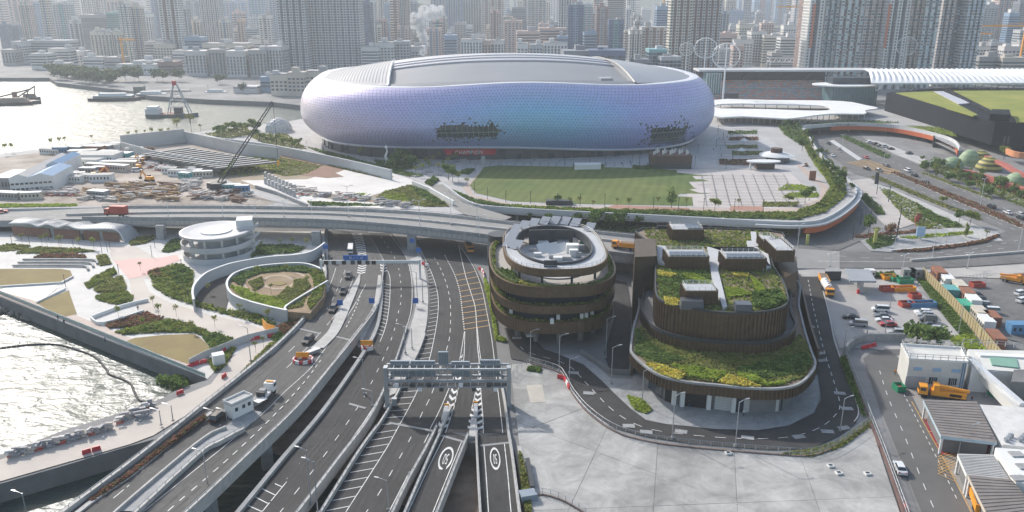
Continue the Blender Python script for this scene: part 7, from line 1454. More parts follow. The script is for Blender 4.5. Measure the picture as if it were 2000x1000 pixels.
B=[('lawn_hedge',[(903,372),(940,394),(1000,402),(1100,409),(1300,417),(1450,424),(1560,428),(1610,416),(1645,390),(1655,376),(1600,400),(1555,416),(1450,416),(1300,412),(1130,409),(1000,403),(935,391)],D,leaf_mix,7000,1.1),('lawn_hedge',[(880,370),(900,386),(935,399),(1000,406),(1130,412),(1300,420),(1450,427),(1570,430),(1560,426),(1300,415),(1000,402),(938,394)],D,leaf_green,5000,.9),('lawn_hedge',[(1000,403),(1130,409),(1200,411),(1190,414),(1100,411),(1000,406)],D,leaf_lime,1500,.9),('belt_shrubs',[(1570,420),(1625,400),(1652,376),(1650,364),(1630,345),(1604,315),(1584,288),(1575,262),(1560,262),(1580,305),(1610,345),(1622,368),(1600,398),(1560,415)],D,leaf_mix,9000,1.5),('belt_shrubs',[(1510,235),(1560,240),(1570,262),(1580,285),(1560,282),(1530,262)],D,leaf_green,4000,1.8),('belt_shrubs',[(1590,300),(1608,320),(1635,350),(1650,364),(1625,362),(1600,335),(1588,318)],D,leaf_lime,2500,1.2),('shade_shrubs',[(940,414),(1000,420),(1100,428),(1240,434),(1240,456),(1190,456),(1100,444),(1000,430)],0,leaf_green,7000,1.4),('shade_shrubs',[(1240,440),(1560,448),(1540,462),(1400,460),(1240,456)],0,leaf_mix,3000,1.0),('slope_planting',[(410,320),(520,302),(600,320),(560,330),(480,345),(430,340)],D,leaf_lime,2200,.5),('slope_planting',[(440,318),(540,306),(620,322),(560,326),(470,332)],D,leaf_olive,2600,.5),('slope_planting',[(520,318),(600,322),(630,324),(600,340),(560,345),(530,338)],D,leaf_olive,2500,.5),('slope_planting',[(640,318),(700,330),(768,346),(745,348),(690,336),(640,324)],D,leaf_olive,2500,.9),('slope_planting',[(752,374),(800,362),(830,372),(878,404),(830,404),(760,394),(735,386)],D,leaf_olive,5000,.6),('slope_planting',[(800,364),(830,374),(872,400),(850,400),(815,380)],D,leaf_green,2200,1.2),('slope_planting',[(745,383),(790,378),(800,396),(765,392)],D,leaf_lime,1500,.6),('slope_planting',[(690,380),(715,378),(700,388)],D,leaf_lime,500,.5),('slope_planting',[(600,394),(680,398),(760,402),(680,403),(610,402)],D,leaf_green,1800,.7),('arena_shrubs',[(600,288),(660,302),(720,318),(770,330),(830,345),(800,346),(740,332),(660,312)],D,leaf_green,3500,1.2),('arena_shrubs',[(730,314),(800,316),(812,330),(770,334),(740,326)],D,leaf_green,2500,1.6),('arena_shrubs',[(830,358),(846,348),(858,352),(842,364)],D,leaf_green,900,1.5),('arena_shrubs',[(896,338),(912,330),(928,332),(915,342)],D,leaf_green,700,.8),('grove_floor',[(480,262),(560,262),(590,284),(600,292),(520,284)],D,leaf_olive,2500,1.0),('grove_floor',[(400,262),(480,250),(500,262),(440,272)],D,leaf_olive,1800,.9),('roadside_grass',[(0,399),(150,399),(150,403),(0,406)],D,leaf_lime,1500,.5),('square_bed',[(1405,312),(1480,312),(1486,324),(1405,322)],D,leaf_red,1500,.8),('square_bed',[(1420,284),(1478,284),(1480,290),(1420,291)],D,leaf_olive,900,.6),('square_bed',[(1424,268),(1480,268),(1481,274),(1424,275)],D,leaf_red,900,.6),('square_bed',[(1422,256),(1478,256),(1479,262),(1422,262)],D,leaf_green,900,.7),('square_bed',[(1430,296),(1490,296),(1492,303),(1430,304)],D,leaf_olive,900,.6),('square_bed',[(1535,360),(1564,362),(1590,368),(1595,373),(1520,372)],D,leaf_lime,900,.5),('square_bed',[(1545,376),(1598,378),(1598,386),(1528,387)],D,leaf_lime,900,.5),('square_bed',[(1490,396),(1560,396),(1555,404),(1490,404)],D,leaf_olive,900,.7),('square_bed',[(1120,322),(1180,323),(1180,327),(1120,326)],D,leaf_green,500,.9),('square_bed',[(1236,325),(1272,325),(1272,331),(1236,330)],D,leaf_green,500,1),('avenue_bed',[(1716,367),(1736,372),(1790,397),(1832,421),(1878,441),(1886,446),(1802,448),(1764,423)],0,leaf_mix,4500,.9),('avenue_bed',[(1790,400),(1830,422),(1880,442),(1850,446),(1800,424)],0,leaf_green,2500,1.2),('avenue_bed',[(1668,462),(1700,458),(1800,450),(1800,455),(1706,464),(1672,466)],0,leaf_red,1500,.9),('avenue_bed',[(1690,472),(1712,460),(1752,466),(1740,480),(1706,488)],0,leaf_green,2000,1.0),('avenue_bed',[(1755,464),(1826,458),(1900,453),(1900,458),(1780,468)],0,leaf_lime,1500,.7),('avenue_bed',[(1742,492),(1800,487),(1870,478),(1920,470),(1948,459),(1951,462),(1922,474),(1872,482),(1802,491)],.3,leaf_red,1800,.8),('median_planting',[(1738,337),(1750,336),(1905,396),(2000,438),(2150,500),(2150,506),(1990,444),(1895,404)],.25,leaf_red,5000,.7),('median_planting',[(1799,339),(1806,338),(1940,387),(1934,389)],.25,leaf_olive,1500,.6),('street_hedge',[(1640,268),(1652,266),(1740,306),(1730,310)],.1,leaf_green,2500,1.8),('street_hedge',[(1700,345),(1712,343),(1830,392),(1920,428),(1912,431),(1820,396)],.1,leaf_olive,2200,.6),('street_hedge',[(1680,386),(1690,378),(1720,405),(1728,420),(1712,420)],.1,leaf_green,1500,1.0),('dome_shrubs',[(1795,315),(1840,322),(1900,340),(1960,356),(2050,385),(2050,425),(1980,398),(1900,362),(1830,338)],.1,leaf_mix,7000,1.2),('dome_shrubs',[(1840,330),(1940,350),(2000,372),(1940,362)],.1,leaf_red,1800,1.0),('bridge_shrubs',[(1760,246),(1850,250),(1870,268),(1820,258)],D,leaf_lime,1200,.8),('bridge_shrubs',[(1570,240),(1700,236),(1760,240),(1700,244),(1600,246)],D,leaf_green,1800,1.0),('verge_grass',[(1790,545),(1806,545),(1850,592),(1900,650),(1880,662),(1840,610)],.1,leaf_green,4000,.35),('verge_grass',[(1850,658),(1900,655),(1925,685),(1870,680)],.1,leaf_lime,1200,.6),('verge_grass',[(1640,700),(1652,695),(1676,770),(1690,815),(1680,800),(1655,740)],.3,leaf_green,1500,.35),('verge_grass',[(1575,880),(1640,862),(1700,820),(1702,830),(1645,872),(1585,892),(1520,888)],.3,leaf_olive,2500,.35),('station_hedge',[(1700,534),(1745,535),(1748,545),(1702,545)],0,leaf_green,1200,1.4),('corner_planting',[(1225,775),(1250,780),(1272,800),(1262,808),(1240,800)],.3,leaf_lime,900,.7),('verge_planting',[(958,600),(964,600),(972,660),(990,664),(986,668),(968,664)],.2,leaf_lime,1200,.8),('verge_planting',[(946,545),(956,560),(962,600),(957,600),(948,565)],.2,leaf_lime,700,.9),('fence_grass',[(1014,880),(1022,905),(1034,960),(1036,1000),(1028,1000),(1018,930)],.5,leaf_olive,900,.4),('yard_corner_grass',[(1034,716),(1056,720),(1055,728),(1030,724)],.35,leaf_green,500,.5),('park_bed',[(35,492),(75,483),(150,486),(190,491),(150,494),(30,496)],.1,leaf_olive,2200,.7),('park_bed',[(65,504),(80,497),(140,496),(165,498),(168,504)],.1,leaf_red,1200,.7),('park_bed',[(0,480),(20,478),(60,480),(50,488),(0,492)],.1,leaf_olive,900,.7),('park_bed',[(188,500),(208,498),(218,516),(196,520)],.1,leaf_olive,900,.8),('park_bed',[(166,556),(190,538),(222,524),(228,535),(200,552),(172,565)],.1,leaf_mix,1800,.8),('park_bed',[(182,566),(210,548),(238,541),(248,560),(242,570),(190,572)],.1,leaf_olive,1800,.9),('park_bed',[(186,578),(206,573),(246,568),(260,580),(258,590),(228,596),(188,586)],.1,leaf_mix,1800,.7),('park_bed',[(205,636),(240,620),(286,612),(322,622),(300,632),(250,640),(215,642)],.1,leaf_red,1800,.8),('park_bed',[(225,650),(270,638),(320,626),(370,632),(412,652),(405,662),(380,650),(310,650),(240,654)],.1,leaf_mix,3000,1.0),('park_bed',[(396,660),(420,650),(455,662),(450,668),(415,684)],.1,leaf_green,1200,.8),('park_bed',[(405,705),(440,688),(460,680),(440,715),(420,728)],.1,leaf_mix,1200,.8),('path_shrubs',[(290,532),(330,520),(352,516),(378,530),(376,562),(382,588),(440,606),(500,615),(540,632),(530,642),(470,622),(400,604),(332,582),(300,562)],.1,leaf_mix,6000,1.2),('path_shrubs',[(330,530),(372,528),(372,555),(345,560)],.1,leaf_green,1800,1.4),('path_shrubs',[(288,534),(310,528),(318,540),(300,546)],.1,leaf_red,700,1.3),('path_shrubs',[(252,474),(270,464),(300,460),(305,466),(285,476),(255,480)],.1,leaf_olive,1200,.8),('path_shrubs',[(316,492),(330,472),(352,466),(356,486),(330,494)],.1,leaf_green,1200,.9),('path_shrubs',[(490,480),(560,478),(600,484),(580,494),(500,500),(490,506)],.1,leaf_green,2000,1.0),('garden_planting',[(452,548),(470,535),(505,525),(560,520),(598,522),(620,536),(606,534),(560,530),(510,534),(480,545),(474,560)],3,leaf_green,2600,.8),('garden_planting',[(450,560),(475,562),(500,575),(540,582),(560,590),(556,606),(520,598),(480,588)],3,leaf_lime,2200,.7),('garden_planting',[(485,552),(510,542),(515,556),(500,566)],3.1,leaf_olive,1200,.5),('garden_planting',[(575,548),(598,544),(606,560),(590,572),(572,566)],3.1,leaf_olive,1200,.5),('garden_planting',[(600,525),(630,530),(636,550),(628,580),(606,606),(600,590),(615,565),(612,545)],3,leaf_mix,2200,.8),('garden_planting',[(562,560),(600,575),(590,600),(562,604),(540,580)],3,leaf_olive,1500,.35),('highway_verge',[(564,608),(606,612),(632,584),(634,590),(600,632),(552,668),(530,664),(552,640)],.2,leaf_green,3000,.8),('highway_verge',[(540,640),(590,625),(560,660)],.3,leaf_red,900,.9),('highway_verge',[(500,700),(530,670),(548,668),(500,712),(470,730)],.3,leaf_olive,1200,.6),('trough_planting',[(403,815),(330,870),(250,934),(180,980),(176,976),(246,930),(326,866),(399,811)],4.2,leaf_red,1500,.6),('basin_weeds',[(330,745),(345,735),(372,742),(360,760),(338,770)],-2.5,leaf_green,1200,1.2),('quay_weeds',[(410,790),(430,770),(460,745),(450,765),(420,795)],.2,leaf_olive,700,.5)]
for nm,pts,z,m,n,h in B:bed(pts,z,m,n,h,.5 if z==D else.42,nm)
for x,y in((1416,258),(1420,270),(1422,286),(1424,298)):pass
# vehicles
def paint(n,c,r=.3):return mat('car_paint_'+n,c,r,.05,.5,.1,0,None,3,.6)
cp=dict(black=paint('black',(.018,.019,.021)),white=paint('white',(.72,.73,.73)),silver=paint('silver',(.42,.43,.44)),red=paint('red',(.42,.035,.04)),grey=paint('grey',(.14,.15,.16)),blue=paint('blue',(.06,.14,.3)),orange=orange_pl)
wheel_me=None
def car_proto(kind):
 t=thing('parked_car','car','car');L_,W_,h0,h1=dict(sedan=(4.6,1.8,.85,1.42),suv=(4.7,1.9,1.0,1.72),van=(4.8,1.85,1.1,1.95))[kind]
 prof=dict(sedan=[(-L_/2,.3),(-L_/2,.75),(-L_/2+.3,.9),(L_/2-1.0,.86),(L_/2-.1,.68),(L_/2,.3)],suv=[(-L_/2,.35),(-L_/2,.95),(-L_/2+.15,1.05),(L_/2-1.0,1.02),(L_/2-.08,.85),(L_/2,.35)],van=[(-L_/2,.35),(-L_/2,1.05),(-L_/2+.1,1.12),(L_/2-.8,1.08),(L_/2-.05,.85),(L_/2,.35)])[kind]
 b=MB();rows=[]
 for y,k,dz in((-W_/2,.97,0),(-W_/2+.08,1,.03),(W_/2-.08,1,.03),(W_/2,.97,0)):rows.append([(x*k,y,z+(dz if z>.5 else 0))for x,z in prof])
 b.grid(rows);b.add(rows[0],[tuple(range(len(prof)))]);b.add(rows[-1],[tuple(reversed(range(len(prof))))]);b.add([rows[0][0],rows[0][-1],rows[-1][-1],rows[-1][0]],[(0,1,2,3)]);body=b.build('body',cp['white'],t)
 x0,x1,x2,x3=dict(sedan=(-1.9,-1.2,.35,1.15),suv=(-2.25,-1.95,.4,1.15),van=(-2.36,-2.2,.9,1.6))[kind];zb=h0+.03
 g=MB();lo=[(x0,-W_/2+.1),(x3,-W_/2+.1),(x3,W_/2-.1),(x0,W_/2-.1)];hi=[(x1,-W_/2+.3),(x2,-W_/2+.3),(x2,W_/2-.3),(x1,W_/2-.3)]
 v=[(x,y,zb-.05)for x,y in lo]+[(x,y,h1-.05)for x,y in hi];g.add(v,[(0,1,5,4),(1,2,6,5),(2,3,7,6),(3,0,4,7),(4,5,6,7)]);g.build('window_glass',glass_d,t)
 r=MB();r.box(((x1+x2)/2,0,h1-.06),x2-x1+.12,W_-.5,.08,0,0,.92,.9);r.build('body',cp['white'],t)
 w=MB();w.tube([(0,-.1,.32),(0,.1,.32)],.32,12);wm_=w.mesh('wheel',black)
 for sx in(-L_*.3,L_*.31):
  for sy in(-W_/2+.08,W_/2-.08):link('wheel',wm_,t,loc=(sx,sy,0))
 hl2=MB().box((0,0,0),.08,.35,.14).mesh('headlight',white_pl);tl=MB().box((0,0,0),.08,.3,.16).mesh('tail_light',red_pl)
 for sy in(-W_/2+.3,W_/2-.3):link('headlight',hl2,t,loc=(L_/2-.03,sy,.6));link('tail_light',tl,t,loc=(-L_/2+.02,sy,.72))
 return t
CP={k:car_proto(k)for k in('sedan','suv','van')}
def car(x,y,kind,col,lab,rz=0.0,z=.12,group=None,to=None):
 p=P(x,y,z)
 if to:q=P(*to,z);rz=math.atan2(q.y-p.y,q.x-p.x)
 o=dup(CP[kind],p,rz,lab,group or 'parked and moving cars',mats={'body':cp[col]},cat='van' if kind=='van' else 'car');return o
def on_road(rib,x,y):
 z=0
 for _ in range(4):q=P(x,y,z);z=rib.z(q.x,q.y)
 return z+.08
for x,y,to,kind,col,lab in((681,542,(672,560),'suv','black','black car on the highway passing under the sign gantry'),(671,572,(664,588),'suv','black','second black car down the highway from the sign gantry'),(651,607,(640,624),'suv','black','black car beside the first blue sign on the long island'),(602,668,(580,690),'suv','black','large black car near the tip of the long island on the highway'),(428,818,(450,800),'suv','black','dark car waiting beside the white toll booth')):car(x,y,kind,col,lab,z=on_road(r1,x,y),to=to,group='cars on the highway')
PK=[(1661,622,'sedan','black',2.9,'black car parked alone in front of the grey van'),(1676,636,'van','silver',2.9,'grey panel van parked at the entrance of the car park'),(1719,608,'van','white',2.95,'white van parked in the middle of the car park'),(1722,620,'sedan','grey',3.0,'dark grey car between the white van and white sedan'),(1726,628,'sedan','white',3.0,'white sedan beside the red car'),(1734,636,'sedan','red',3.0,'red car in the middle of the car park'),(1750,653,'suv','silver',2.95,'silver hatchback near the hedge of the car park'),(1802,614,'suv','white',2.95,'white car at the head of the right-hand row in the car park'),(1806,619,'suv','silver',2.95,'silver car second in the right-hand row of the car park'),(1811,627,'van','grey',2.95,'dark people carrier in the right-hand row of the car park'),(1813,638,'sedan','black',2.95,'black sedan in the right-hand row of the car park'),(1824,647,'suv','silver',2.95,'pale silver car near the bushes in the right-hand row'),(1837,657,'sedan','silver',2.95,'silver sedan last in the right-hand row by the bushes'),(1896,583,'sedan','silver',2.9,'silver car first in the works yard row'),(1903,578,'sedan','black',2.9,'black car behind the silver one in the works yard'),(1908,588,'suv','black',2.9,'black estate in the works yard row'),(1916,598,'suv','silver',2.9,'silver estate last in the works yard row'),(1934,611,'van','white',2.95,'white van parked under the works yard row'),(1994,576,'suv','white',.4,'white pickup at the edge of the works yard'),(1998,590,'suv','white',.4,'second white pickup at the edge of the works yard'),(1918,600,'sedan','grey',2.9,'grey car beside the silver estate in the works yard')]
for x,y,k,c,rz,lab in PK:car(x,y,k,c,lab,rz,.2,'parked cars')
for x,y,to,k,c,lab in((1619,282,(1640,296),'sedan','black','dark car leaving the street under the orange bridge'),(1638,292,(1600,270),'sedan','silver','silver car heading under the orange bridge'),(1626,305,(1660,330),'sedan','white','white car approaching the yellow hatched junction'),(1692,309,(1740,330),'sedan','red','red taxi at the upper edge of the yellow junction'),(1693,331,(1740,345),'sedan','black','dark car crossing the yellow junction'),(1717,334,(1770,350),'sedan','grey','grey car in the middle of the yellow junction'),(1731,325,(1690,310),'sedan','grey','dark car at the far edge of the yellow junction'),(1772,335,(1740,322),'van','white','white minibus entering the yellow junction'),(1786,344,(1750,330),'sedan','black','dark car behind the white minibus'),(1808,357,(1780,345),'sedan','black','dark car beside the lamp post of the avenue'),(1936,406,(1900,390),'van','black','black van on the avenue'),(1968,417,(1930,400),'sedan','white','white car behind the black van on the avenue'),(1992,420,(1950,404),'sedan','silver','silver car at the edge of the avenue'),(1994,428,(1950,408),'suv','black','black car beside the silver one on the avenue')):car(x,y,k,c,lab,z=.25,to=to,group='cars on the avenue')
for i,(x,y)in enumerate(((1698,279),(1710,283),(1718,286),(1728,288),(1740,292),(1776,301))):car(x,y,('sedan','suv')[i%2],('white','black','grey','silver','black','grey')[i],('white','black','grey','silver','dark','dark grey')[i]+(' car in the short row parked beyond the street hedge' if i<5 else ' car driving out from the row beyond the street hedge'),.35,.2,'cars beyond the hedge')
car(1757,918,'sedan','white','white taxi-like saloon driving along the pier road',z=.25,to=(1740,880),group='cars on the pier road');car(3,415,'sedan','red','small red car at the far end of the raised road',z=5.2,to=(40,412),group='cars on the viaduct');car(1033,654,'suv','white','white vehicle in the dark lane under the round building',z=.3,to=(1045,690),group='cars near the round building')
for x,y,lab in((418,346,''),):car(268,335,'van','white','white van parked among the cabins of the site',.3,TZ+.1,'site vehicles')
for c in CP.values():kill(c)
def truck(x,y,lab,kind,to,z=.12,sc=1.0):
 p,q=P(x,y,z),P(*to,z);t=thing('truck',lab,'truck',p,math.atan2(q.y-p.y,q.x-p.x));t.scale=(sc,)*3
 cabm=dict(box=red_c,tanker=orange_pl,dump=orange_pl,crane=orange_pl,service=white_pl,bus=white_pl)[kind];L_=dict(box=9,tanker=9.5,dump=9,crane=10,service=6.2,bus=10)[kind]
 MB().box((0,0,.55),L_,1.9,.45).build('chassis',dark_metal,t)
 if kind!='bus':
  cb_=MB().box((L_/2-1.0,0,.9),2.0,2.3,1.9,0,0,.86,.94).build('cab',cabm,t);MB().box((L_/2-.06,0,1.8),.14,2.0,.8).build('windscreen',glass_d,cb_);[MB().box((L_/2-.9,s*1.16,1.8),1.1,.08,.7).build('side_window',glass_d,cb_)for s in(-1,1)]
 if kind=='box':MB().box((-1.2,0,1),L_-2.6,2.5,3).build('cargo_box',red_c,t)
 elif kind=='tanker':b=MB();b.tube([(-L_/2,0,2.2),(L_/2-2.4,0,2.2)],1.25,16);b.build('tank',white_pl,t);[MB().cyl((x_,0,3.4),.35,.25,10).build('tank_hatch',steel,t)for x_ in(-3,-1,1)]
 elif kind=='dump':b=MB().box((-1.2,0,1),L_-2.8,2.4,1.5,0,0,1.02,1.06);b.build('tipper_body',orange_pl,t);MB().box((-1.2,0,2.3),L_-3.2,2.1,.25).build('load',soil,t)
 elif kind=='crane':MB().box((-1.2,0,1),L_-2.8,2.3,1.2).build('equipment_body',orange_pl,t);MB().box((1.4,0,2.1),1.2,2.2,1.4).build('winch_box',orange_pl,t);MB().bar((1.2,0,3.1),(-L_/2-.4,0,2.5),.6).build('recovery_boom',orange_pl,t);MB().box((-2.6,1.18,1.3),2.4,.08,.6).build('stripe_panel',black,t)
 elif kind=='service':MB().box((-1.4,0,1),3.2,2.1,.5).build('flatbed',white_pl,t);MB().box((-1.2,.2,1.5),1.4,1.4,1.1).build('equipment_box',concrete_g,t);MB().box((-2.7,0,1.3),.4,1.9,1.4).build('arrow_board',dark_metal,t);MB().box((L_/2-1.0,0,2.8),.5,1.6,.25).build('beacon_bar',orange_pl,t)
 else:MB().box((0,0,.8),L_,2.4,2.3).build('body',white_pl,t);MB().box((0,0,1.8),L_+.04,2.44,.8).build('window_band',glass_d,t)
 wm_=MB().tube([(0,-.16,.5),(0,.16,.5)],.5,12).mesh('wheel',black)
 for sx in((-L_*.36,-L_*.22,L_*.36)if kind not in('service','bus')else(-L_*.3,L_*.33)):
  for sy in(-.95,.95):link('wheel',wm_,t,loc=(sx,sy,0))
truck(228,421,'red box lorry driving on the viaduct','box',(200,420),6.6);truck(1221,487,'orange tipper truck on the ramp beside the green-roofed building','dump',(1150,480),7.6);truck(1615,572,'tanker truck with white tank and orange cab in the car park','tanker',(1626,590),.2);truck(1609,556,'orange truck parked behind the tanker','dump',(1618,574),.2);truck(1838,778,'orange recovery crane truck before the white pier building','crane',(1780,770),.2);truck(1908,985,'orange truck seen partly under the lower brown roof','dump',(1896,950),.2);truck(917,490,'yellow truck in the shade under the viaduct','dump',(925,510),.1);truck(521,776,'white works truck with arrow board behind the toll booth','service',(534,762),on_road(r1,521,776));truck(685,492,'white minibus on the highway beyond the sign gantry','bus',(687,470),.1,.75);truck(1335,778,'orange vehicle parked inside the garage bay','dump',(1335,800),.1,.6);truck(1368,781,'second orange vehicle parked inside the garage bay','dump',(1368,803),.1,.6);truck(1980,552,'yellow digger truck in the far corner of the works yard','crane',(2000,556),.2,.8);truck(275,318,'rusty dump truck among the site cabins','dump',(285,322),TZ+.1)
for i,(x,y,w,m,lab)in enumerate(((1735,568,5,red_c,'dark red open skip in the car park corner'),(1764,568,7,orange_pl,'long orange open skip in the car park corner'),(1734,545,4,orange_pl,'orange and green generator behind the skips'),(1748,548,3,green_c,'green machine box behind the skips'),(1766,552,5,green_c,'green skip behind the orange skip'),(1773,540,3,orange_pl,'small orange box by the hedge'),(1800,598,8,blue_c,'blue tarpaulin heap near the grass verge'),(1770,598,4,red_c,'red and white barrier heap near the white van'),(1786,582,3,red_c,'small red barrier heap at the verge kerb'),(1990,545,5,orange_pl,'yellow plant stored in the works yard corner'),(1908,560,4,red_c,'red bin in the works yard'),(1755,762,2,green_c,'green bin by the white pier building'),(1945,772,3,green_c,'green skip beside the pier annex'))):
 t=thing('skip',lab,'skip',P(x,y,.15),.1);k=MB();k.wall([Vector((-w/2,-1.2,0)),Vector((w/2,-1.2,0)),Vector((w/2,1.2,0)),Vector((-w/2,1.2,0))],0,1.5,.15,closed=True);k.build('skip_wall',m,t);MB().box((0,0,.1),w-.2,2.2,.8).build('skip_load',rust_m if m is not rust_m else soil,t);[MB().box((s*w*.32,-1.3,.3),.2,.15,1).build('skip_rib',m,t)for s in(-1,0,1)]
# toll booth, barriers
bt=thing('toll_booth','white flat-roofed booth between the highway lanes','booth',(0,0,0));zz=on_road(r1,468,812);bt.location=P(468,806,zz+.2);bt.rotation_euler=(0,0,.95)
MB().box((0,0,0),5.2,2.8,3.1).build('wall',white_w,bt);MB().box((0,0,3.05),5.5,3.1,.3).build('roof',concrete,bt)
rfp=MB().wall([Vector((-2.6,-1.4,3.3)),Vector((2.6,-1.4,3.3)),Vector((2.6,1.4,3.3)),Vector((-2.6,1.4,3.3))],0,.45,.2,closed=True).build('roof_parapet',white_w,bt)
for x_ in(-1.6,.2,1.6):MB().box((x_,-1.43,1.5),.7,.08,.8).build('window',glass_d,bt)
MB().box((2.63,0,.1),.08,1,2.1).build('door',concrete_g,bt);MB().box((4.6,.6,-.1),2,1.8,1.3).build('equipment_cabinet',concrete_g,bt);MB().box((4.8,-1,1.2),2.4,1.6,.12).build('side_awning',white_pl,bt)
bar_r=MB().box((0,0,0),1.7,.5,.95,0,0,.9,.6).mesh('barrier_block',red_pl);bar_w=MB().box((0,0,0),1.7,.5,.95,0,0,.9,.6).mesh('barrier_block',white_pl)
def barriers(pts,z,lab,grp,n=None,closed=False,mix=(0,1),rib=None):
 w=smooth(PP(pts,z)if rib is None else rib.on(pts,.05,0),5);L_=lens(w);s=.9;i=0
 while s<L_[-1]:
  a,d_=along(w,s,L_);c_=mix[i%len(mix)];o=link('water_barrier',bar_w if c_ else bar_r);o.location=a;o.rotation_euler=(0,0,math.atan2(d_.y,d_.x));tag(o,('white' if c_ else 'red')+' water barrier '+lab,'barrier',grp);s+=1.8;i+=1
tr=[(575+0,708)]
def ring_barr(x,y,r,z,lab,n=12):
 c_=P(x,y,z)
 for i in range(n):
  a=2*pi*i/n;o=link('water_barrier',bar_r if i%2 else bar_w);o.location=c_+Vector((cos(a)*r,sin(a)*r*.8,0));o.rotation_euler=(0,0,a+pi/2);tag(o,('red' if i%2 else 'white')+' water barrier '+lab,'barrier','barriers '+lab)
 t=thing('warning_board','orange warning board standing '+lab,'sign',c_);MB().box((0,0,1.2),3.2,.2,1.3).build('board',orange_pl,t);[MB().bar((s,0,0),(s,0,1.3),.12).build('board_leg',steel,t)for s in(-1.2,1.2)]
z1_=on_road(r1,592,706);ring_barr(592,706,2.3,z1_,'in the ring at the long island end',12);ring_barr(717,682,1.3,.5,'at the tip of the narrow island',7)
t=thing('crash_cushion','grey ribbed crash cushion at the end of the long island','crash cushion',P(610,690,z1_),.95);[MB().box((i*.55-1.6,0,0),.5,1.2+i*.12,.9).build('cushion_bay',steel,t)for i in range(7)]
for x,y,lab,rib in((872,800,'crash cushion on the nose of the first slip road',r3),(929,795,'crash cushion on the nose of the second slip road',r3)):
 p=P(x,y,.1);q=P(x+(-3 if x<900 else 0),y+12,.1);t=thing('crash_cushion',lab,'crash cushion',p,math.atan2((q-p).y,(q-p).x));[MB().box((i*.8,0,0),.7,.9,.8).build('cushion_bay',steel,t)for i in range(8)];MB().box((-.8,0,0),.25,1.1,1).build('cushion_nose',orange_pl,t)
nose=struct(MB().prism([(p.x,p.y)for p in PP([(921,818),(930,818),(934,858),(915,858)],0)],-3,.7).build('gore_nose',concrete,fix=False));struct(MB().wall(PP([(880,800),(868,828),(858,850)],0),0,.9,.6).build('gore_wall',concrete))
barriers([(436,690),(452,676),(478,668),(505,662),(532,658)],.15,'along the closed park path','barriers along the park path',mix=(0,1,0));barriers([(365,720),(385,712),(402,708)],.2,'at the corner of the sea wall','barriers at the sea wall',mix=(0,));barriers([(434,740),(444,732)],.2,'near the bend of the quay path','barriers near the quay bend',mix=(0,));barriers([(160,888),(180,882),(200,877)],.2,'on the quay edge','barriers on the quay',mix=(0,0,1));barriers([(345,772),(360,766)],.2,'at the basin steps','barriers at the basin',mix=(0,))
barriers([(935,526),(943,532),(945,545)],.1,'stored beside the yellow-striped lane','barriers beside the yellow lane');barriers([(824,516),(836,520)],.35,'under the viaduct on the island','barriers under the viaduct');barriers([(1088,738),(1102,742),(1112,760)],.4,'in the corner of the concrete yard','barriers in the yard corner',mix=(0,0,1));barriers([(1682,682),(1700,678),(1714,674)],.2,'along the turning wall of the pier road','barriers at the pier road',mix=(0,));barriers([(1766,990),(1772,1004)],.2,'at the foot of the pier road fence','barriers by the fence',mix=(0,))
fw=tag(MB().wall(resample(smooth(PP([(370,716),(400,700),(440,684),(480,668),(520,658),(545,652)],.2),5),20),0,2.0,.12).build('hoarding_screen',mat('hoarding_grey',(.52,.52,.51),.6,.06,.3)),'pale grey hoarding with red barriers in front across the park path','hoarding');tag(MB().box(P(428,712,.1),2.8,2.4,3,.5).build('park_kiosk',white_w),'small white box kiosk behind the hoarding','kiosk');ob2=tag(MB().wall(smooth(PP([(514,638),(524,648),(538,652)],.2),4),0,2.4,.12).build('orange_banner',orange_pl),'orange banner fence at the end of the park path','banner')
for i in range(16):x=20+i*13;heap(x,893-i*3.6,(4,2,2,3)[i%4],1.8,1.0,7,.2,.3,'along the quay edge')
for i in range(8):heap(232+i*9,826-i*4.5,(4,2,3)[i%3],1.8,1.2,6,.2,.4,'along the quay edge')
heap(278,812,2,4,3,10,.2,.4,'under blue sheeting on the quay')
# lamps and posts
def lamp_proto(arms,h,nm,m=steel_w):
 t=thing(nm,'lamp','lamp post');MB().tube([(0,0,0),(0,0,h)],.13,6,0,.08).build('pole',m,t);MB().box((0,0,0),.5,.5,.5).build('pole_base',concrete_g,t)
 for a in arms:MB().tube([(0,0,h-.2),(a*.9,0,h+.15),(a*1.8,0,h+.25)],.07,5).build('lamp_arm',m,t);MB().box((a*2.0,0,h+.2),.9,.3,.14).build('lamp_head',m,t)
 return t
LP={(1,10):lamp_proto((1,),10,'street_lamp',steel),(2,10):lamp_proto((-1,1),10,'street_lamp')}
def lamp(x,y,ytop,lab,z=0.0,n=2,rz=0.0,grp='street lamps',cat='lamp post'):
 p=P(x,y,z);h=at(x,p.y,py=ytop).z-z;return dup(LP[(n,10)],p,rz,lab,grp,(1,1,max(.3,h/10.3)),cat=cat)
for x,y,yt in((610,428,388),(681,424,362),(714,436,384),(820,448,390),(881,440,376),(932,458,402),(937,462,420),(555,424,390),(500,428,392),(436,424,384),(330,426,392)):lamp(x,y,yt,'slim white lamp post on the viaduct',8,2,.3,'lamps on the viaduct')
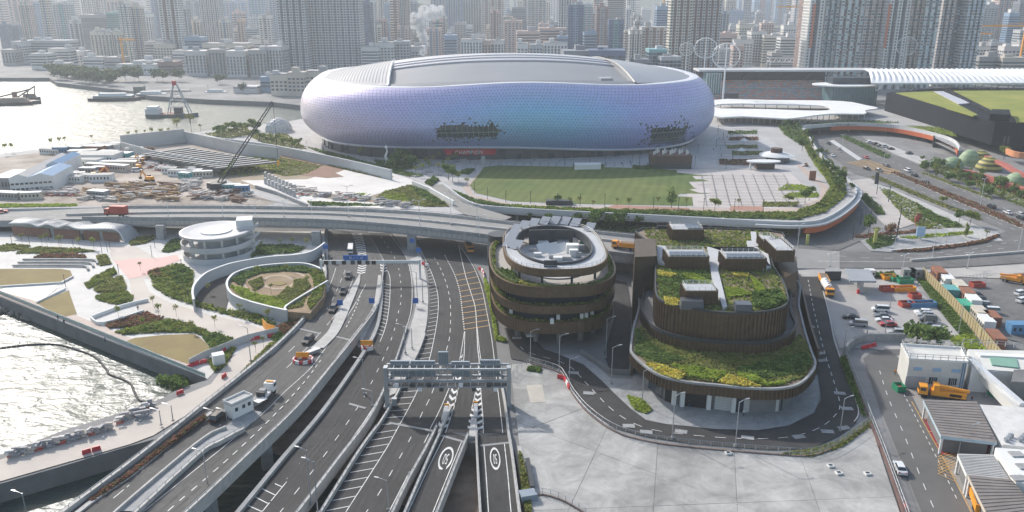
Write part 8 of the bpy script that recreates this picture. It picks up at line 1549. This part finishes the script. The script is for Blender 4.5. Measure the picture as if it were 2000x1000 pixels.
for x,y,yt,n,lab in((1036,706,645,1,'grey lamp post by the short yard fence'),(1092,724,654,1,'grey lamp post beside the curved road before the round building'),(1112,742,700,1,'short pole behind the yard fence'),(1194,750,676,1,'lamp post at the end of the sunken lane'),(1313,856,770,1,'tall lamp post at the fence before the garage'),(1436,872,782,1,'second tall lamp post at the fence before the garage'),(1641,842,776,1,'lamp post on the bend of the perimeter road'),(1183,700,620,1,'lamp post between the round and green-roofed buildings'),(1254,790,722,1,'lamp post at the corner planting of the forecourt'),(1646,696,640,1,'thin lamp post at the turning wall'),(1728,655,630,1,'thin lamp post in the car park'),(1738,600,575,1,'lamp post near the skips'),(1802,650,606,1,'lamp post in the right-hand car row'),(1872,650,590,1,'lamp post on the verge by the hoarding'),(1925,776,728,1,'lamp post beside the pipe bridge'),(1886,884,830,1,'lamp post at the red bays'),(1871,890,862,1,'short camera post at the red bays')):lamp(x,y,yt,lab,.2,n,.4 if n==1 else 0,'lamps around the yards')
for x,y,yt in((1643,298,262),(1726,320,286),(1810,362,314),(1914,403,348),(1988,494,434),(1820,505,441),(1763,526,497),(1889,524,495),(1621,521,494),(1746,490,464),(1848,472,452),(1555,505,438)):lamp(x,y,yt,'tall white lamp post along the avenue and street',.2,2,.6,'lamps along the avenue')
for x,y,yt in((608,986,876),(621,1004,898),(727,792,762),(758,996,936),(53,1010,962),(792,690,634),(805,680,640),(815,585,530),(826,590,545),(409,975,880),(446,845,800),(420,838,800),(490,706,638),(315,830,800),(338,822,790),(712,770,700)):lamp(x,y,yt,'slender grey lamp post beside the highway bridges',0.5,1,2.8,'lamps beside the highway bridges')
for l in LP.values():kill(l)
pp=thing('plaza_post','x','lamp post');MB().tube([(0,0,0),(0,0,5)],.11,5).build('pole',dark_metal,pp);MB().box((0,0,5),.35,.35,.3).build('lamp_head',dark_metal,pp)
for x,y in((1036,398),(1089,402),(1133,403),(1181,404),(1276,410),(1325,410),(1374,412),(1434,413),(1490,415),(988,396),(952,390),(927,378)):dup(pp,P(x,y,TZ),0,'dark slim lamp post along the front of the lawn','dark lamp posts along the lawn')
for x,y in((918,320),(928,338),(932,318),(980,328),(1103,322),(1152,318),(1182,324),(1235,318),(1249,320),(1357,325),(1363,300),(1398,290),(1412,276),(1418,330),(1430,318),(1402,262)):dup(pp,P(x,y,TZ),0,'dark slim post on the plaza before the arena','dark posts on the arena plaza')
for x,y in((200,498),(210,492),(322,470),(303,485),(297,502),(128,560),(24,478),(58,478),(143,480),(215,485),(233,540),(356,530),(95,470),(370,590)):dup(pp,P(x,y,0),0,'dark lamp post in the harbour park','dark lamp posts in the park',.8)
for x,y in((1687,448),(1665,470),(1752,462),(1756,440),(1680,440),(1712,380),(1735,395),(1750,470),(1800,462),(1700,432)):dup(pp,P(x,y,0),0,'dark post on the paved walk beside the avenue','dark posts on the paved walk',1.4)
kill(pp)
for x,y,w,h,m,lab in((1711,360,1.6,6,dark_metal,'dark pylon sign at the junction corner'),(1796,468,3.2,5,mat('sign_pale_blue',(.35,.5,.65),.5,.1,.3),'blue and white street direction sign'),(1708,478,1.2,6,mat('sign_yellow_green',(.45,.45,.12),.5,.1,.3),'tall yellow-green banner sign at the corner'),(1576,478,1.0,4,mat('sign_yellow_green',(.45,.45,.12),.5,.1,.3),'small yellow post beside the right stair tower'),(1794,430,2,3,rust_m,'brown totem on the paved walk'),(1586,352,3,4.5,rust_m,'rust-brown box sculpture on the square edge'),(1790,436,1.5,3,red_c,'red totem on the brick strip'),(1092,399,11,1.8,dark_metal,'black service box on the front path of the lawn')):
 z_=TZ if x in(1586,1092)else 0;t=thing('totem',lab,'sign',P(x,y,z_));MB().box((0,0,h*.25 if w>3 and h>4.6 else 0),w,.5 if w<5 else 3,h*(.75 if w>3 and h>4.6 else 1)).build('panel',m,t);MB().box((0,0,0),.3,.3,h*.3).build('base',steel,t)
tag(MB().prism([(p.x,p.y)for p in PP([(1122,318),(1173,317),(1174,321),(1122,322)],TZ+2.6)],TZ,TZ+2.6).build('event_stage',white_w,fix=False),'long low white stage box behind the lawn','stage');tag(MB().box(P(944,322,TZ),2,2,4.5).build('lift_shaft',concrete_g),'grey lift box at the corner of the lawn','lift box')
heap(1572,325,1,3,2,5,TZ,.4,'beside the kiosk path')
# people
vs_=[(0,0,.95),(0,0,1.2),(0,0,1.42),(0,0,1.52),(0,0,1.68),(.1,0,.88),(.12,.04,.48),(.13,-.02,.06),(.13,.12,.03),(-.1,0,.88),(-.12,-.1,.48),(-.13,-.16,.08),(-.13,-.02,.03),(.2,0,1.38),(.27,-.02,1.1),(.26,.1,.86),(-.2,0,1.38),(-.27,0,1.1),(-.26,.08,.86)]
es=[(0,1),(1,2),(2,3),(3,4),(0,5),(5,6),(6,7),(7,8),(0,9),(9,10),(10,11),(11,12),(2,13),(13,14),(14,15),(2,16),(16,17),(17,18)]
rad=[.15,.145,.15,.06,.115,.1,.07,.045,.035,.1,.07,.045,.035,.075,.05,.035,.075,.05,.035]
def person_mesh(mats):
 me=bpy.data.meshes.new('person');me.from_pydata(vs_,es,[]);o=bpy.data.objects.new('tmp_person',me);C.objects.link(o);m=o.modifiers.new('s','SKIN');sub=o.modifiers.new('u','SUBSURF');sub.levels=1
 for v,r in zip(me.skin_vertices[0].data,rad):v.radius=(r,r*.8)
 me.skin_vertices[0].data[0].use_root=True;bpy.context.view_layer.update();r=bpy.data.meshes.new_from_object(o.evaluated_get(bpy.context.evaluated_depsgraph_get()));bpy.data.objects.remove(o);r.name='person'
 r.materials.clear();[r.materials.append(k)for k in mats]
 for p in r.polygons:z=p.center.z;p.material_index=2 if z>1.56 else 0 if z>.92 else 1
 return r
skin=mat('skin',(.42,.27,.19),.6,.05,.5);cl={n:mat('cloth_'+n,c,.9,.15,2)for n,c in(('white',(.6,.6,.58)),('dark',(.03,.035,.045)),('blue',(.08,.14,.26)),('orange',(.6,.22,.03)))}
pm_={k:person_mesh([cl[k],cl['dark']if k!='dark' else cl['blue'],skin])for k in cl}
for i,(x,y,z,k,lab)in enumerate(((1452,813,.3,'white','person in a white top walking before the roller door'),(1693,655,.1,'dark','person in dark clothes at the turning wall'),(1346,795,.3,'dark','person standing in the open garage bay'),(648,508,.1,'white','worker in white beside the highway under the viaduct'),(1748,733,.1,'orange','person in orange by the side door of the pier building'),(1897,786,.1,'dark','person beside the recovery truck'),(647,632,.8,'orange','worker in orange on the long white island'),(114,626,.2,'dark','person by the harbour railing'),(126,634,.2,'dark','second person by the harbour railing'),(206,668,.2,'blue','person in blue on the promenade'),(270,607,.2,'dark','person on the beige park path'),(1404,273,TZ,'dark','person walking on the arena plaza'),(1416,282,TZ,'dark','second person walking on the arena plaza'),(598,280,TZ,'orange','person in orange at the corner of the arena'),(1768,716,.1,'dark','person at the door of the white pier building'),(1252,655,.3,'dark','person on the left side lane'))):
 o=link('person',pm_[k]);o.location=P(x,y,z);o.rotation_euler=(0,0,i*1.3);tag(o,lab,'person','people')
for i in range(34):
 x=rt_.uniform(1392,1480)if i<20 else rt_.uniform(620,900)if i<27 else rt_.uniform(1000,1260);y=rt_.uniform(250,330)if i<20 else np.interp(x,[620,760,900],[292,318,322])+rt_.uniform(-2,6)if i<27 else rt_.uniform(316,323)
 o=link('person',pm_[('dark','white','blue','dark')[i%4]]);o.location=P(x,y,TZ+.3);o.rotation_euler=(0,0,i*2.1);tag(o,'person in '+('dark','white','blue','dark')[i%4]+' strolling on the arena plaza','person','strollers on the arena plaza')
finish_labels()
